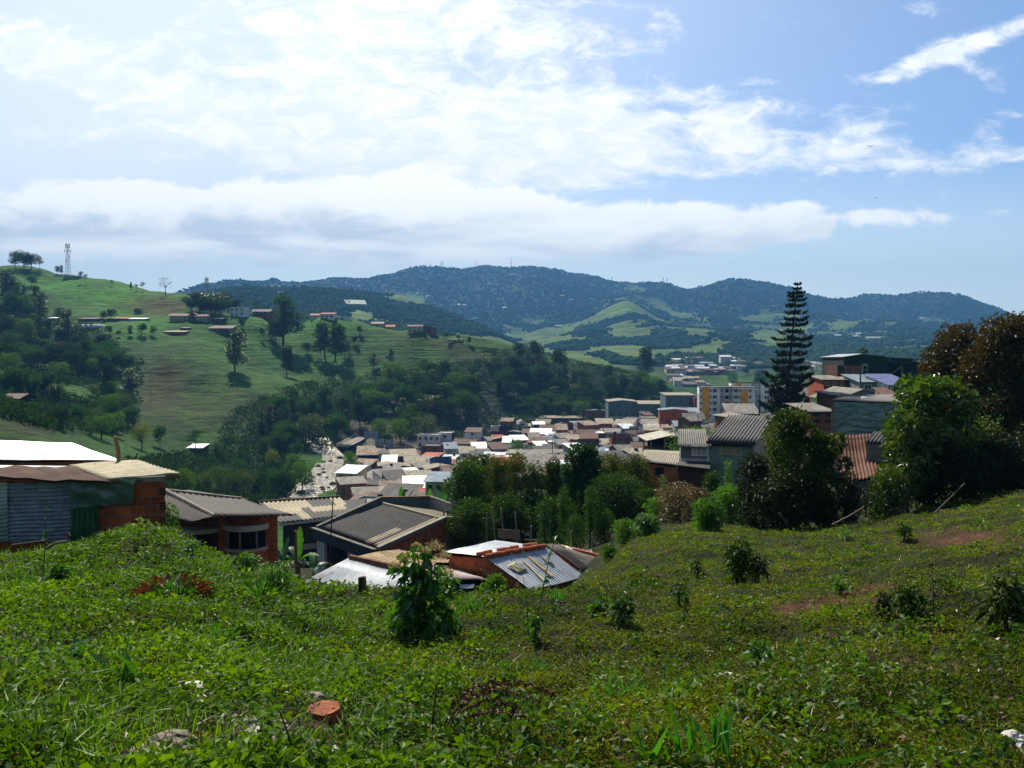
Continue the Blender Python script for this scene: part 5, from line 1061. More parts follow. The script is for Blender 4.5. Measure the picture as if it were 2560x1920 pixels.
fill_town()

def apartments():
    WH = mat('apartment_white', '#ECEAE4', col2='#C9C7C0', scale=.4, stretch=(1, 1, .35)); YE = mat('apartment_ochre', '#F0A51E', col2='#D89016', scale=.4); GR = mat('apartment_grey', '#A9A9AD', col2='#8A8A8E', scale=.4, stretch=(1, 1, .35))
    def block(name, label, Y, px0, px1, top, side_px, cols, rz, floors=6, fl=2.72):
        g = P(px0, top, Y); t = empty(name, (g.x, g.y, g.z - floors * fl), label, 'apartment block', 'ochre and white apartment blocks', rz)
        w = (px1 - px0) / F * Y / math.cos(rz); H = floors * fl; dp = 13.0
        b = MB(); b.vprism([(0, 0, H), (w, 0, H), (w, dp, H), (0, dp, H)], -6); kid(b, 'wall', WH, t)
        rl = MB()
        for cx, cy, sx, sy in ((w / 2, .1, w + .3, .35), (w / 2, dp, w + .3, .3), (0, dp / 2, .3, dp - .4), (w, dp / 2, .3, dp - .4)): rl.box((cx, cy, H + .16), sx, sy, .3)
        kid(rl, 'roof_edge', mat('dark_roof_edge', '#4A3A34', var=.3), t)
        S = w / (px1 - px0) 
        for kind, p0, p1, f0, f1 in cols:
            x0, x1 = (p0 - px0) * S, (p1 - px0) * S
            if kind in ('ochre', 'grey', 'white'):
                z0, z1 = H - f1 * fl, H - f0 * fl; q = MB(); q.box(((x0 + x1) / 2, -.14, (z0 + z1) / 2), x1 - x0, .42, z1 - z0 - .1); o = kid(q, 'facade_panel', {'ochre': YE, 'grey': GR, 'white': WH}[kind], t); o['label'] = {'ochre': 'ochre vertical panel', 'grey': 'grey stair panel', 'white': 'white projecting panel'}[kind]
            else:
                for f in range(int(f0), int(f1)):
                    z = H - (f + .42) * fl - .25
                    if kind == 'void': q = MB(); q.box(((x0 + x1) / 2, -.2 - .18, z - .1), x1 - x0, .12, fl * .55); kid(q, 'stair_opening', DARK, t)
                    else:
                        put_window(t, (x0 + x1) / 2, -.08 - (.32 if kind == 'win2' else 0), z, x1 - x0, {'win': 1.25, 'big': 1.55, 'small': .75, 'win2': 1.1}[kind], frame='white')
                        if kind == 'big': q = MB(); q.box(((x0 + x1) / 2, -.35, z - .95), (x1 - x0) * 1.05, .6, .25); kid(q, 'balcony', WH, t)
        # side windows
        for f in range(floors):
            for yy in (3.2, 8.5): put_window(t, w + .03, yy, H - (f + .5) * fl, .9, 1.5, rz=math.pi / 2)
        return t
    block('apartment_block', 'nearer white apartment block with two ochre panels and grey stair shaft', 330, 1748, 1889, 968, 0,
          [('ochre', 1756, 1771.5, 0, 5.2), ('grey', 1797, 1809, 0, 6), ('grey', 1809, 1819, 0, .8), ('grey', 1819, 1828, 0, 6), ('ochre', 1810, 1817.5, 1.6, 2.2), ('ochre', 1810, 1817.5, 2.7, 3.2), ('ochre', 1848, 1864, .3, 3), ('white', 1873, 1880, .3, 6), ('grey', 1880, 1888, .3, 6),
           ('win', 1750, 1754.5, 0, 5), ('win', 1772.5, 1777.5, 0, 5), ('big', 1780, 1791, 0, 4), ('win2', 1798.5, 1806, 0, 5), ('void', 1810, 1818, 0, 2), ('void', 1810, 1818, 2, 5), ('win2', 1821, 1826, 0, 4), ('big', 1830, 1841, 0, 3), ('win', 1843, 1847.5, 0, 4), ('win', 1866, 1872, 0, 3)], R_(-10))
    block('apartment_block', 'farther apartment block half hidden by the tall conifer with ochre parapet panel', 372, 1829, 1955, 958, 0,
          [('ochre', 1838, 1853, 0, .35), ('grey', 1876, 1898, 0, 6), ('win', 1844, 1850, .0, 4), ('big', 1906, 1919, 0, 5), ('ochre', 1928, 1942, .8, 1.5), ('ochre', 1928, 1942, 2.3, 3.0), ('win', 1944, 1950, 0, 5), ('win2', 1880, 1888, 0, 5)], R_(-10))
apartments()
town(1822, 1895, 1034, 1062, 'dark brick house with brown corrugated roof below the apartment blocks', 10, 'front', 'grey', 'dbrick', 1, 1, R_(-8), None, Y=200, pitch=.2)
town(1832, 1905, 1044, 1066, 'brick house with cream double sloped roof below the apartment blocks', 8, 'gy', 'beige', 'brick', 2, 1, R_(12), None, Y=150, pitch=.14, frame='dark')

def right_town():
    G = 'houses on the right hand ridge'
    NET = mat('dark_green_netting', '#26332E', col2='#1A2420', scale=.5, rough=.9, bump=.05, bscale=2)
    Y = 172; g = P(2108, 985, Y); zt = P(2108, 893, Y).z; ap = P(2155, 885.5, Y)
    t = empty('netted_building', (g.x, g.y, g.z), 'tallest building on the right, upper floors wrapped in dark green netting', 'building')
    x0, x1, x2, xr = g.x, P(2216, 900, Y).x, P(2297, 900, Y).x, P(2322, 900, Y).x
    w = MB(); lo = g.z - 4
    w.face([(x0, Y, lo), (x1, Y, lo), (x1, Y, zt + .1), (ap.x, Y, ap.z), (x0, Y, zt)]); w.face([(x1, Y, lo), (x1, Y + 12, lo), (x1, Y + 12, zt), (x1, Y, zt + .1)]); w.face([(x0, Y + 12, lo), (x0, Y, lo), (x0, Y, zt), (x0, Y + 12, zt)])
    o = w.build('net_wall', NET, t)
    z2 = P(2250, 893, Y).z; w = MB(); w.vprism([(x1 + .02, Y + 1, z2 - .2), (x2, Y + 1, z2 - .6), (x2, Y + 12, z2 - .6), (x1 + .02, Y + 12, z2)], lo, top=False); w.build('net_wall', mat('darker_netting', '#1E2927', col2='#151E1C', scale=.4, bump=.04), t)
    r = MB(); r.slab([(x0 - .3, Y - .4, zt + .12), (ap.x, Y - .4, ap.z + .14), (ap.x, Y + 12.4, ap.z + .14), (x0 - .3, Y + 12.4, zt + .12)], .1); r.slab([(ap.x, Y - .4, ap.z + .14), (x1 + .3, Y - .4, zt + .22), (x1 + .3, Y + 12.4, zt + .22), (ap.x, Y + 12.4, ap.z + .14)], .1); r.build('roof', ROOFS['tin'][0], t)
    r = MB(); r.slab([(x1 + .4, Y + .6, z2), (x2 + .3, Y + .6, z2 - .4), (x2 + .3, Y + 12.4, z2 - .4), (x1 + .4, Y + 12.4, z2 + .2)], .1); r.build('roof', ROOFS['dark'][0], t)
    b = MB(); zb0, zb1 = P(0, 950, Y).z, P(0, 914, Y).z; xb = P(2152, 930, Y).x; b.vprism([(x0 + .1, Y - .5, zb1), (xb, Y - .5, zb1), (xb, Y - .05, zb1), (x0 + .1, Y - .05, zb1)], zb0 - 4); b.build('brick_wall', BRICK_F, t)
    for k in range(3): c = MB(); c.box((x0 + .2 + (xb - x0 - .3) * k / 2, Y - .58, (zb0 + zb1) / 2), .25, .18, zb1 - zb0); c.build('column', CONC, t)
    c = MB(); c.box(((x0 + xb) / 2, Y - .58, P(0, 938, Y).z), xb - x0, .16, .25); c.build('beam', CONC, t)
    c = MB(); xs = P(2166, 930, Y).x; c.box(((xb + xs) / 2, Y - .4, (zb0 + zb1) / 2 + .2), xs - xb, .6, zb1 - zb0 + .4); o = c.build('stair_bay', mat('stair_grey', '#8F9494', var=.3), t)
    for z in (919, 929, 940): c = MB(); c.box(((xb + xs) / 2, Y - .72, P(0, z, Y).z), (xs - xb) * .6, .06, .7); c.build('opening', DARK, t)
    w = MB(); za = P(0, 913, Y).z; w.vprism([(P(2092, 930, Y).x, Y - .3, za), (x0 - .02, Y - .3, za), (x0 - .02, Y + 6, za), (P(2092, 930, Y).x, Y + 6, za)], lo); w.build('brick_wall', WALLS['dbrick'][0], t)
    w = MB(); w.box((P(2100, 920, Y).x, Y - .36, P(0, 921, Y).z), .9, .1, .9); o = w.build('window', GLASS, t)
    w = MB(); zc = P(0, 908, Y).z; w.vprism([(x2 + .02, Y + .5, zc), (xr, Y + .5, zc - .6), (xr, Y + 9, zc - .6), (x2 + .02, Y + 9, zc)], lo); w.build('brick_wall', WALLS['orange'][0], t)
    r = MB(); r.slab([(x2 - 1.0, Y, zc + .55), (xr + .3, Y, zc - .35), (xr + .3, Y + 9, zc - .35), (x2 - 1.0, Y + 9, zc + .55)], .1); r.build('roof', ROOFS['tin'][0], t)
    p = MB(); p.box((P(2223.5, 898, Y).x, Y - .2, P(0, 899, Y).z), .62, .3, .75); o = p.build('blue_sheet', WALLS['blue'][0], t)
    p = MB(); p.box((P(2256, 926, Y).x, Y + .9, P(0, 925, Y).z), 4.6, .2, 2.8); p.build('opening', DARK, t)
    # brick house with ribbon windows
    a = town(2060, 2112, 950, 992, 'orange brick house with a ribbon of white windows under its roof', 10, 'front', 'grey', 'orange', 3, 2, R_(-6), None, Y=140, group=G, door=False, pitch=.06)
    town(2106, 2166, 958, 984, 'brick house with projecting beige roofs beside the ribbon window house', 9, 'front', 'beige', 'dbrick', 3, 1, R_(-4), None, Y=142, group=G, door=False, pitch=.1)
    town(2152, 2221, 955, 984, 'pale blue grey house with two arched white windows below the netted building', 8, 'front', 'blue', 'grey', 2, 1, R_(-3), None, Y=134, group=G, door=False, pitch=.14)
    q = town(2222, 2285, 962, 990, 'low house under a lavender tarpaulin roof below the netted building', 8, 'front', 'grey', 'white', 3, 1, R_(3), None, Y=130, group=G, door=False, pitch=.2)
    for c in q.children:
        if c.name.startswith('roof'): c.data.materials[0] = mat('lavender_tarpaulin', '#6C7096', col2='#5A5E84', rough=.5, scale=1)
    # grey gable house
    q = town(2094, 2219, 1000, 1030, 'pale grey plastered gable end with low wide roof', 12, 'gy', 'grey', 'grey', 0, 1, R_(-4), None, Y=112, group=G, door=False, pitch=.42, ov=.35)
    town(2219, 2242, 994, 1024, 'narrow cream house with two dark tall windows beside the grey gable', 8, 'front', 'clay', 'cream', 2, 1, R_(-14), None, Y=112, group=G, door=False, frame='dark')
    town(2086, 2122, 988, 1020, 'low brick house with cluttered roof left of the grey gable', 5, 'front', 'grey', 'dbrick', 1, 1, R_(4), None, Y=100, group=G, pitch=.06)
    town(2026, 2085, 1029, 1062, 'brick house with open upper floor under a grey roof beside the green tarpaulin', 6, 'front', 'grey', 'brick', 2, 2, R_(5), None, Y=92, group=G, pitch=.10, frame='dark', door=False)
    town(2010, 2062, 990, 1010, 'low grey house behind the tall conifer', 10, 'front', 'dark', 'grey', 2, 1, R_(5), None, Y=150, group=G)
    g = P(2072, 945, 480); e = empty('canopy', (g.x, g.y, gz(g.x, g.y)), 'long turquoise canopy roof on the field left of the netted building', 'canopy'); mb = MB(); mb.slab([(-9, -4, g.z - e.location.z), (9, -4, g.z - e.location.z), (9, 4, g.z + 1.6 - e.location.z), (-9, 4, g.z + 1.6 - e.location.z)], .2); kid(mb, 'roof', mat('turquoise_sheet', '#1FA58C', col2='#18876F', scale=.3), e)
    for sx in (-8, 0, 8):
        for sy in (-3.5, 3.5): mb = MB(); mb.box((sx, sy, (g.z - e.location.z) / 2 - 1), .25, .25, g.z - e.location.z + 2.2); kid(mb, 'post', CONC, e)
    # poles and wire
    PM = mat('grey_pole', '#4B4843', var=.3)
    for k, (px, y0, y1, Yd, lab) in enumerate([(2256, 912, 985, 120, 'tallest street pole in front of the netted building'), (2223, 962, 984, 118, 'short dark pole under the lavender tarpaulin, leftmost'), (2236, 962, 985, 117, 'short dark pole in front of the lavender tarpaulin'), (2266, 956, 986, 117, 'dark pole right of the tallest street pole'),
                     (2151, 930, 962, 128, 'white topped pole at the corner of the blue grey house'), (1651, 1015, 1060, 300, 'street pole in front of the orange brick house'), (1745, 985, 1062, 250, 'tall pole in front of the crimson block'), (1898, 985, 1062, 140, 'pole beside the apartment blocks'), (1593, 1022, 1072, 300, 'thin pole in front of the grey green warehouse'),
                     (1381, 1092, 1120, 270, 'pole left of the yellow house'), (1100, 1134, 1158, 300, 'pole in the lower town street'), (872, 1222, 1252, 210, 'pole among the flat roofs near the river'), (1823, 1005, 1050, 250, 'thin lamp pole before the apartment front')]):
        mb = MB(); a, b = P(px, y1 + 12, Yd), P(px, y0, Yd); mb.tube([a, b], .16, 6, r2=.1); mb.box(b + Vector((0, 0, -.35)), 1.5, .1, .1); tag(mb.build('street_pole', PM), lab, 'pole', 'street poles in the town')
    mb = MB(); pts = [P(2256, 914, 120).lerp(P(2150, 938, 128), i / 12) + Vector((0, 0, -1.2 * (1 - (i / 6 - 1) ** 2))) for i in range(13)]; mb.tube(pts, .035, 4, cap=False); tag(mb.build('power_cable', PM), 'power cable slung from the tallest street pole towards the left', 'cable')
right_town()

def far_town():
    rnd = random.Random(11); n = 0; cols = ['white', 'cream', 'grey', 'brick', 'dbrick', 'slate', 'white']; rfs = ['grey', 'clay', 'dark', 'beige', 'rust', 'tin', 'clay']; used = {}
    def h(px, py, w, hh, wm, rm, lab, ymin=720, d=10):
        g = hit(px, py, ymin); mb = MB(); W2 = w / 2; mb.vprism([(-W2, -d / 2, hh), (W2, -d / 2, hh), (W2, d / 2, hh), (-W2, d / 2, hh)], -6, top=False)
        mb.slab([(-W2 - .5, -d / 2 - .5, hh + .1), (W2 + .5, -d / 2 - .5, hh + .1), (W2 + .5, d / 2 + .3, hh + .2 + .2 * d), (-W2 - .5, d / 2 + .3, hh + .2 + .2 * d)], .2, m=1)
        for k in range(max(1, int(w / 3.2))):
            for s in range(max(1, int(hh / 2.8))): mb.box((-W2 + w * (k + .5) / max(1, int(w / 3.2)), -d / 2 - .02, 1.6 + 2.8 * s), 1.3, .12, 1.4, m=2)
        o = mb.build('distant_house', [WALLS[wm][0], ROOFS[rm][0], GLASS]); o.location = g; o.rotation_euler = (0, 0, R_(rnd.uniform(-20, 20))); tag(o, lab, 'house', 'houses of the far town')
    h(1813, 916, 17, 15, 'white', 'white', 'tallest white apartment block of the far town', d=12); h(1838, 918, 12, 9, 'white', 'white', 'white block attached right of the tallest far apartment block'); h(1694, 912, 19, 8.5, 'white', 'white', 'broad white block at the left of the far town'); h(1766, 922, 20, 8, 'navy', 'blue', 'dark navy hall in the middle of the far town'); h(1688, 932, 26, 5, 'cream', 'clay', 'house with the widest red clay roof at the left of the far town', d=16)
    h(1745, 908, 16, 9, 'cream', 'clay', 'balconied house with stacked clay roofs in the far town'); h(1852, 918, 12, 9, 'white', 'dark', 'white three storey house right of the far apartment block'); h(1896, 920, 13, 7, 'white', 'dark', 'white house standing alone above the gorge')
    rows = [('in the back row of the far town', 905, 1668, 1850, 12), ('in the second row of the far town', 915, 1664, 1880, 14), ('in the third row of the far town', 925, 1670, 1860, 13), ('in the front row of the far town', 934, 1680, 1830, 11), ('on the slope below the far town', 950, 1678, 1720, 4), ('on the lower slope beside the river wood', 958, 1680, 1740, 5), ('lowest on the slope beside the river wood', 966, 1690, 1770, 6), ('at the right beyond the conifer', 916, 2010, 2090, 7), ('in the front row beyond the conifer', 924, 2012, 2085, 5)]
    ordn = ['leftmost', 'second from the left', 'third from the left', 'fourth from the left', 'fifth from the left', 'sixth from the left', 'seventh from the left', 'eighth from the left', 'ninth from the left', 'tenth from the left', 'eleventh from the left', 'twelfth from the left', 'thirteenth from the left', 'last but one', 'rightmost']
    for where, py, a, b, k in rows:
        for i in range(k):
            wm, rm = rnd.choice(cols), rnd.choice(rfs); px = a + (b - a) * (i + .5) / k + rnd.uniform(-3, 3)
            o = 'rightmost' if i == k - 1 else ordn[i]
            h(px, py + rnd.uniform(-2, 2), rnd.uniform(9, 16), rnd.choice([3, 3.2, 5.6, 6]), wm, rm, f"{WALLS[wm][1]} house, {o} {where}")
far_town()

def hill_houses():
    G = 'houses on the green hill'
    def hh(px0, px1, pe, pb, lab, d, roof, rm, wm, wins, st, rz=0., ymin=380, **k):
        pc = (px0 + px1) / 2; g = hit(pc, pb, ymin, 790); w = (px1 - px0) / F * g.y; h = (pb - pe) / F * g.y
        return house(g.x, g.y + d / 2, g.z - .3, w, d, h, R_(rz), roof, rm, wm, wins, st, label=lab, group=G, name='hill_house', found=5, **k)
    hh(424, 474, 788, 803, 'left wing of the long two storey farmhouse with brown roof and galleries', 10, 'gx', 'clay', 'cream', 6, 2, 0, pitch=.35, ov=1.2, frame='brown'); hh(472, 492, 786, 803, 'gabled middle of the long two storey farmhouse', 11, 'gy', 'clay', 'dbrick', 2, 2, 0, pitch=.5); hh(490, 517, 789, 803, 'right wing of the long two storey farmhouse', 10, 'gx', 'clay', 'cream', 4, 2, 0, pitch=.3, ov=1.2, frame='brown')
    hh(517, 556, 796, 806, 'low dark house with tilted white roof end right of the farmhouse', 9, 'front', 'dark', 'dbrick', 3, 1)
    hh(574, 611, 768, 791, 'white modern two storey house with dark upper strip on the hill', 10, 'flat', 'white', 'white', 3, 2, frame='dark'); hh(622, 632, 770, 788, 'narrow white wall block left of the dark red house', 8, 'flat', 'white', 'white', 1, 2); hh(632, 674, 776, 794, 'dark red house with tall posts and tiled gable on the hill', 10, 'gx', 'clay', 'red', 4, 2, pitch=.4, ov=1)
    hh(775, 802, 787, 796, 'low house with terracotta roof on the ridge', 10, 'gx', 'orange', 'white', 3, 1, pitch=.3); hh(800, 834, 784, 797, 'house with big dark windows and flat orange roof on the ridge', 11, 'front', 'orange', 'white', 3, 1, frame='dark'); hh(836, 876, 792, 799, 'long white terrace wall house at the end of the ridge row', 6, 'flat', 'white', 'white', 1, 1, ymin=560)
    hh(928, 958, 806, 814, 'cream house with tan hipped roof, left one of a ridge pair', 10, 'gx', 'beige', 'cream', 3, 1, pitch=.35, ymin=560); hh(960, 986, 808, 815, 'cream house with terracotta roof, right one of a ridge pair', 10, 'gx', 'orange', 'cream', 3, 1, pitch=.35, ymin=560)
    hh(1019, 1056, 816, 831, 'two storey brick and cream house with clay roof on the ridge tip', 10, 'gx', 'clay', 'cream', 3, 2, pitch=.3, ymin=560); hh(1053, 1088, 820, 832, 'lower brick house with clay gable on the ridge tip', 10, 'gy', 'clay', 'brick', 3, 1, pitch=.35, ymin=560)
    hh(408, 463, 828, 837, 'brick shed with white front roof below the farmhouse', 9, 'front', 'beige', 'brick', 2, 1); hh(522, 580, 820, 830, 'long open sided house with brown roof below the farmhouse', 9, 'front', 'clay', 'dbrick', 4, 1, pitch=.25); hh(450, 472, 819, 825, 'tiny hut between the farmhouse and the brick shed', 7, 'front', 'dark', 'dbrick', 1, 1)
    hh(195, 245, 796, 803, 'long low shed with brown roof below the bright pasture, leftmost', 9, 'front', 'clay', 'dbrick', 2, 1); hh(256, 290, 795, 803, 'low brown shed beside the dark round trees below the pasture', 9, 'front', 'clay', 'dbrick', 2, 1); hh(278, 318, 795, 802, 'low shed with pinkish roof below the pasture', 9, 'front', 'orange', 'grey', 2, 1); hh(315, 362, 796, 802, 'low shed with long white roof below the pasture', 8, 'front', 'tin', 'grey', 2, 1); hh(122, 142, 794, 801, 'white roofed hut half hidden by the dark trees on the left', 8, 'front', 'tin', 'grey', 1, 1)
    hh(0, 48, 994, 1012, 'old dark wooden house among the bamboo at the left edge', 10, 'gx', 'clay', 'black', 3, 2, ymin=200, pitch=.3); hh(468, 506, 1118, 1131, 'small hut with pale roof on the flat meadow', 7, 'front', 'tin', 'dbrick', 1, 1, ymin=200)
    hh(158, 195, 690, 698, 'dark flat building at the foot of the lattice tower', 10, 'flat', 'concrete', 'grey', 0, 1, ymin=600, door=False)
    hh(1120, 1155, 848, 855, 'long low house with tan roof at the lower end of the ridge', 9, 'gx', 'clay', 'cream', 3, 1, ymin=560)
    # greenhouse of white plastic strips
    g = hit(222, 822, 380); t = empty('greenhouse', g, 'greenhouse of glinting white plastic strips among dark trees', 'greenhouse')
    for k in range(5): mb = MB(); mb.tube([(-9 + 3.6 * k, -7, 1.2), (-8.4 + 3.8 * k, 7, 1.6)], 1.7, 10); kid(mb, 'plastic_tunnel', mat('greenhouse_film', '#C9CFD2', col2='#9EA8AC', rough=.3, scale=.5), t)
    # plant nursery and cleared terraces far away
    for (px, py, w, d, rz, lab) in ((888, 764, 46, 40, .3, 'pale fenced yard like a white net on the far green hill'), (688, 737, 30, 16, -.2, 'small pale plot on the far left ridge'), (2195, 850, 60, 14, 0, 'white low complex on the slope below the right mountain')):
        g = hit(px, py, 1300); mb = MB(); hh_ = 5 if py == 850 else 2.2
        mb.vprism([(-w / 2, -d / 2, hh_), (w / 2, -d / 2, hh_), (w / 2, d / 2, hh_ + d * .3), (-w / 2, d / 2, hh_ + d * .3)], -8); o = mb.build('distant_enclosure', [mat('pale_netting', '#9FA79B', col2='#6F7D68', scale=.15, detail=6), ]); o.location = g; o.rotation_euler = (0, 0, rz); tag(o, lab, 'enclosure')
    rnd = random.Random(3)
    for k, (px, py, w, wm, rm, lab) in enumerate([(1404, 742, 24, 'grey', 'grey', 'grey roofed house high on the mountain under the top pasture'), (1428, 752, 18, 'white', 'grey', 'white farmhouse in the mountain forest, right of the grey roofed one'), (1480, 750, 16, 'white', 'tin', 'small white hut under the bare red slope'), (1262, 772, 18, 'white', 'tin', 'white hut on the spur left of centre'), (1146, 764, 14, 'white', 'tin', 'white hut above the forested gully'), (1160, 765, 18, 'cream', 'beige', 'cream hut right of the white gully hut'),
                         (1395, 818, 22, 'cream', 'beige', 'long cream farm on the lower mountain terrace'), (1845, 822, 28, 'cream', 'clay', 'pinkish farmhouse behind the conifer'), (2095, 842, 18, 'white', 'tin', 'white roofed hut right of the conifer'), (2148, 838, 16, 'white', 'tin', 'upper white hut on the red cleared slope'), (2142, 846, 18, 'white', 'tin', 'lower white hut on the red cleared slope'), (1070, 742, 18, 'white', 'beige', 'white hut beneath the nearer green summit'), (1045, 736, 14, 'grey', 'grey', 'grey hut on the nearer green summit'), (935, 735, 14, 'white', 'grey', 'white hut above the netted yard'), (2305, 798, 16, 'white', 'tin', 'lone white hut on the right mountain')]):
        g = hit(px, py, 1300); mb = MB(); hgt = 4; d = 9; mb.vprism([(-w / 2, -d / 2, hgt), (w / 2, -d / 2, hgt), (w / 2, d / 2, hgt), (-w / 2, d / 2, hgt)], -8, top=False); mb.slab([(-w / 2 - 1, -d / 2 - 1, hgt), (w / 2 + 1, -d / 2 - 1, hgt), (w / 2 + 1, d / 2 + 1, hgt + 4), (-w / 2 - 1, d / 2 + 1, hgt + 4)], .4, m=1)
        o = mb.build('mountain_house', [WALLS[wm][0], ROOFS[rm][0]]); o.location = g; o.rotation_euler = (0, 0, rnd.uniform(-.3, .3)); tag(o, lab, 'house', 'houses on the far mountain')
    # lattice towers and masts
    STEEL = mat('galvanised_steel', '#62666A', var=.2, rough=.5, metal=.3)
    def tower(px, pt, pb, wb, lab, ymin, ant=True, w_t=.35, name='lattice_tower'):
        g = hit(px, pb, ymin, 800 if ymin < 1000 else 1e9); H = (pb - pt) / F * g.y; t = empty(name, g, lab, 'tower'); mb = MB(); n = 9; wt = wb * w_t
        cr = lambda z: [Vector((sx * (wb + (wt - wb) * z / H) / 2, sy * (wb + (wt - wb) * z / H) / 2, z)) for sx, sy in ((-1, -1), (1, -1), (1, 1), (-1, 1))]
        lv = [cr(H * i / n) for i in range(n + 1)]; th = max(.12, g.y * .00013)
        for k in range(4): mb.tube([lv[0][k] + Vector((0, 0, -3)), lv[n][k]], th, 4)
        for i in range(n):
            for k in range(4):
                k2 = (k + 1) % 4; mb.tube([lv[i][k], lv[i + 1][k2]], th * .6, 3, cap=False); mb.tube([lv[i + 1][k], lv[i + 1][k2]], th * .6, 3, cap=False)
        kid(mb, 'lattice', STEEL, t)
        if ant:
            for fr, m_ in ((.98, 4), (.78, 6), (.9, 3)):
                rr = wb * (.75 if fr < .9 else .5)
                for k in range(m_):
                    a = 2 * math.pi * k / m_; p = Vector((rr * math.cos(a), rr * math.sin(a), H * fr)); q = MB(); q.box(p + Vector((0, 0, .3)), .5, .45, 2.2); q.tube([p, Vector((0, 0, H * fr))], th * .5, 4); kid(q, 'antenna', FRAME_W, t)
            for z, a in ((.62, 1.), (.5, 2.5), (.42, 4.5)): q = MB(); q.blob((math.cos(a) * wb * .5, math.sin(a) * wb * .5 - .5, H * z), .7, .3, .7, 1, 0); kid(q, 'dish', FRAME_W, t)
    tower(170, 612, 686, 3.6, 'tall lattice telephone tower with antennas on the bright pasture hill', 600); tower(517, 688, 745, 2.6, 'slim antenna tower rising behind the dark bamboo clump', 560, w_t=.6)
    for px, pt, pb, lab in ((1106, 651, 672, 'taller of the pair of antenna masts on the mountain top'), (1102, 655, 672, 'shorter of the pair of antenna masts on the mountain top'), (1190, 653, 674, 'twin mast near the middle of the mountain top'), (1278, 644, 676, 'tallest thin mast on the mountain ridge'), (1367, 668, 684, 'short mast right of the tallest ridge mast'), (1530, 667, 680, 'small mast on the ridge dip'), (1658, 682, 697, 'left one of two masts on the right ridge'), (1668, 682, 698, 'right one of two masts on the right ridge'), (2088, 753, 768, 'mast on the right ridge beyond the conifer')):
        g = hit(px, pb, 2200); H = (pb - pt) / F * g.y; mb = MB(); mb.tube([g + Vector((0, 0, -8)), g + Vector((0, 0, H))], 1.4, 5, r2=.7)
        for z in (.55, .8): mb.box(g + Vector((0, 0, H * z)), 4, 3, 3)
        tag(mb.build('radio_mast', STEEL), lab, 'mast', 'radio masts on the mountain ridge')
    for px, pt, pb in ((1724, 880, 900), (1734, 884, 900)):
        tower(px, pt, pb, 6, 'power pylon above the far town, ' + ('left one' if px < 1730 else 'right one'), 1200, ant=False, name='power_pylon')
hill_houses()

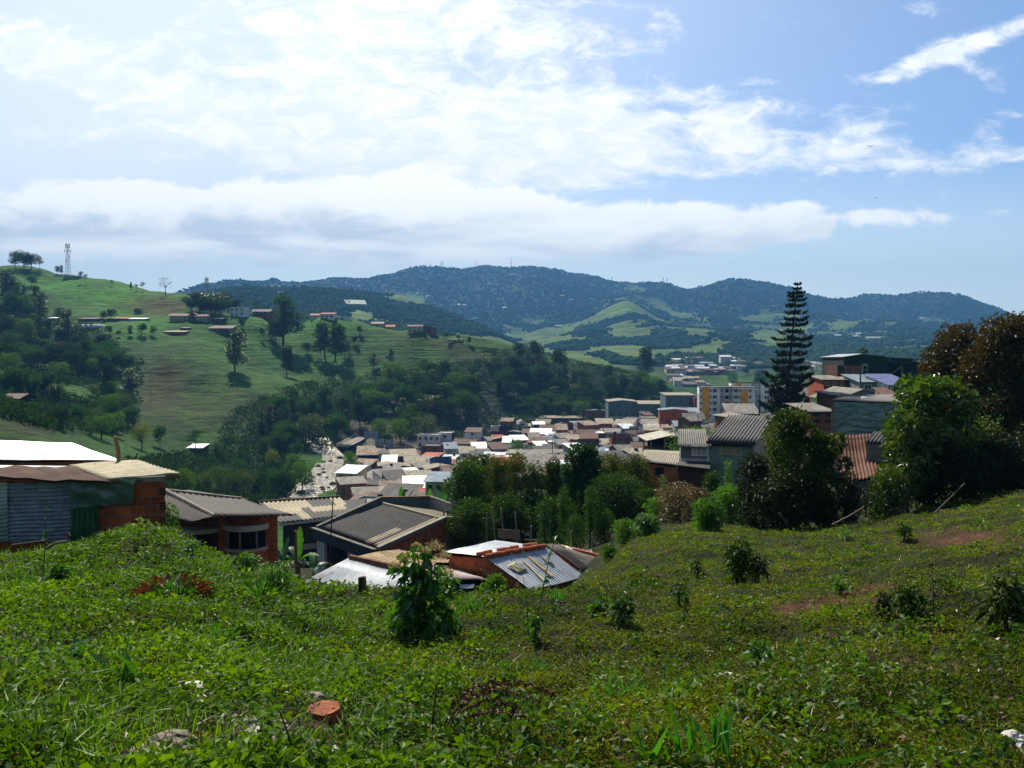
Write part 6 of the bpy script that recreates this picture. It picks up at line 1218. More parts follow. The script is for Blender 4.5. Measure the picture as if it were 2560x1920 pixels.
# ---------------------------------------------------------------- river, road, billboards
def river_road():
    m = bpy.data.materials.new('river_water'); m.use_nodes = True; nt = m.node_tree; N = nt.nodes; L = nt.links; b = N['Principled BSDF']
    tc = N.new('ShaderNodeTexCoord'); mp = N.new('ShaderNodeMapping'); mp.inputs['Scale'].default_value = (.35, .16, 1); L.new(tc.outputs['Object'], mp.inputs[0])
    no = N.new('ShaderNodeTexNoise'); no.inputs['Scale'].default_value = 1.6; no.inputs['Detail'].default_value = 8; no.inputs['Distortion'].default_value = 1.2; L.new(mp.outputs[0], no.inputs['Vector'])
    rp = N.new('ShaderNodeValToRGB'); rp.color_ramp.elements[0].position = .46; rp.color_ramp.elements[1].position = .70; rp.color_ramp.elements[0].color = (.10, .075, .042, 1); rp.color_ramp.elements[1].color = (.44, .40, .31, 1); L.new(no.outputs['Fac'], rp.inputs[0]); L.new(rp.outputs[0], b.inputs['Base Color'])
    b.inputs['Roughness'].default_value = .3; bp = N.new('ShaderNodeBump'); bp.inputs['Distance'].default_value = .8; L.new(no.outputs['Fac'], bp.inputs['Height']); L.new(bp.outputs[0], b.inputs['Normal'])
    mid = [(700, 1300, 225, 8), (722, 1262, 243, 8), (768, 1236, 262, 7.5), (796, 1212, 282, 7.5), (815, 1190, 302, 8), (832, 1170, 325, 8), (835, 1155, 345, 7), (822, 1146, 362, 6), (790, 1140, 385, 6)]
    pts = []
    for px, py, Y, hw in mid: p = P(px, py, Y); pts.append((Vector((p.x, p.y, gz(p.x, p.y) + .45)), hw))
    V, Fc = [], []; K = 10; nn = len(pts)
    fine = []
    for i in range(nn - 1):
        for j in range(8): t = j / 8; fine.append((pts[i][0].lerp(pts[i + 1][0], t), pts[i][1] * (1 - t) + pts[i + 1][1] * t))
    fine.append(pts[-1])
    for i, (p, hw) in enumerate(fine):
        d = (fine[min(i + 1, len(fine) - 1)][0] - fine[max(i - 1, 0)][0]); n = Vector((d.y, -d.x, 0)).normalized()
        for k in range(K + 1):
            q = p + n * hw * (2 * k / K - 1); V.append((q.x, q.y, p.z + .35 * float(fbm(np.array([q.x]), np.array([q.y]), 3., 2, 5)[0])))
    for i in range(len(fine) - 1):
        for k in range(K): a = i * (K + 1) + k; Fc.append([a, a + 1, a + K + 2, a + K + 1])
    tag(link('river', npmesh('river', V, Fc, [m], smooth=True)), kind='structure')
    rnd = random.Random(4); ST_ = mat('river_stone', '#5F574C', col2='#3D3831', scale=1, bump=.1)
    for k in range(22):
        i = rnd.randrange(6, len(fine) - 12); p, hw = fine[i]; o = MB(); r = rnd.uniform(.6, 1.7); q = p + Vector((rnd.uniform(-.8, .8) * hw, rnd.uniform(-1, 1), 0)); o.blob((0, 0, .1), r, r * .8, r * .6, k, .2); ob = o.build('boulder', ST_, smooth=True); ob.location = q
        tag(ob, 'dark boulder among the white water of the river', 'boulder', 'boulders in the river')
    # road curving out of the wood to the bridge
    AS = mat('asphalt', '#6C6A66', col2='#55534F', scale=.3); YL = mat('yellow_road_line', '#B79A4A', var=.2)
    cl = [(850, 1122, 378), (880, 1108, 398), (905, 1094, 418), (915, 1084, 432), (920, 1078, 444), (940, 1068, 462), (965, 1058, 484), (1000, 1046, 505)]
    ps = [P(*c) for c in cl]; dense = []
    for i in range(len(ps) - 1):
        for j in range(6): dense.append(ps[i].lerp(ps[i + 1], j / 6))
    def strip(name, off0, off1, m, up, kind=None):
        V, Fc = [], []
        for i, p in enumerate(dense):
            d = dense[min(i + 1, len(dense) - 1)] - dense[max(i - 1, 0)]; n = Vector((d.y, -d.x, 0)).normalized()
            for o in (off0, off1): q = p + n * o; V.append((q.x, q.y, p.z + up))
        for i in range(len(dense) - 1): Fc.append([2 * i, 2 * i + 1, 2 * i + 3, 2 * i + 2])
        o = link(name, npmesh(name, V, Fc, [m])); return o
    tag(strip('road', -4, 4, AS, .9), kind='structure'); tag(strip('road_marking', -.18, .18, YL, .904), kind='structure'); tag(strip('road_marking', 3.3, 3.55, mat('white_road_line', '#B5B3AC'), .904), kind='structure')
    tag(strip('road_shoulder', -5.6, -4.02, mat('grass_verge', '#3E5A1C', col2='#2B4214'), 1.0), kind='structure')
    # second stretch seen among the trees
    V = []; seg = [(1214, 1012, 560), (1236, 1002, 575), (1262, 990, 590), (1290, 978, 610)]
    for c in seg: p = P(*c); V += [(p.x - 1, p.y - 5, p.z), (p.x + 1, p.y + 5, p.z + .3)]
    tag(link('road', npmesh('road', V, [[2 * i, 2 * i + 1, 2 * i + 3, 2 * i + 2] for i in range(3)], [mat('concrete_road', '#8F8D86', col2='#75736E', scale=.3)])), kind='structure')
    # guard rail
    t = empty('guard_rail', P(880, 1115, 392), 'pale guard rail on the outer bend before the bridge', 'railing'); r = MB(); r.tube([dense[i] + Vector((-3.6, -3, 1.7)) for i in range(2, 22)], .16, 5); r.build('rail', mat('pale_rail', '#B9B7B0'), t)
    for i in range(2, 22, 3): q = MB(); q.box(dense[i] + Vector((-3.6, -3, .9)), .2, .2, 1.8); q.build('post', mat('pale_rail', '#B9B7B0'), t)
    # billboards seen from behind
    BB = mat('billboard_back', '#A3ADB8', col2='#8591A0', scale=.3); ST = mat('billboard_steel', '#5B6066', var=.2)
    for px0, px1, y0, y1, yb, Yd, lab, bars in ((909, 946, 1078, 1095, 1112, 398, 'large pale billboard on posts seen from behind beside the road bend', 2), (938, 960, 1097, 1116, 1119, 384, 'smaller billboard right of the big one with dark ribs', 3), (963, 984, 1099, 1119, 1122, 380, 'rightmost small billboard with dark ribs above the rusty hall', 3)):
        a, b = P(px0, y0, Yd), P(px1, y1, Yd); t = empty('billboard', P((px0 + px1) / 2, yb, Yd), lab, 'billboard', 'billboards beside the road'); c = (a + b) / 2; w, h = b.x - a.x, a.z - b.z
        mb = MB(); mb.box(c, w, .25, h); mb.build('panel', BB, t)
        mb = MB()
        for i in range(bars + 2): mb.box(c + Vector((-w / 2 + w * i / (bars + 1), -.22, 0)), .16, .16, h)
        for z in (-.5, 0, .5): mb.box(c + Vector((0, -.36, z * h)), w, .1, .16)
        mb.build('frame', ST, t); gz_ = P(px0, yb, Yd).z - 2
        for s in (-.38, .38): q = MB(); q.box((c.x + s * w, c.y + .1, (gz_ + c.z - h / 2) / 2), .3, .3, c.z - h / 2 - gz_); q.build('post', ST, t)
    p = P(969, 1030, 440); t = empty('street_lamp', P(969, 1062, 440), 'double armed street lamp above the trees behind the billboards', 'street lamp'); mb = MB(); mb.tube([P(969, 1070, 440), p], .16, 6, r2=.1); mb.build('pole', ST, t); mb = MB(); mb.box(p, 4.2, .5, .3); mb.build('lamp_head', FRAME_W, t)
river_road()
# ---------------------------------------------------------------- plants
def nrm(a): return a / np.maximum(np.linalg.norm(a, axis=1, keepdims=True), 1e-9)
def leaf_arrays(Pt, A, L, Wd, rng, droop=.15):
    """a diamond leaf at every point: V (4n,3), faces (n,4)"""
    n = len(Pt); A = nrm(A); S = nrm(np.cross(A, rng.normal(size=(n, 3)))); L = L[:, None]; Wd = Wd[:, None]
    mid = Pt + A * L * .45; tip = Pt + A * L; tip[:, 2] -= droop * L[:, 0]
    V = np.stack([Pt, mid + S * Wd * .5, tip, mid - S * Wd * .5], 1).reshape(-1, 3); Fc = np.arange(4 * n).reshape(n, 4)
    return V, Fc
def blade_arrays(Pt, A, L, Wd, rng, bend):
    """a bent grass blade of two quads at every point"""
    n = len(Pt); A = nrm(A); h = nrm(np.c_[rng.normal(size=(n, 2)), np.zeros(n)]); S = nrm(np.cross(A, h)) * Wd[:, None] * .5; L = L[:, None]; bend = bend[:, None]
    m = Pt + A * L * .55 + h * bend * L * .2; t = Pt + A * L * (1 - .25 * bend) + h * bend * L * .75; t[:, 2] -= (bend * L)[:, 0] * .18
    V = np.stack([Pt - S, Pt + S, m + S * .85, m - S * .85, t + S * .12, t - S * .12], 1).reshape(-1, 3); b = np.arange(n)[:, None] * 6
    return V, np.concatenate([b + np.array([0, 1, 2, 3]), b + np.array([3, 2, 4, 5])], 0)
def crown(name, seed, lobes, n, L, asp, m, up=.25, out=.8, droop=.15, core=.35, vs=2.5, jit=.5, rnd_=1.0):
    """leaves scattered through lobes (x, y, z, rx, ry, rz); fewer inside, gaps between the lobes"""
    rng = np.random.default_rng(seed); lb = np.array(lobes, float); vol = lb[:, 3] * lb[:, 4] * lb[:, 5]; w = vol ** .72; k = rng.choice(len(lb), n, p=w / w.sum())
    d = nrm(rng.normal(size=(n, 3))); r = core + (1 - core) * rng.random(n) ** .55; r = r * (1 + .16 * rng.normal(size=n) * jit)
    Pt = lb[k, :3] + d * r[:, None] * lb[k, 3:]; A = d * out + rng.normal(size=(n, 3)) * .55 * rnd_ + np.array([0, 0, up])
    Ls = L * rng.uniform(.65, 1.3, n); V, Fc = leaf_arrays(Pt, A, Ls, Ls * asp, rng, droop)
    cl = fbm(Pt[:, 0] * vs + Pt[:, 2] * 1.3 * vs, Pt[:, 1] * vs - Pt[:, 2] * .7 * vs, 1.0, 2, seed % 97)
    v = np.clip(.5 + 1.1 * cl + .22 * rng.normal(size=n) + (rng.random(len(lb))[k] - .5) * .35, 0, 1)
    return npmesh(name, V, Fc, [m], attr=np.repeat(v, 4))
BARK = mat('tree_bark', '#4A3B2E', col2='#2E251D', scale=3, bump=.02)
BARK_P = mat('pale_bark', '#75695A', col2='#4E463C', scale=3)
def trunk(name, h0, r0, tips, m=None, seed=0, lean=0.):
    mb = MB(); rnd = random.Random(seed); top = Vector((lean, 0, h0)); mb.tube([(0, 0, -.06), (lean * .3, rnd.uniform(-.01, .01), h0 * .5), top], r0, 7, r2=r0 * .72)
    for t in tips:
        t = Vector(t); m_ = top.lerp(t, .5) + Vector((rnd.uniform(-.02, .02), rnd.uniform(-.02, .02), -.02)); mb.tube([top - Vector((0, 0, .02)), m_, t], r0 * .5, 5, r2=r0 * .15)
    return mb.mesh(name, [m or BARK], smooth=True)
L_DK = leaf_mat('dark_foliage', (.030, .062, .010), (.011, .025, .006), .22, spec=.04, rough=.9); L_MD = leaf_mat('green_foliage', (.045, .115, .016), (.018, .050, .009), .28, spec=.04, rough=.9)
L_LT = leaf_mat('light_foliage', (.085, .165, .020), (.034, .080, .012), .35, spec=.04, rough=.9); L_YE = leaf_mat('yellow_foliage', (.16, .18, .018), (.065, .085, .012), .35, spec=.04, rough=.9)
L_PL = leaf_mat('pale_foliage', (.085, .125, .055), (.035, .060, .022), .25, spec=.04, rough=.9); L_BR = leaf_mat('bronze_foliage', (.070, .056, .012), (.020, .034, .008), .25, tcol=(1.8, 1.2, .4))
L_GL = leaf_mat('glossy_foliage', (.075, .130, .012), (.018, .042, .006), .33, rough=.28, spec=.6); L_OL = leaf_mat('olive_foliage', (.085, .122, .012), (.022, .040, .006), .28, spec=.25)
def lobes_round(rnd, n=11, cz=.56, rx=.36, rz=.42, lr=.18):
    o = []
    for _ in range(n):
        a, e = rnd.uniform(0, 6.28), rnd.uniform(-.8, 1); q = rnd.uniform(.45, .8); r = lr * rnd.uniform(.75, 1.25)
        o.append((math.cos(a) * rx * q * math.sqrt(max(0, 1 - (e * .8) ** 2)), math.sin(a) * rx * q * math.sqrt(max(0, 1 - (e * .8) ** 2)), cz + e * rz * .62, r, r, r * .8))
    return o
def kinds():
    K = {}; rnd = random.Random(21)
    def add(kind, lobes, n, L, asp, m, h0, r0, bm=None, **k):
        i = len(K.setdefault(kind, [])); tips = [l[:3] for l in lobes[::max(1, len(lobes) // 7)]]
        K[kind].append((crown('crown', sum(map(ord, kind)) + i * 13, lobes, int(n * 1.7), L * .78, asp, m, vs=9, **k), trunk('trunk', h0, r0, tips, bm, i)))
    for i in range(4): add('round', lobes_round(rnd, 14), 1900, .055, .6, [L_DK, L_MD, L_DK, L_MD][i], .34, .022)
    for i in range(2): add('bright', lobes_round(rnd, 14, .50, .40, .46), 2000, .052, .55, [L_LT, L_MD][i], .26, .022)
    for i in range(2): add('pale', lobes_round(rnd, 15, .48, .40, .48), 2200, .048, .45, [L_PL, L_OL][i], .24, .02)
    add('yellow', lobes_round(rnd, 12, .52, .32, .44), 1800, .045, .4, L_YE, .22, .02)
    for i in range(4):
        lb = []
        for z in np.linspace(.30, .95, 10): a = rnd.uniform(0, 6.28); q = rnd.uniform(.03, .15) * (1.2 - z * .5); r = rnd.uniform(.09, .15) * (1.25 - .5 * z); lb.append((math.cos(a) * q, math.sin(a) * q, z, r, r, r * .75))
        add('tall', lb, 1500, .052, .5, [L_DK, L_DK, L_MD, L_OL][i], .8, .014, BARK_P)
    for i in range(3):
        lb = [(rnd.uniform(-.2, .2), rnd.uniform(-.2, .2), z, rnd.uniform(.2, .42), rnd.uniform(.2, .42), .035) for z in (.62, .72, .8, .88, .95)]; lb += [(rnd.uniform(-.1, .1), rnd.uniform(-.1, .1), .97, .2, .2, .04)]
        add('umbrella', lb, 800, .055, .5, [L_DK, L_MD, L_OL][i], .55, .018, BARK_P, up=.1, core=.1)
    for i in range(3):                                     # bamboo: arching feathered culms
        rng = np.random.default_rng(50 + i); Pt, A = [], []
        for c in range(60):
            a = rng.uniform(0, 6.28); b = rng.uniform(0, .10); bx, by = b * math.cos(a), b * math.sin(a); hh = rng.uniform(.7, 1.0); o = rng.uniform(.10, .34); t = rng.uniform(.25, 1, 34) ** .8
            x = bx + math.cos(a) * o * t ** 2.4; y = by + math.sin(a) * o * t ** 2.4; z = hh * (t - .16 * t ** 5); Pt.append(np.c_[x, y, z] + rng.normal(size=(34, 3)) * .022); A.append(np.c_[np.full(34, math.cos(a)), np.full(34, math.sin(a)), np.full(34, -.1)] * .7 + rng.normal(size=(34, 3)) * .5)
        Pt = np.concatenate(Pt); A = np.concatenate(A); n = len(Pt); Ls = .075 * rng.uniform(.6, 1.3, n); V, Fc = leaf_arrays(Pt, A, Ls, Ls * .45, rng, .3)
        me = npmesh('foliage', V, Fc, [[L_MD, L_OL, L_DK][i]], attr=np.repeat(np.clip(.25 + .6 * Pt[:, 2] * 0 + .5 * rng.random(n), 0, 1), 4)); mb = MB()
        for c in range(14): a = rnd.uniform(0, 6.28); b = rnd.uniform(0, .1); mb.tube([(b * math.cos(a), b * math.sin(a), -.03), (b * 1.3 * math.cos(a), b * 1.3 * math.sin(a), .4), (math.cos(a) * (b + .06), math.sin(a) * (b + .06), .75)], .006, 5, r2=.003)
        K.setdefault('bamboo', []).append((me, mb.mesh('culms', [mat('bamboo_culm', '#6B7A3A', var=.3)])))
    rng = np.random.default_rng(9); Pt, A = [], []          # palm
    for c in range(13):
        a = 6.28 * c / 13 + rng.uniform(-.2, .2); el = rng.uniform(-.1, .9); t = np.linspace(.08, 1, 26); x = .26 * t * math.cos(a); y = .26 * t * math.sin(a); z = .84 + .22 * el * t - .20 * t ** 2
        for s in (-1, 1): Pt.append(np.c_[x, y, z]); A.append(np.c_[np.full(26, -math.sin(a) * s), np.full(26, math.cos(a) * s), np.full(26, -.5)] + rng.normal(size=(26, 3)) * .15)
    Pt = np.concatenate(Pt); A = np.concatenate(A); n = len(Pt); V, Fc = leaf_arrays(Pt, A, np.full(n, .075), np.full(n, .013), rng, .3); mb = MB(); mb.tube([(0, 0, -.04), (.01, 0, .4), (0, 0, .85)], .02, 7, r2=.014)
    K['palm'] = [(npmesh('fronds', V, Fc, [L_MD], attr=np.repeat(rng.random(n), 4)), mb.mesh('trunk', [BARK_P], smooth=True))]
    lb = [(math.cos(a) * .3 * q, math.sin(a) * .3 * q, z, .10, .10, .07) for a, q, z in [(0, 1, .7), (.9, .9, .8), (1.8, 1, .62), (2.6, .9, .85), (3.4, 1.05, .7), (4.3, .8, .9), (5.2, 1, .72), (1.2, .3, .93), (3, .5, .95)]]; lb += [(x * 1.15, y * 1.15, z - .22, .04, .04, .14) for x, y, z, *_ in lb[:7]]
    add('weeping', lb, 700, .035, .3, L_DK, .4, .025, None, droop=.5)
    mb = MB(); mb.tube([(0, 0, -.05), (.005, 0, .5), (0, 0, .98)], .008, 5, r2=.003)
    for k in range(9): a = k * 2.4; z = .45 + .055 * k; mb.tube([(0, 0, z), (.08 * math.cos(a), .08 * math.sin(a), z + .07)], .004, 4, r2=.002)
    K['bare'] = [(None, mb.mesh('trunk', [BARK_P]))]
    return K
KIND = kinds()
KN = {'round': ('tree', 'dark round tree'), 'bright': ('tree', 'full green tree'), 'pale': ('tree', 'pale leaved tree'), 'yellow': ('tree', 'yellow green tree'), 'tall': ('tree', 'tall open crowned tree'), 'umbrella': ('tree', 'flat topped tree'), 'bamboo': ('bamboo', 'feathery bamboo clump'), 'palm': ('palm', 'slender palm'), 'weeping': ('tree', 'spreading tree with hanging moss'), 'bare': ('tree', 'bare thin dead tree')}
KNM = {'bamboo': 'bamboo_clump', 'palm': 'palm_tree', 'bare': 'dead_tree'}
_tr = random.Random(77)
def plant(kind, g, H, label, group=None, wid=1.0, vi=None):
    cr, tr = KIND[kind][_tr.randrange(len(KIND[kind])) if vi is None else vi]
    t = empty(KNM.get(kind, 'tree'), g, label, KN[kind][0], group, _tr.uniform(0, 6.28)); t.scale = (H * wid, H * wid, H)
    for me, nm in ((tr, 'culms' if kind == 'bamboo' else 'trunk'), (cr, 'fronds' if kind == 'palm' else ('foliage' if kind == 'bamboo' else 'crown'))):
        if me is None: continue
        o = bpy.data.objects.new(nm, me); COL.objects.link(o); o.parent = t
    return t
def hill_trees():
    T = [  # pixel x, y of the foot, height in pixels, kind, width factor
     (38,671,45,'round',1.),(60,671,48,'round',1.1),(79,674,45,'round',1.1),(98,674,28,'umbrella',1.),(79,716,33,'round',.95),(144,686,24,'round',.6),(153,687,24,'tall',.9),(203,707,28,'umbrella',.7),(215,709,23,'umbrella',.7),(280,715,15,'umbrella',1.),(328,724,19,'tall',1.),(341,726,15,'umbrella',1.),(357,728,22,'umbrella',.9),(414,736,43,'weeping',1.),
     (478,778,44,'bamboo',1.5),(500,780,54,'bamboo',1.6),(526,784,62,'bamboo',1.7),(552,786,58,'bamboo',1.6),(580,782,42,'bamboo',1.4),(514,788,50,'bamboo',1.5),(540,790,56,'bamboo',1.6),(258,804,30,'round',.8),(279,799,30,'round',1.),(346,794,26,'round',1.),(150,802,38,'round',.8),(172,862,88,'tall',1.4),(14,770,92,'tall',1.5),(38,800,80,'round',.9),(66,792,60,'bright',.9),(100,800,70,'tall',1.5),(8,860,80,'round',1.),
     (272,836,24,'round',1.),(297,841,17,'round',.9),(325,840,27,'tall',1.5),(355,838,33,'round',1.),(382,838,28,'bright',.9),(376,996,76,'bare',1.),(318,936,54,'round',.9),(328,992,70,'tall',1.5),(268,988,80,'tall',1.4),(275,1065,80,'round',.8),(240,1072,58,'pale',.9),(355,1124,76,'yellow',1.),(400,1118,60,'round',.7),(489,1138,62,'umbrella',.9),(150,1075,62,'round',.8),(196,1055,50,'round',.9),
     (12,988,72,'bamboo',.9),(46,990,88,'bamboo',1.),(78,1000,72,'bamboo',.8),(112,990,74,'bamboo',1.),(140,1010,60,'bamboo',.9),(84,1040,40,'bright',.9),
     (708,866,126,'tall',1.7),(690,862,70,'round',.8),(656,848,34,'round',.6),(640,792,42,'palm',1.),(668,794,38,'palm',1.),(587,930,104,'tall',1.5),(766,885,32,'round',1.),(717,942,74,'tall',1.4),(812,896,88,'tall',1.6),(838,904,92,'tall',1.6),(862,892,50,'round',.8),(876,918,36,'umbrella',.7),(934,922,40,'tall',1.5),(975,908,38,'tall',1.4),(886,862,26,'round',.9),(900,835,22,'round',.9),(1115,858,26,'umbrella',1.1),(1172,862,22,'round',.8),(1145,850,16,'round',.9),(605,820,26,'round',1.),(1105,845,20,'palm',1.),(990,815,16,'palm',1.),(998,816,17,'palm',1.),
     (780,1112,92,'pale',1.,1),(838,1110,86,'bright',1.,1),(812,1040,72,'tall',1.6),(862,1062,74,'round',.8),(760,1050,60,'round',.9),(900,1070,70,'tall',1.5),(952,1102,64,'bright',1.),(1000,1108,70,'bright',1.1),(1064,1104,84,'pale',1.05,1),(968,1116,40,'bright',1.),(930,1075,60,'round',1.),(1030,1085,70,'round',1.),
     (612,1262,108,'pale',.8),(681,1170,56,'yellow',.8),(730,1188,62,'bright',.9),(756,1232,92,'bright',.9),(716,1252,80,'round',.9),(660,1126,44,'pale',.9),(872,1198,80,'bright',.7),(896,1196,46,'bright',1.),(903,1130,24,'bright',1.),(560,1256,112,'pale',.9),(458,1250,90,'bright',.8),(506,1250,86,'pale',.9),(640,1256,84,'round',.9),(436,1236,60,'bright',.9),(690,1246,84,'bright',.8),(600,1190,50,'round',.9),(545,1140,44,'pale',.9),(740,1150,50,'round',1.),(700,1130,60,'round',1.),
     (1620,948,80,'tall',1.6),(1300,905,52,'round',1.),(1330,905,58,'round',.8),(1345,915,56,'tall',1.5),(1400,930,62,'round',.9),(1236,905,34,'umbrella',1.4),(1210,898,30,'umbrella',1.5),(1262,910,36,'umbrella',1.4),(2170,905,22,'round',1.),(2110,940,44,'round',.5),
     (1700,1300,60,'bright',1.),(1660,1118,40,'bright',1.),(1700,1108,44,'bright',1.),(1725,1112,40,'bright',1.),(1292,1140,46,'bright',1.1),(1320,1146,40,'bright',1.),(1555,1130,26,'bright',1.2),(1620,1132,34,'bright',1.),(2080,1020,46,'bright',.9),(2056,1012,40,'bright',.9),(1990,1010,60,'bright',1.),(1140,1142,36,'bright',1.)]
    marks = [(170, 650, 'the lattice tower'), (468, 795, 'the long farmhouse'), (592, 780, 'the white modern house'), (652, 785, 'the dark red house'), (222, 818, 'the greenhouse'), (435, 830, 'the brick shed'), (805, 790, 'the orange roofed ridge house'), (955, 810, 'the ridge pair of houses'), (1052, 824, 'the ridge tip houses'), (25, 1003, 'the old wooden house'), (800, 1200, 'the river'), (927, 1087, 'the big billboard'), (1075, 1105, 'the long white building'), (488, 1125, 'the meadow hut'), (1495, 1035, 'the brick cube'), (1550, 1020, 'the long grey green warehouse'), (1450, 1115, 'the yellow house'), (1990, 860, 'the tall conifer'), (1120, 850, 'the tan roofed low house'), (300, 765, 'the brown field'), (1240, 1000, 'the concrete road stretch'), (560, 900, 'the grassy knoll')]
    used = set()
    for a in T:
        px, py, hp, kind, wf = a[:5]; g = hit(px, py, 175 if py > 950 else 380, 790 if px < 1700 else 1e9)
        if px > 1500 and 1000 < py < 1200: g = hit(px, py, 120)
        if px == 1700 and py == 1300: continue
        lab = None
        for mx, my, ms in sorted(marks, key=lambda m: (m[0] - px) ** 2 + (1.6 * (m[1] - py + hp / 2)) ** 2)[:7]:
            dx, dy = px - mx, py - hp / 2 - my; rel = ('right of ' if dx > 0 else 'left of ') if abs(dx) > 1.3 * abs(dy) else ('above ' if dy < 0 else 'below ')
            for lead in ('', 'small ', 'large ', 'slightly leaning ', 'outermost '):
                if lead == 'small ' and hp > 45: continue
                if lead == 'large ' and hp < 60: continue
                if lead in ('slightly leaning ',): continue
                l = lead + KN[kind][1] + ' ' + rel + ms
                if l not in used: lab = l; break
            if lab: break
        used.add(lab); plant(kind, g, hp / F * g.y, lab, 'trees on the green hill and river banks', wf, a[5] if len(a) > 5 else None)
    # woods: every tree its own, close together
    rnd = random.Random(31); pts = []
    def wood(poly, n, hr, kk, label, ymin, ymax, sep=6.5):
        xs, ys = [p[0] for p in poly], [p[1] for p in poly]; c = 0; tries = 0
        while c < n and tries < n * 40:
            tries += 1; px, py = rnd.uniform(min(xs), max(xs)), rnd.uniform(min(ys), max(ys)); ins = False; j = len(poly) - 1
            for i in range(len(poly)):
                if (ys[i] > py) != (ys[j] > py) and px < (xs[j] - xs[i]) * (py - ys[i]) / (ys[j] - ys[i]) + xs[i]: ins = not ins
                j = i
            if not ins: continue
            g = hit(px, py, ymin, ymax)
            if any((g.x - q.x) ** 2 + (g.y - q.y) ** 2 < sep ** 2 for q in pts): continue
            pts.append(g); k = rnd.choice(kk); c += 1; plant(k, g, rnd.uniform(*hr) * (.8 if k in ('bamboo', 'umbrella') else 1), label.format(KN[k][1]), label.format('trees').replace('standing ', ''), rnd.uniform(.95, 1.35))
    wood([(880, 1010), (1000, 950), (1100, 935), (1180, 960), (1210, 1010), (1180, 1040), (1080, 1075), (960, 1075), (900, 1050)], 62, (11, 18), ['round', 'round', 'tall', 'umbrella', 'bright'], '{} standing in the dark wood between the hill and the town', 380, 640)
    wood([(1240, 915), (1330, 925), (1450, 950), (1560, 955), (1640, 960), (1660, 1010), (1520, 1040), (1440, 1045), (1280, 1050), (1240, 1000)], 66, (11, 19), ['round', 'round', 'tall', 'umbrella', 'bright', 'bamboo', 'palm'], '{} standing in the wood behind the grey green warehouse', 400, 700)
    wood([(0, 850), (100, 820), (190, 850), (270, 880), (310, 930), (250, 960), (120, 950), (0, 960)], 34, (9, 16), ['round', 'round', 'tall', 'bright'], '{} standing in the dark wood left of the grassy knoll', 300, 600)
    wood([(0, 740), (60, 730), (110, 780), (140, 850), (0, 850)], 14, (10, 17), ['round', 'tall', 'tall'], '{} standing on the dark slope at the left frame edge', 380, 760)
    wood([(210, 980), (310, 1000), (340, 1080), (260, 1110), (190, 1060)], 12, (6, 10), ['round', 'bright', 'pale'], '{} standing in the gully below the bright green slope', 250, 420)
    wood([(700, 1010), (800, 1050), (880, 1060), (860, 1090), (700, 1120), (640, 1110)], 12, (8, 13), ['round', 'round', 'tall', 'bright'], '{} standing at the foot of the grassy knoll by the river', 320, 450)
    wood([(1800, 935), (1960, 930), (2050, 945), (1980, 990), (1850, 985)], 14, (10, 16), ['round', 'bright'], '{} standing in the gorge below the far town', 620, 1000)
hill_trees()
def forest():
    """the far woods: crowns too many to count, one object"""
    rng = np.random.default_rng(8); V = MTN; r = np.hypot(V[:, 0], V[:, 1]); az = np.arctan2(V[:, 0], V[:, 1])
    ok = np.where((np.abs(az) < math.radians(37)) & (r > 1180) & (r < 5000) & (MTN_FO > .55) & (V[:, 2] / r > -.03))[0]; N = 125000
    i = rng.choice(ok, N); step = r[i] * .009; C = V[i] + np.c_[rng.normal(size=(N, 2)) * step[:, None] * .5, np.zeros(N)]; C[:, 2] = ground(C[:, 0], C[:, 1])
    # a few single trees and hedges in the pastures too
    ring = lambda k, rad, z, ph: [(rad * math.cos(6.2832 * i / k + ph), rad * math.sin(6.2832 * i / k + ph), z) for i in range(k)]
    base = np.array(ring(5, .78, -.45, 0) + ring(5, .92, .25, .63) + [(0, 0, .95)], float); nv = len(base)
    fc = []
    for i in range(5): j = (i + 1) % 5; fc += [(i, j, 5 + i), (j, 5 + j, 5 + i), (5 + i, 5 + j, 10)]
    fc = np.array(fc)
    s = rng.uniform(3.2, 6.4, N) * np.where(rng.random(N) < .06, 1.5, 1); a = rng.uniform(0, 6.28, N); c, sn = np.cos(a), np.sin(a); B = np.repeat(base[None], N, 0) * (1 + .22 * rng.normal(size=(N, nv, 1)))
    X = (B[:, :, 0] * c[:, None] - B[:, :, 1] * sn[:, None]) * s[:, None]; Y = (B[:, :, 0] * sn[:, None] + B[:, :, 1] * c[:, None]) * s[:, None]; Z = B[:, :, 2] * (s * rng.uniform(.55, 1.0, N))[:, None] + (s * .45)[:, None]
    VV = np.stack([X + C[:, None, 0], Y + C[:, None, 1], Z + C[:, None, 2]], 2).reshape(-1, 3); FF = (fc[None] + (np.arange(N) * nv)[:, None, None]).reshape(-1, 3)
    o = link('forest', npmesh('forest', VV, FF, [leaf_mat('far_forest_foliage', (.030, .056, .020), (.015, .030, .013), .0, rough=1., spec=0.)], smooth=True, attr=np.repeat(np.clip(rng.normal(.5, .18, N), 0, 1), nv))); tag(o, kind='stuff')
forest()

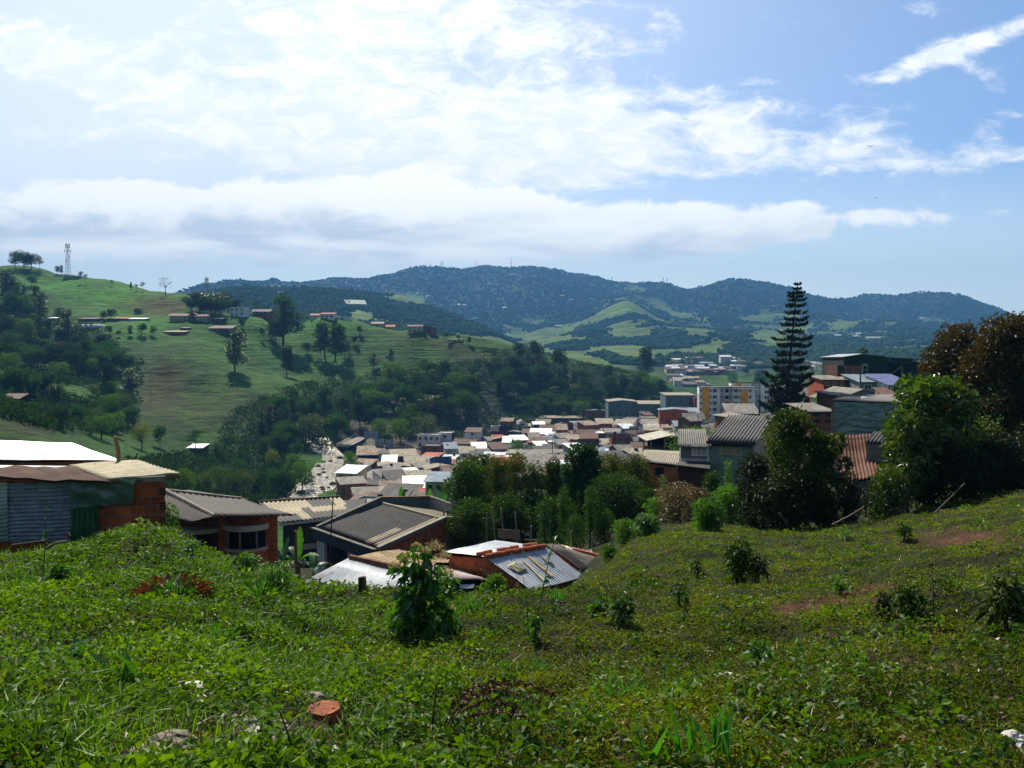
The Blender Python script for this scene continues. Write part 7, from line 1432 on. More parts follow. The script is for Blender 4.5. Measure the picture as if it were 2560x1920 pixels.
def undergrowth():
    """thickets and ferns on the floor of the woods"""
    rng = np.random.default_rng(14); r = np.hypot(HILL[:, 0], HILL[:, 1]); az = np.arctan2(HILL[:, 0], HILL[:, 1]); ok = np.where((np.abs(az) < math.radians(37)) & (r > 190) & (r < 760) & (HILL_FO > .35))[0]; qx, qy = proj(*HILL[ok].T); ok = ok[~(((qx > 735) & (qx < 880) & (qy > 1128) & (qy < 1275)) | ((qx > 840) & (qx < 990) & (qy > 1048) & (qy < 1128)) | ((qx > 1205) & (qx < 1300) & (qy > 970) & (qy < 1020)))]; N, K = 6500, 24
    c = HILL[rng.choice(ok, N)]; s = rng.uniform(1.6, 3.6, N); d = nrm(rng.normal(size=(N * K, 3))); d[:, 2] = np.abs(d[:, 2]); Pt = np.repeat(c, K, 0) + d * np.repeat(s, K)[:, None] * rng.uniform(.6, 1.05, N * K)[:, None]; L = rng.uniform(.7, 1.5, N * K)
    V, Fc = leaf_arrays(Pt, d + rng.normal(size=d.shape) * .5, L, L * .6, rng, .2); tag(link('undergrowth', npmesh('undergrowth', V, Fc, [leaf_mat('thicket_foliage', (.036, .080, .010), (.010, .026, .005), .2, spec=.04, rough=.9)], attr=np.repeat(np.clip(np.repeat(rng.random(N), K) * .7 + .3 * rng.random(N * K), 0, 1), 4))), kind='stuff')
undergrowth()
# ---------------------------------------------------------------- near trees and shrubs
def shrub(px, Y, top, wpx, m, L, n, label, cat='shrub', name='shrub', asp=.38, seed=1, nl=14, base=None, depth=1., stems=3, up=.3, out=.7, droop=.25, group=None, lowcut=.04, shape='round', core=.3, bark=None, lr=(.34, .5)):
    """a shrub or tree as wide as it shows and reaching up to photo row top"""
    x = (px - 1280) / F * Y; z = gz(x, Y) if base is None else P(px, base, Y).z; H = max(P(px, top, Y).z - z, wpx / F * Y * .75); W = wpx / F * Y / 2 * (1.16 if Y > 50 else 1.0); n = int(n * 1.7) if Y > 50 else n; rnd = random.Random(seed * 7 + 3); lb = []
    for i in range(nl):
        t = (i + .5) / nl; zz = lowcut + (1 - lowcut) * t; a = i * 2.4 + rnd.uniform(-.6, .6)
        e = math.sqrt(max(.03, 1 - ((zz - .52) / .56) ** 2)) if shape == 'round' else (1.08 - zz * .8 if shape == 'cone' else (.6 + .5 * zz if zz < .8 else 1.0 - (zz - .8) * 2.2))
        r = W * rnd.uniform(*lr) * (.6 + .5 * e); q = max(0, W * e - r) * rnd.uniform(.55, 1.0); rz = min(r * 1.0, H * .2)
        lb.append((math.cos(a) * q, math.sin(a) * q * depth, min(zz * H, H - rz * .8), r, r * depth, rz))
    t = empty(name, (x, Y, z), label, cat, group); c = crown('foliage' if cat != 'tree' else 'crown', seed, lb, n, L, asp, m, up, out, droop, core, 1.2 / max(.3, W))
    o = bpy.data.objects.new('crown' if cat == 'tree' else 'foliage', c); COL.objects.link(o); o.parent = t
    mb = MB()
    for k in range(stems):
        b = lb[(k * 5 + 2) % nl]; f = lb[min(nl - 1, nl // 2 + k * 2)]; a = k * 2.1; s0 = Vector((math.cos(a) * W * .12, math.sin(a) * W * .12, -.1)); mid = Vector((f[0] * .45, f[1] * .45, H * .42)); rr = max(.012, H * .012)
        mb.tube([s0, mid, Vector((f[0], f[1], f[2]))], rr, 6, r2=rr * .4); mb.tube([mid, Vector(b[:3])], rr * .5, 5, r2=rr * .2)
    kid(mb, 'trunk' if cat == 'tree' else 'stem', bark or BARK, t); return t
L_BELT = leaf_mat('belt_foliage', (.042, .096, .012), (.014, .036, .007), .25, spec=.1, tcol=(2.0, 1.9, .4)); L_BELTY = leaf_mat('belt_yellow_foliage', (.075, .110, .010), (.022, .045, .006), .3, spec=.1, tcol=(1.9, 1.7, .4)); L_BIG = leaf_mat('broad_green_foliage', (.040, .105, .018), (.016, .046, .010), .25)
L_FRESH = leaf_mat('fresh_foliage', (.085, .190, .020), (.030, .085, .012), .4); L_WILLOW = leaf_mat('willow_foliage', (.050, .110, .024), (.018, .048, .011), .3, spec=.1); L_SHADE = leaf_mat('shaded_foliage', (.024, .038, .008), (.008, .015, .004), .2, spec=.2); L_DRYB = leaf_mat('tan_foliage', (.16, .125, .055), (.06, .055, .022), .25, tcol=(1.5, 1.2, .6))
G1, G2 = 'trees of the dark belt below the town', 'bushes along the right edge of the meadow'
S = shrub
for a in [  # px, distance, top, width px, material, leaf length, leaves, label
    (1165, 62, 1150, 130, L_BELT, .30, 5200, 'darkest broad tree at the left end of the tree belt', dict(cat='tree', name='tree', seed=1, nl=18)), (1205, 66, 1136, 90, L_BELT, .28, 3600, 'tall dark crown behind the leftmost belt tree', dict(cat='tree', name='tree', seed=2)),
    (1245, 60, 1146, 80, L_BELTY, .26, 3600, 'feathery yellow green tree, second tall one of the belt', dict(cat='tree', name='tree', seed=3, asp=.25, shape='col')), (1290, 63, 1136, 90, L_BELTY, .26, 3800, 'yellow tipped tree in the left half of the belt', dict(cat='tree', name='tree', seed=4, asp=.25, shape='col')),
    (1335, 61, 1160, 90, L_BELT, .26, 3600, 'lower dark tree in the middle of the belt', dict(cat='tree', name='tree', seed=5, asp=.25)), (1385, 60, 1148, 90, L_BELTY, .26, 3800, 'pointed yellow green tree in the middle of the belt', dict(cat='tree', name='tree', seed=6, asp=.25, shape='cone')),
    (1462, 58, 1118, 110, L_BIG, .36, 3400, 'tallest belt tree with big bright leaves in front of the large dark roof', dict(cat='tree', name='tree', seed=7, asp=.6, shape='col')), (1420, 62, 1176, 100, L_BELT, .28, 3400, 'shady tree left of the tallest belt tree', dict(cat='tree', name='tree', seed=8)),
    (1530, 60, 1140, 110, L_BELTY, .25, 4400, 'airy yellow green tree right of the tallest belt tree', dict(cat='tree', name='tree', seed=9, asp=.3)), (1590, 58, 1140, 110, L_BELTY, .25, 4400, 'yellowish tree in front of the beige roofed brick house', dict(cat='tree', name='tree', seed=10, asp=.3)),
    (1545, 54, 1215, 170, L_BELT, .20, 6500, 'wide small leaved dark tree at the right of the belt', dict(cat='tree', name='tree', seed=11, nl=20)), (1630, 52, 1225, 90, L_BELT, .20, 3600, 'dark small leaved tree at the right end of the belt', dict(cat='tree', name='tree', seed=12)),
    (1480, 56, 1225, 100, L_BELT, .22, 3200, 'dark filler tree under the tallest belt tree', dict(cat='tree', name='tree', seed=13)), (1270, 56, 1240, 130, L_BELT, .24, 3600, 'low dark growth under the left belt trees', dict(cat='shrub', seed=14)), (1180, 54, 1250, 130, L_BELT, .24, 3600, 'low dark growth beside the gable house', dict(cat='shrub', seed=15)), (1390, 55, 1245, 120, L_BELT, .24, 3200, 'low dark growth in the middle of the belt', dict(cat='shrub', seed=16)),
    (1362, 44, 1250, 56, L_WILLOW, .20, 1900, 'slim willow like sapling in front of the belt, leftmost', dict(name='sapling', cat='sapling', seed=17, asp=.2, shape='cone', up=.8)), (1410, 43, 1222, 64, L_WILLOW, .20, 2400, 'tallest willow like sapling in front of the belt', dict(name='sapling', cat='sapling', seed=18, asp=.2, shape='cone', up=.8)), (1478, 43, 1218, 76, L_WILLOW, .20, 2600, 'pale willow like sapling right of the tallest sapling', dict(name='sapling', cat='sapling', seed=19, asp=.2, shape='cone', up=.8)),
    (1440, 41, 1285, 70, L_WILLOW, .17, 1700, 'small pale bush at the foot of the saplings', dict(seed=20, asp=.25)), (1515, 42, 1275, 70, L_WILLOW, .17, 1700, 'round pale bush right of the saplings', dict(seed=21, asp=.25)),
    # weeds and bushes on the right
    (1565, 33, 1335, 80, L_FRESH, .16, 1500, 'fresh green bush beside the wavy dark roof', dict(seed=22, asp=.3, group=G2)), (1620, 29, 1365, 76, L_FRESH, .17, 1500, 'bushy weed right of the clay ridge roof', dict(seed=23, asp=.3, droop=.5, group=G2)), (1650, 38, 1300, 90, L_FRESH, .17, 1600, 'leafy weeds in front of the belt end', dict(seed=24, asp=.3, group=G2)), (1525, 31, 1400, 50, L_FRESH, .14, 900, 'low weed at the corner of the wavy roof', dict(seed=25, group=G2)),
    (1690, 42, 1240, 130, L_DRYB, .17, 2300, 'tan withered bush below the grey annex', dict(seed=26, asp=.55, group=G2)), (1740, 40, 1225, 110, L_DRYB, .17, 1900, 'half dry bush below the green stucco house', dict(seed=27, asp=.55, group=G2)), (1690, 36, 1290, 120, L_DRYB, .16, 1500, 'low reddish withered scrub in front of the tan bush', dict(seed=28, asp=.5, group=G2)),
    (1660, 50, 1190, 50, L_FRESH, .2, 900, 'light feathery shrub before the beige roofed brick house', dict(seed=29, asp=.18, shape='cone', up=.7, group=G2)), (1822, 43, 1150, 50, L_FRESH, .16, 1500, 'slender bright conifer like shrub before the green stucco wall', dict(seed=30, asp=.2, shape='cone', up=.8, group=G2)), (1785, 44, 1180, 70, L_BELT, .2, 1200, 'dark bush at the foot of the green stucco wall', dict(seed=31, group=G2)),
    (1772, 27.5, 1258, 104, L_FRESH, .18, 2500, 'bright dense bush at the edge of the meadow', dict(seed=32, asp=.25, up=.6, group=G2)), (1830, 34, 1215, 110, L_FRESH, .2, 2200, 'green bush behind the bright dense bush', dict(seed=33, asp=.3, group=G2)),
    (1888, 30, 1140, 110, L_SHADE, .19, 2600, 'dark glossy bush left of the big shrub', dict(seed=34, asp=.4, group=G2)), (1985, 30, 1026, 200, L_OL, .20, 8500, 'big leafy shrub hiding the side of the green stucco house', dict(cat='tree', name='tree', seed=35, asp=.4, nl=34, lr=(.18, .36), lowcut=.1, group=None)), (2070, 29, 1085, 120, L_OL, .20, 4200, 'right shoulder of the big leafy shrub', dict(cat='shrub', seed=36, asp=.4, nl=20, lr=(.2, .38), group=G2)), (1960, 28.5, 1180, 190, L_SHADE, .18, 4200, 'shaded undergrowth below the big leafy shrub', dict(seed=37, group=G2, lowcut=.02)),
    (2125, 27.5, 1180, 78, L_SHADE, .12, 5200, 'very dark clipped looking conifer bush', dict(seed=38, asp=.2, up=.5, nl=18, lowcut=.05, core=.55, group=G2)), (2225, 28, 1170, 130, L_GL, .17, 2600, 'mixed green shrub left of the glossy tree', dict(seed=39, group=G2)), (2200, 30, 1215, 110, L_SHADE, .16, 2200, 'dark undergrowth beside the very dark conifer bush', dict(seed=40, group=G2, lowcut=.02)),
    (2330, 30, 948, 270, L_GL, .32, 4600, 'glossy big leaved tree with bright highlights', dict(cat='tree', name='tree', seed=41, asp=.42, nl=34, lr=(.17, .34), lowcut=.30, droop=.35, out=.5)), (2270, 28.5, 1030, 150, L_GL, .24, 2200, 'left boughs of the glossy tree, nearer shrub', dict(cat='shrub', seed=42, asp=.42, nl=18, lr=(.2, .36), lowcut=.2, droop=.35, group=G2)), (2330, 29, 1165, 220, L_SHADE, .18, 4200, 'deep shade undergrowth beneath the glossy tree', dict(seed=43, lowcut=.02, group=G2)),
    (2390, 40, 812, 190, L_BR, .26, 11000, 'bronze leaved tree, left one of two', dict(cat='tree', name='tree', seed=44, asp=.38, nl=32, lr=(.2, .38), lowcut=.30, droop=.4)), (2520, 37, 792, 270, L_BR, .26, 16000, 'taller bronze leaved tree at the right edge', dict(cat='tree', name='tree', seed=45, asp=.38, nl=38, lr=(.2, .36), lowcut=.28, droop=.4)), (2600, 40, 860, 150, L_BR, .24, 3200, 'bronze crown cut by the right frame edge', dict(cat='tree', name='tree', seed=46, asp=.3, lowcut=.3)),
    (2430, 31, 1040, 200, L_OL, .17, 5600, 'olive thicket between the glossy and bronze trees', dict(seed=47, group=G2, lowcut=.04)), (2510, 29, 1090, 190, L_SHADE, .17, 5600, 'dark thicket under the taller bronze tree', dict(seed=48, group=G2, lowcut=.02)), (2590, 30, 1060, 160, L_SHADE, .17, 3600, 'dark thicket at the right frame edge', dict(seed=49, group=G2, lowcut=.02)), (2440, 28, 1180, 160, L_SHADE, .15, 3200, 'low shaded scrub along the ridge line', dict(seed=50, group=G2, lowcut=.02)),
    (2060, 120, 985, 70, L_FRESH, .5, 1200, 'bright bush right of the tall conifer', dict(seed=51)), (2155, 205, 872, 34, L_BELT, .8, 900, 'round dark tree rising behind the netted building', dict(cat='tree', name='tree', seed=52)), (1740, 95, 1085, 190, L_FRESH, .4, 2600, 'green creeper mass above the stucco house roofline', dict(seed=53, depth=.5, lowcut=.02)), (1960, 90, 1040, 130, L_BELT, .4, 2400, 'dark bush at the foot of the tall conifer', dict(seed=54)),
    (415, 20.5, 1260, 70, L_FRESH, .10, 1500, 'bush growing between the brick shed and the bay house', dict(seed=55, asp=.4)), (650, 26, 1430, 70, L_BELT, .2, 700, 'leafy weeds at the foot of the bay house', dict(seed=56)), (1240, 16, 1440, 62, L_FRESH, .10, 900, 'small leafy plant at the corner of the clay ridge house', dict(seed=57, asp=.3, up=.6)), (1000, 88, 1258, 60, L_DRYB, .35, 700, 'half dry bush below the banana plants', dict(seed=58)),
]: S(*a[:8], **a[8])
for a in [(1855, 1460, 96, 84, L_BELT, .16, 900, 'drooping leafy weed with dark hanging leaves on the meadow', .22), (1900, 1452, 60, 60, L_SHADE, .14, 500, 'lower weed joined right of the drooping one', .22), (1905, 1668, 52, 90, L_FRESH, .09, 260, 'small bright seedling in the middle of the right meadow', .35), (2280, 1540, 66, 100, L_BELT, .12, 700, 'bushy weed right of the long dirt patch', .22), (2216, 1545, 60, 36, L_SHADE, .10, 300, 'small dark weed left of the bushy one', .22), (2525, 1580, 130, 120, L_OL, .14, 900, 'yellow green shrub at the right edge of the meadow', .25),
          (2265, 1350, 40, 44, L_BELT, .12, 380, 'small dark weed near the upper dirt patch', .3), (2120, 1350, 26, 44, L_FRESH, .10, 260, 'low weed under the very dark conifer', .3), (1745, 1440, 48, 40, L_BELT, .10, 320, 'narrow weed left of the drooping one', .22), (1700, 1520, 60, 50, L_WILLOW, .10, 320, 'upright thin weed in the middle of the slope', .22), (1560, 1560, 60, 70, L_WILLOW, .10, 380, 'leafy weed beside the dry patch', .4), (1500, 1545, 50, 60, L_FRESH, .10, 260, 'pale broadleaf weed left of the dry patch', .45),
          (610, 1440, 50, 90, L_FRESH, .12, 600, 'leafy bush on the lip before the bay house', .35), (690, 1478, 56, 110, L_FRESH, .2, 500, 'clump of long arching leaves on the lip', .12), (1110, 1500, 60, 100, L_FRESH, .10, 700, 'leafy weed right of the flowering vine', .4), (2105, 1488, 22, 50, L_FRESH, .10, 120, 'single pale broad leaf by the dirt patch', .5), (140, 1470, 56, 60, L_FRESH, .12, 420, 'broad leaved weed on the left mound', .45), (470, 1395, 40, 70, L_FRESH, .11, 420, 'grassy weed before the recessed porch', .18)]:
    px, pb, hp, wp, m, L, n, lab, asp = a; g = hit(px, pb); S(px, g.y, pb - hp, wp * .85, m, L, int(n * .5), lab, cat='weed', name='weed_plant', asp=asp, seed=px % 61, nl=6, stems=4, group='weeds on the meadow', lowcut=.2, droop=.5, up=.5)

# the tall conifer: tiers of boughs turned up at their ends
def conifer():
    Y = 108.; tp, bt = P(1994, 709, Y), P(1962, 1040, Y); base = Vector((bt.x - .6, Y, gz(bt.x, Y))); H = tp.z - base.z; t = empty('conifer_tree', base, 'tall dark tiered conifer standing above all the houses', 'tree'); rng = np.random.default_rng(3)
    ax = lambda z: Vector(((tp.x - base.x) * z / H, 0, z)); mb = MB(); mb.tube([ax(-.5), ax(H * .5), ax(H)], .30, 8, r2=.05); kid(mb, 'trunk', mat('conifer_bark', '#2E2721', var=.3), t)
    prof = [(0, .3), (.03, .75), (.08, 1.3), (.16, 1.75), (.27, 2.4), (.36, 2.9), (.5, 3.1), (.62, 3.5), (.75, 4.0), (.9, 4.4), (1.0, 4.6)]; PV, PF = [], []; vis = P(1994, 709, Y).z - P(1994, 1040, Y).z; d = .15; off = 0; vv = []
    while d < vis:
        f = d / vis; w = .80 * np.interp(f, [p[0] for p in prof], [p[1] for p in prof]); nb = 6 if f < .6 else 7; a0 = rng.uniform(0, 6.28); c = ax(H - d)
        for k in range(nb):
            a = a0 + 6.2832 * k / nb + rng.uniform(-.25, .25); ln = w * rng.uniform(.55, 1.18) * (.35 if rng.random() < .14 else 1); n = int(34 + 66 * ln); s = np.sqrt(rng.uniform(.02, 1, n)); sag = .05 + .22 * f
            lift = .30 if f < .35 else .16
            x = np.cos(a) * s * ln; y = np.sin(a) * s * ln; z = -sag * ln * np.sin(s * 2.6) * 1.2 + lift * ln * s ** 3 * .7; sp = (.10 + .26 * ln * .4 * np.sin(np.pi * np.clip(s, .05, .97)) ) * rng.normal(size=n)
            Pt = np.c_[x - np.sin(a) * sp, y + np.cos(a) * sp, z + .06 * rng.normal(size=n) * (1 + f * 1.6)] + np.array(c); A = np.c_[np.cos(a) * .7 - np.sin(a) * np.sign(sp) * .7, np.sin(a) * .7 + np.cos(a) * np.sign(sp) * .7, np.full(n, .55)] + rng.normal(size=(n, 3)) * .25
            Ls = rng.uniform(.22, .48, n) * (.75 + .5 * f); V, Fc = leaf_arrays(Pt, A, Ls, Ls * .42, rng, -.1); PV.append(V); PF.append(Fc + off); off += len(V); vv.append(np.repeat(rng.random(n), 4))
        d += (.55 if f < .12 else .82 if f < .4 else .98) * rng.uniform(.85, 1.2)
    o = bpy.data.objects.new('boughs', npmesh('boughs', np.concatenate(PV), np.concatenate(PF), [leaf_mat('conifer_needles', (.020, .036, .012), (.009, .017, .007), .1)], attr=np.concatenate(vv))); COL.objects.link(o); o.parent = t
conifer()

# banana plants
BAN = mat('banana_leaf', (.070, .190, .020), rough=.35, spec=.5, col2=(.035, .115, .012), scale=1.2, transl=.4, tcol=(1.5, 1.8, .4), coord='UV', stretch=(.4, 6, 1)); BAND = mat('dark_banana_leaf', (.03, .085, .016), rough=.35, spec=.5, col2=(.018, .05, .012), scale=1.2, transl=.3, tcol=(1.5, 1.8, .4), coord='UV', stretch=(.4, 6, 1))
def banana(px, Y, h, leaves, label, seed=1):
    x = (px - 1280) / F * Y; z = gz(x, Y); t = empty('banana_plant', (x, Y, z), label, 'banana plant', 'banana plants'); rnd = random.Random(seed); mb = MB(); mb.tube([(0, 0, -.2), (.03, 0, h * .5), (0, 0, h)], .14, 8, r2=.08); kid(mb, 'stem', mat('banana_stem', '#6D7440', col2='#4A4A2C'), t)
    for az, el, ln, wd, dr, dark in leaves:
        mb = MB(); d = Vector((math.cos(az), math.sin(az), 0)); sd = Vector((-d.y, d.x, 0)); n = 14; rows = []
        for i in range(n + 1):
            s = i / n; c = Vector((0, 0, h)) + d * (math.cos(el) * ln * s) + Vector((0, 0, math.sin(el) * ln * s - dr * ln * s * s)); w = wd * (math.sin(math.pi * min(1, .06 + s * .94)) ** .6) * (0.15 if s < .12 else 1); fo = Vector((0, 0, w * .22)); rag = rnd.uniform(.78, 1.08); rows.append((c + sd * w / 2 * rag - fo * -1, c, c - sd * w / 2 * rnd.uniform(.78, 1.08) + fo))
        for i in range(n):
            a, b = rows[i], rows[i + 1]; gap = .12 if rnd.random() < .45 else 0
            mb.face([a[0].lerp(b[0], gap), b[0], b[1], a[1]]); mb.face([a[1], b[1], b[2], a[2].lerp(b[2], gap)])
        kid(mb, 'leaf', BAND if dark else BAN, t)
R3 = math.radians
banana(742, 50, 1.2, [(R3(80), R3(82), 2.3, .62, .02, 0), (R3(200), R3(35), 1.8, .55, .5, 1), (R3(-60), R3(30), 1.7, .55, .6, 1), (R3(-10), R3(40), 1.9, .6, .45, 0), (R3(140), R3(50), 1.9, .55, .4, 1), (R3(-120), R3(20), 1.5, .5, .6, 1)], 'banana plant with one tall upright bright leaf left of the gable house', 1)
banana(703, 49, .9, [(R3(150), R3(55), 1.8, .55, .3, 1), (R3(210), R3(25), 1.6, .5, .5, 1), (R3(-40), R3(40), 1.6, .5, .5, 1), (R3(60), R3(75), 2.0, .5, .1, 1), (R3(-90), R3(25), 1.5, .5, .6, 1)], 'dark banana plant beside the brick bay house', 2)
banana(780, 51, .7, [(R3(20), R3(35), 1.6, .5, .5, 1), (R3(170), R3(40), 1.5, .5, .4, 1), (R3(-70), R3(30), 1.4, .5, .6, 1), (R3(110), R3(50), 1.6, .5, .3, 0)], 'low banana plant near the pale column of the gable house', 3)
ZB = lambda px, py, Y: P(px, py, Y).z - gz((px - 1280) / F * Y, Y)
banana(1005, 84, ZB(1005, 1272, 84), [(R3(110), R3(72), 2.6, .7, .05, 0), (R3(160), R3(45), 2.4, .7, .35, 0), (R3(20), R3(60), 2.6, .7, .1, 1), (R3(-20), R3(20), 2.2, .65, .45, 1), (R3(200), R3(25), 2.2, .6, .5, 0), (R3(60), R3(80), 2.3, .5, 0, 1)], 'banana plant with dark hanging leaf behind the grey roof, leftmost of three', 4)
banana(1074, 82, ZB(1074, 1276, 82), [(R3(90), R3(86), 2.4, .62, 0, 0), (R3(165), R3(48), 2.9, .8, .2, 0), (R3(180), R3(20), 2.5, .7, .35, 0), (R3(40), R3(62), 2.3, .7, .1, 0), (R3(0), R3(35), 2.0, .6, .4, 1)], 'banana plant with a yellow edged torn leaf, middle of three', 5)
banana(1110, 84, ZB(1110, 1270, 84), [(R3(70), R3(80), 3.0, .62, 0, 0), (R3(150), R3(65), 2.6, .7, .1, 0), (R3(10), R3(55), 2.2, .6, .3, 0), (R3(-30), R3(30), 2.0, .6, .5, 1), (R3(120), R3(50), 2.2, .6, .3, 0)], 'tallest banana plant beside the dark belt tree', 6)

# ---------------------------------------------------------------- the meadow's own growth
def cover():
    rng = np.random.default_rng(12)
    def pts(n, r0=1.5, r1=33, amax=47):
        az = rng.uniform(-math.radians(amax), math.radians(amax), n); r = np.exp(rng.uniform(math.log(r0), math.log(r1), n)); x, y = r * np.sin(az), r * np.cos(az); z = ground(x, y); px, py = proj(x, y, z); return x, y, z, r, px, py
    def dirt(x, y, px, py): return np.clip(gauss(px, py, DIRT) * 1.2 + fbm(x, y, 1.3, 4, 5) * 1.5 + fbm(x, y, .3, 3, 6) * 1.5 - .30, 0, 1)
    def lushm(x, y, px): return np.clip((1380 - px) / 420 + fbm(x, y, 3., 3, 33) * 1.1, 0, 1)
    def tint(x, y, n): return np.clip(.48 + fbm(x, y, 1.1, 3, 44) * .9 + .20 * rng.normal(size=n), 0, 1)
    # plants as small domes of leaves with dark gaps between: lush creepers on the left, short clover on the right
    def domes(name, n0, K, rr, hh, L0, L1, asp, m, keep, tc):
        x, y, z, r, px, py = pts(n0); d = dirt(x, y, px, py); lu = lushm(x, y, px); k = rng.random(n0) < keep(lu) * (1 - .92 * d) * (1 - np.clip(gauss(px, py, CLEAR), 0, 1)); x, y, z, r, lu = x[k], y[k], z[k], r[k], lu[k]; n = len(x)
        rad = rr * rng.uniform(.5, 1.3, n) * (.65 + .035 * r); hm = np.clip(.35 + fbm(x, y, .9, 3, 55) * 1.5, .12, 1.2); hgt = hh * hm * rng.uniform(.5, 1.25, n) * (.7 + .02 * r); u = nrm(rng.normal(size=(n * K, 3))); u[:, 2] = np.abs(u[:, 2]); q = rng.random(n * K) ** .5; R_x = np.repeat(rad, K) * q
        Pt = np.c_[np.repeat(x, K) + u[:, 0] * R_x, np.repeat(y, K) + u[:, 1] * R_x, np.repeat(z, K) + (np.repeat(hgt, K) * (.25 + .75 * u[:, 2])) * rng.uniform(.6, 1.05, n * K)]
        L = np.repeat(rng.uniform(L0, L1, n) * (.55 + .036 * r), K) * rng.uniform(.6, 1.25, n * K); A = u * np.array([.9, .9, .5]) + rng.normal(size=(n * K, 3)) * .42 + np.array([0, 0, .12]); V, Fc = leaf_arrays(Pt, A, L, L * asp, rng, .3)
        v = np.clip(np.repeat(tc * (.48 + fbm(x, y, 3.2, 2, 48) * .8 + fbm(x, y, .9, 3, 44) * .9 + .17 * rng.normal(size=n)), K) + .12 * rng.normal(size=n * K), 0, 1); tag(link(name, npmesh(name, V, Fc, [m], attr=np.repeat(v, 4))), kind='stuff')
    CR = leaf_mat('creeper_leaf', (.112, .210, .008), (.016, .050, .003), .38, rough=.5, spec=.22, tcol=(1.8, 1.7, .3)); CL = leaf_mat('clover_leaf', (.175, .215, .008), (.036, .062, .004), .34, rough=.55, spec=.15, tcol=(1.7, 1.6, .3))
    domes('ground_cover', 18000, 22, .17, .30, .05, .095, .6, CR, lambda lu: .10 + .9 * lu, 1.); domes('clover_turf', 60000, 12, .10, .085, .028, .055, .55, CL, lambda lu: 1 - .7 * lu, 1.)
    # grass blades: everywhere a little, thick tufts on the left and along the lip
    x, y, z, r, px, py = pts(290000); d = np.clip(dirt(x, y, px, py) + gauss(px, py, CLEAR), 0, 1); lu = lushm(x, y, px); tf = np.clip(fbm(x, y, .9, 3, 66) * 2.2 + .15 + .5 * np.clip((1490 - py) / 60, 0, 1) * (py < 1530), 0, 1); k = rng.random(len(x)) < tf * (1 - .8 * d) * (.35 + .65 * lu); x, y, z, r, lu = x[k], y[k], z[k], r[k], lu[k]; n = len(x)
    L = rng.uniform(.06, .23, n) * (.5 + .75 * lu) * (.75 + .02 * r); A = rng.normal(size=(n, 3)) * .38 + np.array([0, 0, 1.]); V, Fc = blade_arrays(np.c_[x, y, z - .01], A, L, rng.uniform(.005, .011, n) * (.8 + .05 * r), rng, rng.uniform(.1, 1., n))
    tag(link('grass', npmesh('grass', V, Fc, [leaf_mat('grass_blade', (.115, .235, .008), (.022, .074, .004), .4, rough=.5, spec=.25, tcol=(1.7, 1.6, .4))], attr=np.repeat(tint(x, y, n), 6))), kind='stuff')
    # fallen brown leaves
    x, y, z, r, px, py = pts(5000, 1.8, 16); n = len(x); L = rng.uniform(.02, .045, n); V, Fc = leaf_arrays(np.c_[x, y, z + rng.uniform(.02, .14, n)], rng.normal(size=(n, 3)) * np.array([1, 1, .25]), L, L * .5, rng, .3)
    tag(link('leaf_litter', npmesh('leaf_litter', V, Fc, [leaf_mat('dead_leaf', (.17, .10, .04), (.06, .03, .014), .1, tcol=(1.2, .9, .5))], attr=np.repeat(rng.random(n), 4))), kind='stuff')
    # upright leafy weeds in patches, mostly on the left and along the lip
    x, y, z, r, px, py = pts(9000, 2.6, 24); lu = lushm(x, y, px); k = rng.random(len(x)) < np.clip(fbm(x, y, 1.6, 3, 91) * 3.2 - .15, 0, 1) * (.15 + .85 * lu) * (1 - np.clip(gauss(px, py, CLEAR), 0, 1)); x, y, z, r = x[k], y[k], z[k], r[k]; n = len(x); K = 13
    h = rng.uniform(.16, .46, n); t = rng.uniform(.15, 1, (n, K)); ln = rng.normal(size=(n, 2)) * .12; a = rng.uniform(0, 6.28, (n, K)); Pt = np.stack([x[:, None] + ln[:, :1] * t * h[:, None], y[:, None] + ln[:, 1:] * t * h[:, None], z[:, None] + t * h[:, None]], 2).reshape(-1, 3); A = np.stack([np.cos(a), np.sin(a), .35 + 0 * a], 2).reshape(-1, 3); L = np.repeat(rng.uniform(.05, .11, n) * (.7 + .025 * r), K) * (1.15 - .6 * t.ravel()); V, Fc = leaf_arrays(Pt, A, L, L * .36, rng, .45)
    tag(link('tall_weeds', npmesh('tall_weeds', V, Fc, [leaf_mat('weed_leaf', (.110, .210, .016), (.024, .070, .008), .36, rough=.5, spec=.2)], attr=np.repeat(np.repeat(rng.random(n) * .8, K) + .2 * rng.random(n * K), 4))), kind='stuff')
    # dry stalks and straw
    x, y, z, r, px, py = pts(52000, 1.6, 24); d = dirt(x, y, px, py); k = rng.random(len(x)) < .25 + .6 * d * (d < .95) + .5 * gauss(px, py, [(2250, 1690, 400, 70, 0, .8), (1460, 1560, 120, 40, 0, 1.), (500, 1850, 300, 70, 0, .8)]); x, y, z, r = x[k], y[k], z[k], r[k]; n = len(x)
    A = rng.normal(size=(n, 3)) * np.array([.55, .55, .3]) + np.array([0, 0, .55]); V, Fc = blade_arrays(np.c_[x, y, z], A, rng.uniform(.04, .18, n), rng.uniform(.003, .006, n) * (.8 + .05 * r), rng, rng.uniform(0, .5, n))
    tag(link('dry_stalks', npmesh('dry_stalks', V, Fc, [leaf_mat('dry_stalk', (.20, .135, .06), (.05, .028, .014), .1, tcol=(1.2, 1., .6))], attr=np.repeat(rng.random(n), 6))), kind='stuff')
cover()

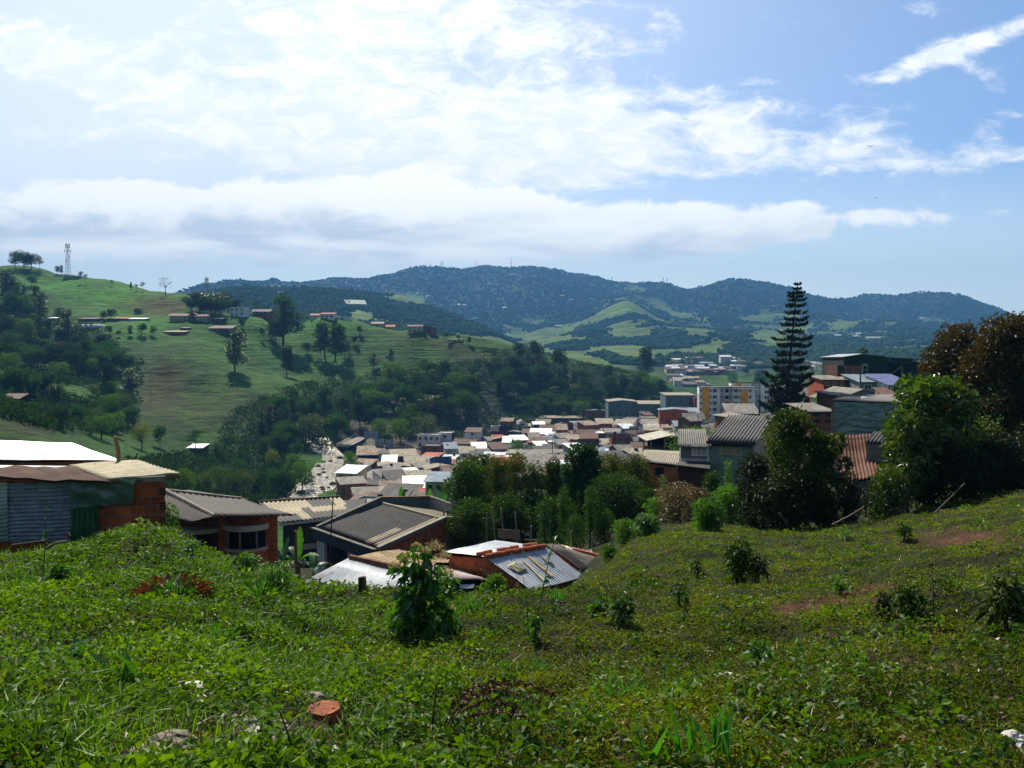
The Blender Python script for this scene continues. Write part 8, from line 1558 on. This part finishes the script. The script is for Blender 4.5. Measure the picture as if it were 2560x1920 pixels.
# ---------------------------------------------------------------- single plants of the foreground
def on(px, py): return hit(px, py)
STEM = mat('green_brown_stem', '#4F4A2C', col2='#38301F'); HEART = leaf_mat('heart_leaf', (.050, .150, .014), (.020, .070, .008), .36, rough=.35, spec=.5); CREAM_FL = leaf_mat('cream_blossom', (.55, .47, .24), (.30, .24, .10), .3, tcol=(1.1, 1., .7))
def vine_plant():
    g = on(1062, 1590); Y = g.y; t = empty('flowering_vine', g, 'tall vine heaped plant with heart shaped leaves and cream blossom heads', 'plant'); rng = np.random.default_rng(5); s = 1 / F * Y
    top = (1590 - 1355) * s; lb = []
    for i, (px, py, r) in enumerate([(1045, 1400, 34), (1010, 1425, 26), (1075, 1430, 34), (1030, 1470, 40), (1060, 1500, 46), (1015, 1530, 34), (1085, 1545, 52), (1045, 1560, 50), (1120, 1560, 34), (1000, 1565, 26), (1060, 1455, 36)]): lb.append(((px - 1062) * s, rng.uniform(-.08, .08), (1590 - py) * s, r * s, r * s * .9, r * s))
    c = crown('foliage', 5, lb, 620, .115, .8, HEART, up=-.15, out=.7, droop=.5, core=.25, vs=3); o = bpy.data.objects.new('foliage', c); COL.objects.link(o); o.parent = t
    mb = MB(); mb.tube([(0, 0, -.05), (-.02, 0, top * .5), (0, 0, top)], .02, 6, r2=.008); mb.tube([(.02, 0, 0), (.08, .02, top * .4), (.12, 0, top * .75)], .014, 5, r2=.005); kid(mb, 'stem', STEM, t)
    for px, py, r in ((1085, 1362, 30), (1108, 1385, 22), (1012, 1392, 18), (1060, 1372, 18), (1115, 1425, 20), (1040, 1358, 10), (1128, 1520, 12), (985, 1410, 16)):
        lo = [((px - 1062) * s + dx * r * s, dy * r * s, (1590 - py) * s + dz * r * s, r * s * .45, r * s * .45, r * s * .32) for dx, dy, dz in ((0, 0, .3), (.55, .1, -.1), (-.55, -.1, -.1), (.1, .5, 0), (.25, -.4, .1))]
        c = crown('blossom', px, lo, 260, .016, .8, CREAM_FL, up=.5, core=.5, vs=20); o = bpy.data.objects.new('blossom', c); COL.objects.link(o); o.parent = t
vine_plant()
def stalk_plant(path, lab, m, L, n, leaf_from=.0, asp=.45, name='tall_weed', r=.008, cat='weed', bare=False):
    g = on(*path[0]); Y = g.y; pts = [P(px, py, Y) - g for px, py in path]; t = empty(name, g, lab, cat, 'tall single weeds'); mb = MB(); mb.tube([pts[0] - Vector((0, 0, .05))] + pts[1:], r, 6, r2=r * .35); kid(mb, 'stem', STEM, t); rng = np.random.default_rng(path[0][0])
    if bare: return t
    seg = rng.uniform(leaf_from, len(pts) - 1.001, n); i = seg.astype(int); f = (seg - i)[:, None]; A0 = np.array([tuple(p) for p in pts]); Pt = A0[i] * (1 - f) + A0[i + 1] * f; A = rng.normal(size=(n, 3)) * np.array([1, 1, .35]) + np.array([0, 0, .1]); Ls = L * rng.uniform(.5, 1.3, n)
    V, Fc = leaf_arrays(Pt, A, Ls, Ls * asp, rng, .35); o = bpy.data.objects.new('foliage', npmesh('foliage', V, Fc, [m], attr=np.repeat(rng.random(n), 4))); COL.objects.link(o); o.parent = t; return t
stalk_plant([(1330, 1605), (1345, 1540), (1358, 1470), (1372, 1400), (1390, 1338)], 'tall dark spindly weed rising in front of the shiny tin roof', HEART, .07, 46); stalk_plant([(1322, 1600), (1318, 1520), (1308, 1440)], 'thinner weed stalk left of the tall spindly one', HEART, .06, 26); stalk_plant([(1335, 1610), (1338, 1570), (1345, 1540)], 'leafy base weed under the spindly stalks', HEART, .10, 60, r=.01)
stalk_plant([(104, 1470), (112, 1380), (116, 1300), (117, 1240)], 'slender tall weed before the grey corrugated siding', HEART, .06, 40); stalk_plant([(1545, 1545), (1556, 1480), (1575, 1450)], 'single thin stalk on the slope below the clay brick', HEART, .06, 16); stalk_plant([(1710, 1560), (1712, 1500), (1714, 1440)], 'thin tall weed in the middle of the right slope', L_WILLOW, .07, 40); stalk_plant([(2335, 1570), (2333, 1480), (2330, 1400)], 'tall thin dark weed on the right meadow', L_SHADE, .05, 40)
stalk_plant([(745, 1930), (722, 1840), (700, 1780), (662, 1735)], 'brown leafless bent stalk left of the orange stone', HEART, .05, 4, r=.005, bare=True); stalk_plant([(860, 1915), (885, 1860), (900, 1820)], 'short dry stalk right of the orange stone', HEART, .05, 4, r=.004, bare=True); stalk_plant([(1072, 1850), (1085, 1780), (1093, 1705)], 'dark upright seed stalk left of the dried dock', HEART, .05, 4, r=.008, bare=True); stalk_plant([(762, 1930), (752, 1830), (738, 1740)], 'thin dry twig beside the bent stalk', HEART, .05, 4, r=.004, bare=True); stalk_plant([(1440, 1890), (1442, 1830), (1437, 1790)], 'straw coloured thin stalk at the bottom centre', HEART, .05, 2, r=.003, bare=True)
def dock():
    g = on(1100, 1850); Y = g.y; s = Y / F; t = empty('dock_plant', g, 'dried dock with arching dark red seed heads', 'plant'); rng = np.random.default_rng(2); SEED = leaf_mat('rust_red_seed', (.085, .022, .014), (.035, .012, .009), .1, tcol=(1.3, .8, .5))
    for path in ([(1100, 1850), (1150, 1780), (1215, 1745), (1290, 1770), (1320, 1800)], [(1100, 1850), (1160, 1760), (1240, 1710), (1310, 1705), (1385, 1735)], [(1100, 1850), (1140, 1770), (1200, 1725), (1270, 1725), (1350, 1755)], [(1100, 1850), (1170, 1790), (1240, 1775), (1290, 1790)], [(1100, 1850), (1130, 1760), (1180, 1718), (1240, 1700)]):
        d = np.array([tuple(P(px, py, Y - .12 * i) - g) for i, (px, py) in enumerate(path)]); tt = np.linspace(0, len(d) - 1, 24); ii = np.minimum(tt.astype(int), len(d) - 2); q = d[ii] * (1 - (tt - ii)[:, None]) + d[ii + 1] * (tt - ii)[:, None]
        q[1:-1] = (q[:-2] + q[1:-1] + q[2:]) / 3; mb = MB(); mb.tube([tuple(v) for v in q], .005, 5, r2=.002); kid(mb, 'stem', mat('dock_stem', '#5A3A22', var=.3), t)
        n = 140; k = rng.integers(7, 24, n); Pt = q[k] + rng.normal(size=(n, 3)) * .005; V, Fc = leaf_arrays(Pt, rng.normal(size=(n, 3)), rng.uniform(.012, .026, n), rng.uniform(.008, .016, n), rng, .2); o = bpy.data.objects.new('seed_head', npmesh('seed_head', V, Fc, [SEED], attr=np.repeat(rng.random(n), 4))); COL.objects.link(o); o.parent = t
dock()
def rosette(px, py, lab, n, L, wd, m, spread=.6, name='grass_tuft', cat='grass tuft', seed=1, bend=.5, group='tufts of long blades', upm=1.):
    g = on(px, py); rng = np.random.default_rng(seed); A = rng.normal(size=(n, 3)) * np.array([spread, spread, .2]) + np.array([0, 0, upm]); Pt = rng.normal(size=(n, 3)) * np.array([.05, .05, 0]) - np.array([0, 0, .02]); Ls = L * rng.uniform(.55, 1.15, n)
    V, Fc = blade_arrays(Pt, A, Ls, wd * rng.uniform(.7, 1.2, n), rng, rng.uniform(0, bend, n)); o = link(name, npmesh(name, V, Fc, [m], attr=np.repeat(rng.random(n), 6))); o.location = g; return tag(o, lab, cat, group)
GB = leaf_mat('long_blade', (.060, .215, .022), (.030, .110, .014), .4, rough=.4); YB = leaf_mat('yellow_blade', (.20, .22, .03), (.09, .13, .02), .4)
for a in [(1740, 1905, 'tall bright flat bladed tuft at the bottom right of centre', 12, .32, .022, GB, .3), (1800, 1890, 'second tall flat bladed tuft right of the bottom one', 9, .34, .022, GB, .25), (1845, 1915, 'upright blades farthest right in the bottom tuft row', 8, .36, .024, GB, .25), (1620, 1905, 'broad arching blades at the bottom centre', 9, .28, .03, GB, .5), (1390, 1912, 'low arching blades left of the bottom tufts', 7, .22, .016, GB, .6), (1530, 1745, 'spreading mid green tuft in the middle foreground', 22, .24, .012, GB, .6), (1575, 1740, 'upright tuft right of the spreading one', 16, .22, .012, GB, .4), (1020, 1690, 'pale fountain tuft below the flowering vine', 22, .26, .012, YB, .6), (1270, 1690, 'tuft beside the dried seed heads', 18, .22, .012, GB, .5), (1990, 1905, 'single broad slanting blades at the bottom right', 5, .34, .02, GB, .9),
          (310, 1710, 'dark broad leaved clump on the left foreground', 9, .30, .045, HEART, .5), (300, 1690, 'one tall folded blade in the left clump', 3, .34, .04, GB, .3), (20, 1735, 'yellowing broad blades at the left edge', 8, .34, .035, YB, .8), (70, 1470, 'tall grass clump on the left mound', 26, .34, .016, GB, .4), (680, 1470, 'arching long grass on the lip before the tin shed', 30, .55, .022, GB, .7), (640, 1500, 'bright grass clump on the lip left of the stumps', 30, .42, .016, GB, .5), (1120, 1545, 'dense soft grass right of the flowering vine', 70, .30, .012, GB, .5), (1180, 1530, 'dense soft grass below the clay ridge house', 70, .28, .012, GB, .5), (1390, 1500, 'low bright grass before the shiny tin roof', 60, .26, .012, GB, .5), (1340, 1680, 'thin grass tuft right of centre', 26, .24, .010, GB, .5), (2150, 1640, 'small straw tuft on the right meadow', 14, .16, .008, YB, .7), (180, 1640, 'broad leaf clump on the left slope', 10, .22, .05, HEART, .8), (560, 1600, 'loose grass tuft on the left slope', 24, .26, .012, GB, .6)]:
    rosette(*a[:8], seed=a[0])
def red_shrub():
    g = on(432, 1500); rng = np.random.default_rng(6); t = empty('red_leaved_shrub', g, 'low shrub with whorls of rust red new leaves on the left slope', 'shrub'); n = 330; A = rng.normal(size=(n, 3)) * np.array([1, .7, .4]) + np.array([0, 0, .5]); A = nrm(A); Pt = A * rng.uniform(.02, .30, n)[:, None] * np.array([1.35, 1, .85]); red = (A[:, 2] > .1) & (np.linalg.norm(Pt, axis=1) > .22)
    for nm, sel, m in (('red_leaves', red, leaf_mat('rust_red_leaf', (.13, .045, .014), (.05, .026, .010), .3, tcol=(1.6, .9, .4))), ('green_leaves', ~red, HEART)):
        k = int(sel.sum()); L = rng.uniform(.12, .20, k); V, Fc = leaf_arrays(Pt[sel], A[sel] + rng.normal(size=(k, 3)) * .25, L, L * .3, rng, .25); o = bpy.data.objects.new(nm, npmesh(nm, V, Fc, [m], attr=np.repeat(rng.random(k), 4))); COL.objects.link(o); o.parent = t
red_shrub()

# ---------------------------------------------------------------- stones, litter, posts, birds
def lump(px, py, wpx, hpx, m, lab, cat, name, seed=0, flat=.5, rough=.3, rz=0., sub=True):
    g = on(px, py + hpx * .4); s = 1.35 * g.y / F; mb = MB(); mb.blob((0, 0, 0), wpx * s / 2, wpx * s / 2 * .7, max(.012, hpx * s / 2 * flat * 2), seed, rough, n=10); o = mb.build(name, m, smooth=False); o.location = g + Vector((0, 0, hpx * s * .3 + .01)); o.rotation_euler = (.15, .1, rz)
    if sub and cat == 'litter': md = o.modifiers.new('soft', 'SUBSURF'); md.levels = md.render_levels = 1
    return tag(o, lab, cat)
ORS = mat('orange_stone', '#A65A30', col2='#6F3C24', scale=9, bump=.012, bscale=30); GRS = mat('grey_rubble', '#96897A', col2='#5E554B', scale=8, bump=.01, bscale=30); WHT = mat('white_litter', '#D9D6CF', col2='#A8A49A', scale=9)
g = on(812, 1803); mb = MB(); s = g.y / F; rnd = random.Random(3); n = 11; ring = [Vector((math.cos(a) * 46 * s * rnd.uniform(.82, 1.12), math.sin(a) * 34 * s * rnd.uniform(.8, 1.15), 0)) for a in [6.283 * i / n for i in range(n)]]
top = [p * .93 + Vector((0, 0, .055 + rnd.uniform(-.008, .008))) for p in ring]; mb.face([p + Vector((0, 0, .068)) * 0 for p in top]); 
for i in range(n): j = (i + 1) % n; mb.face([ring[i] - Vector((0, 0, .03)), ring[j] - Vector((0, 0, .03)), top[j], top[i]])
o = mb.build('broken_brick', ORS); o.location = g + Vector((0, 0, .035)); o.rotation_euler = (.2, -.05, .3); tag(o, 'flat broken chunk of orange brick lying in the left centre grass', 'brick')
for k, a in enumerate([(783, 1752, 46, 22, GRS, 'grey stone just behind the orange brick chunk', 'stone', 'stone'), (480, 1722, 62, 13, WHT, 'white crumpled plastic on the left grass', 'litter', 'plastic_scrap'), (440, 1862, 100, 30, GRS, 'large grey rubble slab at the bottom left', 'stone', 'rubble'), (370, 1892, 90, 18, GRS, 'long pale rubble piece left of the large slab', 'stone', 'rubble'), (360, 1828, 50, 20, GRS, 'dark grey rubble behind the large slab', 'stone', 'rubble'), (600, 1810, 60, 14, GRS, 'pinkish rubble strip left of the bent stalk', 'stone', 'rubble'), (690, 1822, 50, 18, GRS, 'white grey stone beside the bent stalk', 'stone', 'rubble'), (630, 1838, 50, 14, WHT, 'flat whitish stone left of the bent stalk', 'stone', 'rubble'), (690, 1865, 44, 14, WHT, 'small whitish stone below the bent stalk', 'stone', 'rubble'), (800, 1890, 54, 24, WHT, 'white plaster lump below the orange brick chunk', 'stone', 'rubble'), (785, 1875, 44, 10, ORS, 'thin orange shard beside the white plaster lump', 'brick', 'brick_shard'), (840, 1888, 30, 26, WHT, 'upright whitish shard right of the plaster lump', 'stone', 'rubble'),
         (335, 1908, 60, 18, GRS, 'rubble piece at the bottom edge, left', 'stone', 'rubble'), (470, 1912, 70, 18, GRS, 'rubble piece at the bottom edge under the large slab', 'stone', 'rubble'), (893, 1838, 22, 14, GRS, 'small brown stone right of the orange chunk', 'stone', 'stone'), (1085, 1895, 24, 14, WHT, 'small pale stone at the bottom centre', 'stone', 'stone'), (1822, 1695, 56, 6, WHT, 'thin white plastic strip in the right centre grass', 'litter', 'plastic_scrap'), (2216, 1676, 22, 14, WHT, 'small white paper scrap standing on the right meadow', 'litter', 'paper_scrap'), (2508, 1606, 30, 8, WHT, 'small white scrap near the right edge', 'litter', 'plastic_scrap'), (1917, 1708, 14, 9, WHT, 'tiny white scrap right of the plastic strip', 'litter', 'paper_scrap'), (1938, 1710, 10, 7, WHT, 'tiniest white scrap right of the plastic strip', 'litter', 'paper_scrap'), (2085, 1598, 30, 16, mat('brown_clod', '#5A3826', var=.4), 'reddish brown earth clod on the right meadow', 'clod', 'earth_clod'), (2540, 1852, 44, 24, WHT, 'whitish stone at the lower right edge', 'stone', 'rubble'), (2555, 1872, 22, 14, WHT, 'smaller whitish stone at the lower right edge', 'stone', 'rubble'), (2420, 1808, 40, 12, GRS, 'grey flat stone in the lower right grass', 'stone', 'stone'), (262, 1344, 12, 7, WHT, 'white scrap on the crest of the left mound', 'litter', 'paper_scrap'), (2260, 1864, 14, 14, ORS, 'small orange shard in the lower right grass', 'brick', 'brick_shard')]):
    lump(*a, seed=k, rz=.2 * (k % 3 - 1))
def pole(path, Y, r, m, lab, name, cat='post', grp=None, r2=None, base=True):
    pts = [P(px, py, Y) for px, py in path]
    if base: pts[0].z = min(pts[0].z, gz(pts[0].x, pts[0].y)) - .1
    mb = MB(); mb.tube(pts, r, 7, r2=r2 or r * .85); return tag(mb.build(name, m), lab, cat, grp)
BAM = mat('dry_bamboo', '#8F8A76', col2='#6B6656', scale=3); W2 = WOODM
FG = 'fence posts and poles by the tree belt'
for path, Y, r, lab in (([(1217, 1303), (1217, 1281)], 48, .05, 'shortest pole at the left of the leaning bamboo poles'), ([(1247, 1348), (1229, 1268)], 42, .045, 'leftmost long bamboo pole leaning left before the belt'), ([(1268, 1343), (1252, 1271)], 42, .05, 'middle long bamboo pole leaning left before the belt'), ([(1297, 1349), (1288, 1280)], 42, .045, 'rightmost long bamboo pole before the belt'), ([(1328, 1346), (1328, 1314)], 42, .06, 'short fence post right of the bamboo poles'), ([(1428, 1362), (1427, 1328)], 40, .05, 'fence post at the foot of the tallest sapling'), ([(1480, 1362), (1480, 1332)], 40, .05, 'fence post right of the saplings'), ([(1530, 1372), (1529, 1340)], 37, .05, 'rightmost fence post beside the round pale bush')):
    pole(path, Y, r, BAM, lab, 'fence_post', grp=FG)
t = MB(); a, b = P(1244, 1346, 42.5), P(1300, 1350, 42.2); tp = Vector((0, 0, .55))
for k in range(5): t.slab([a + tp * (k / 5), b + tp * (k / 5), b + tp * (k / 5 + .15), a + tp * (k / 5 + .15)], .04)
tag(t.build('board_fence', mat('grey_boards', '#5E5346', var=.4, scale=4)), 'low fence of weathered boards between the bamboo poles', 'fence')
ap = empty('antenna_mast', P(822, 1425, 39), 'thin grey television antenna mast in front of the gable house', 'antenna'); mb = MB(); mb.tube([P(820, 1450, 39), P(833, 1244, 39)], .045, 6, r2=.03); mb.build('mast', mat('grey_pole', '#4B4843'), ap); q = P(833, 1238, 39); mb = MB(); mb.tube([q + Vector((-.3, 0, .1)), q + Vector((.3, 0, .15))], .012, 4)
for k in range(6): c = q + Vector((-.28 + .11 * k, 0, .12)); mb.tube([c + Vector((.05, -.1, -.2)), c + Vector((-.05, .1, .22))], .009, 4)
mb.build('aerial', mat('grey_pole', '#4B4843'), ap)
pole([(742, 1450), (739, 1327)], 44, .085, W2, 'weathered wooden fence post among the banana leaves', 'timber_post')
pole([(900, 1500), (900, 1443)], 12.6, .035, mat('dark_stump', '#3F3A34', var=.3), 'dark left stake of the pair before the tin roof', 'stake', 'stake', 'pair of stakes on the lip', base=True); pole([(909, 1500), (910, 1441)], 12.6, .045, W2, 'brown right stake of the pair before the tin roof', 'stake', 'stake', 'pair of stakes on the lip')
BRN = mat('bare_branch', '#7A6A58', var=.3)
for path, Y, r, lab in (([(2335, 1283), (2370, 1250), (2412, 1208)], 26, .022, 'bare branch propped at the edge of the thicket'), ([(2338, 1280), (2400, 1270), (2440, 1266)], 26, .035, 'thin fallen branch lying along the ridge'), ([(2080, 1312), (2120, 1292), (2160, 1268)], 26, .03, 'fallen pole leaning toward the very dark conifer'), ([(1968, 1310), (1948, 1282)], 26, .025, 'short leaning stick under the big leafy shrub'), ([(115, 1372), (140, 1358), (170, 1352), (174, 1340), (168, 1330)], 13.5, .025, 'crooked pale branch on the left mound'), ([(30, 1362), (80, 1356), (118, 1350)], 14, .012, 'thin dry twig on the left mound'), ([(1492, 1592), (1530, 1582), (1562, 1578), (1566, 1588)], 9.2, .008, 'dry straw coloured stalk lying on the dry patch'), ([(2330, 1770), (2345, 1735), (2385, 1728)], 4.6, .006, 'curled dry straw on the lower right')):
    pole(path, Y, r, BRN, lab, 'fallen_branch', 'branch', base=False)
def bird(px, py, Y, span, lab, tilt=0.):
    c = P(px, py, Y); t = empty('bird', c, lab, 'bird', 'birds in the sky'); BM = mat('black_plumage', '#0E0E10', var=.2); mb = MB(); mb.tube([(-.34 * span * .5, 0, 0), (-.1 * span, 0, .015), (.1 * span, 0, .02), (.2 * span, 0, .03)], .035 * span, 8, r2=.02 * span); kid(mb, 'body', BM, t)
    for sgn in (-1, 1):
        w = MB(); rows = [(0, .16, .0), (.22, .18, .10), (.42, .13, .08), (.5, .03, .12)]
        for i in range(3):
            (a, ca, za), (b, cb, zb) = rows[i], rows[i + 1]; w.slab([(.08 * span - ca * 0, sgn * a * span, za * span), (.08 * span - ca * span, sgn * a * span, za * span), (.06 * span - cb * span, sgn * b * span, zb * span), (.06 * span, sgn * b * span, zb * span)], .01 * span)
        kid(w, 'wing', BM, t)
    t.rotation_euler = (.25, -.1 + tilt, .9)
bird(2175, 366, 150, 1.9, 'larger black soaring bird high in the blue at the right'); bird(2189, 495, 260, 1.5, 'smaller distant bird below the larger one', .3)
# ---------------------------------------------------------------- the air
def build_haze():
    mb = MB(); mb.box((0, 0, 280), 12200, 12200, 960)
    m = bpy.data.materials.new('haze_air'); m.use_nodes = True; N = m.node_tree.nodes; N.clear()
    o = N.new('ShaderNodeOutputMaterial'); v = N.new('ShaderNodeVolumePrincipled')
    v.inputs['Color'].default_value = (.15, .42, .84, 1); v.inputs['Density'].default_value = HAZE_DENSITY; v.inputs['Anisotropy'].default_value = 0.0
    m.node_tree.links.new(v.outputs[0], o.inputs['Volume'])
    tag(mb.build('haze', m), kind='stuff')
HAZE_DENSITY = 1.6e-4
build_haze()
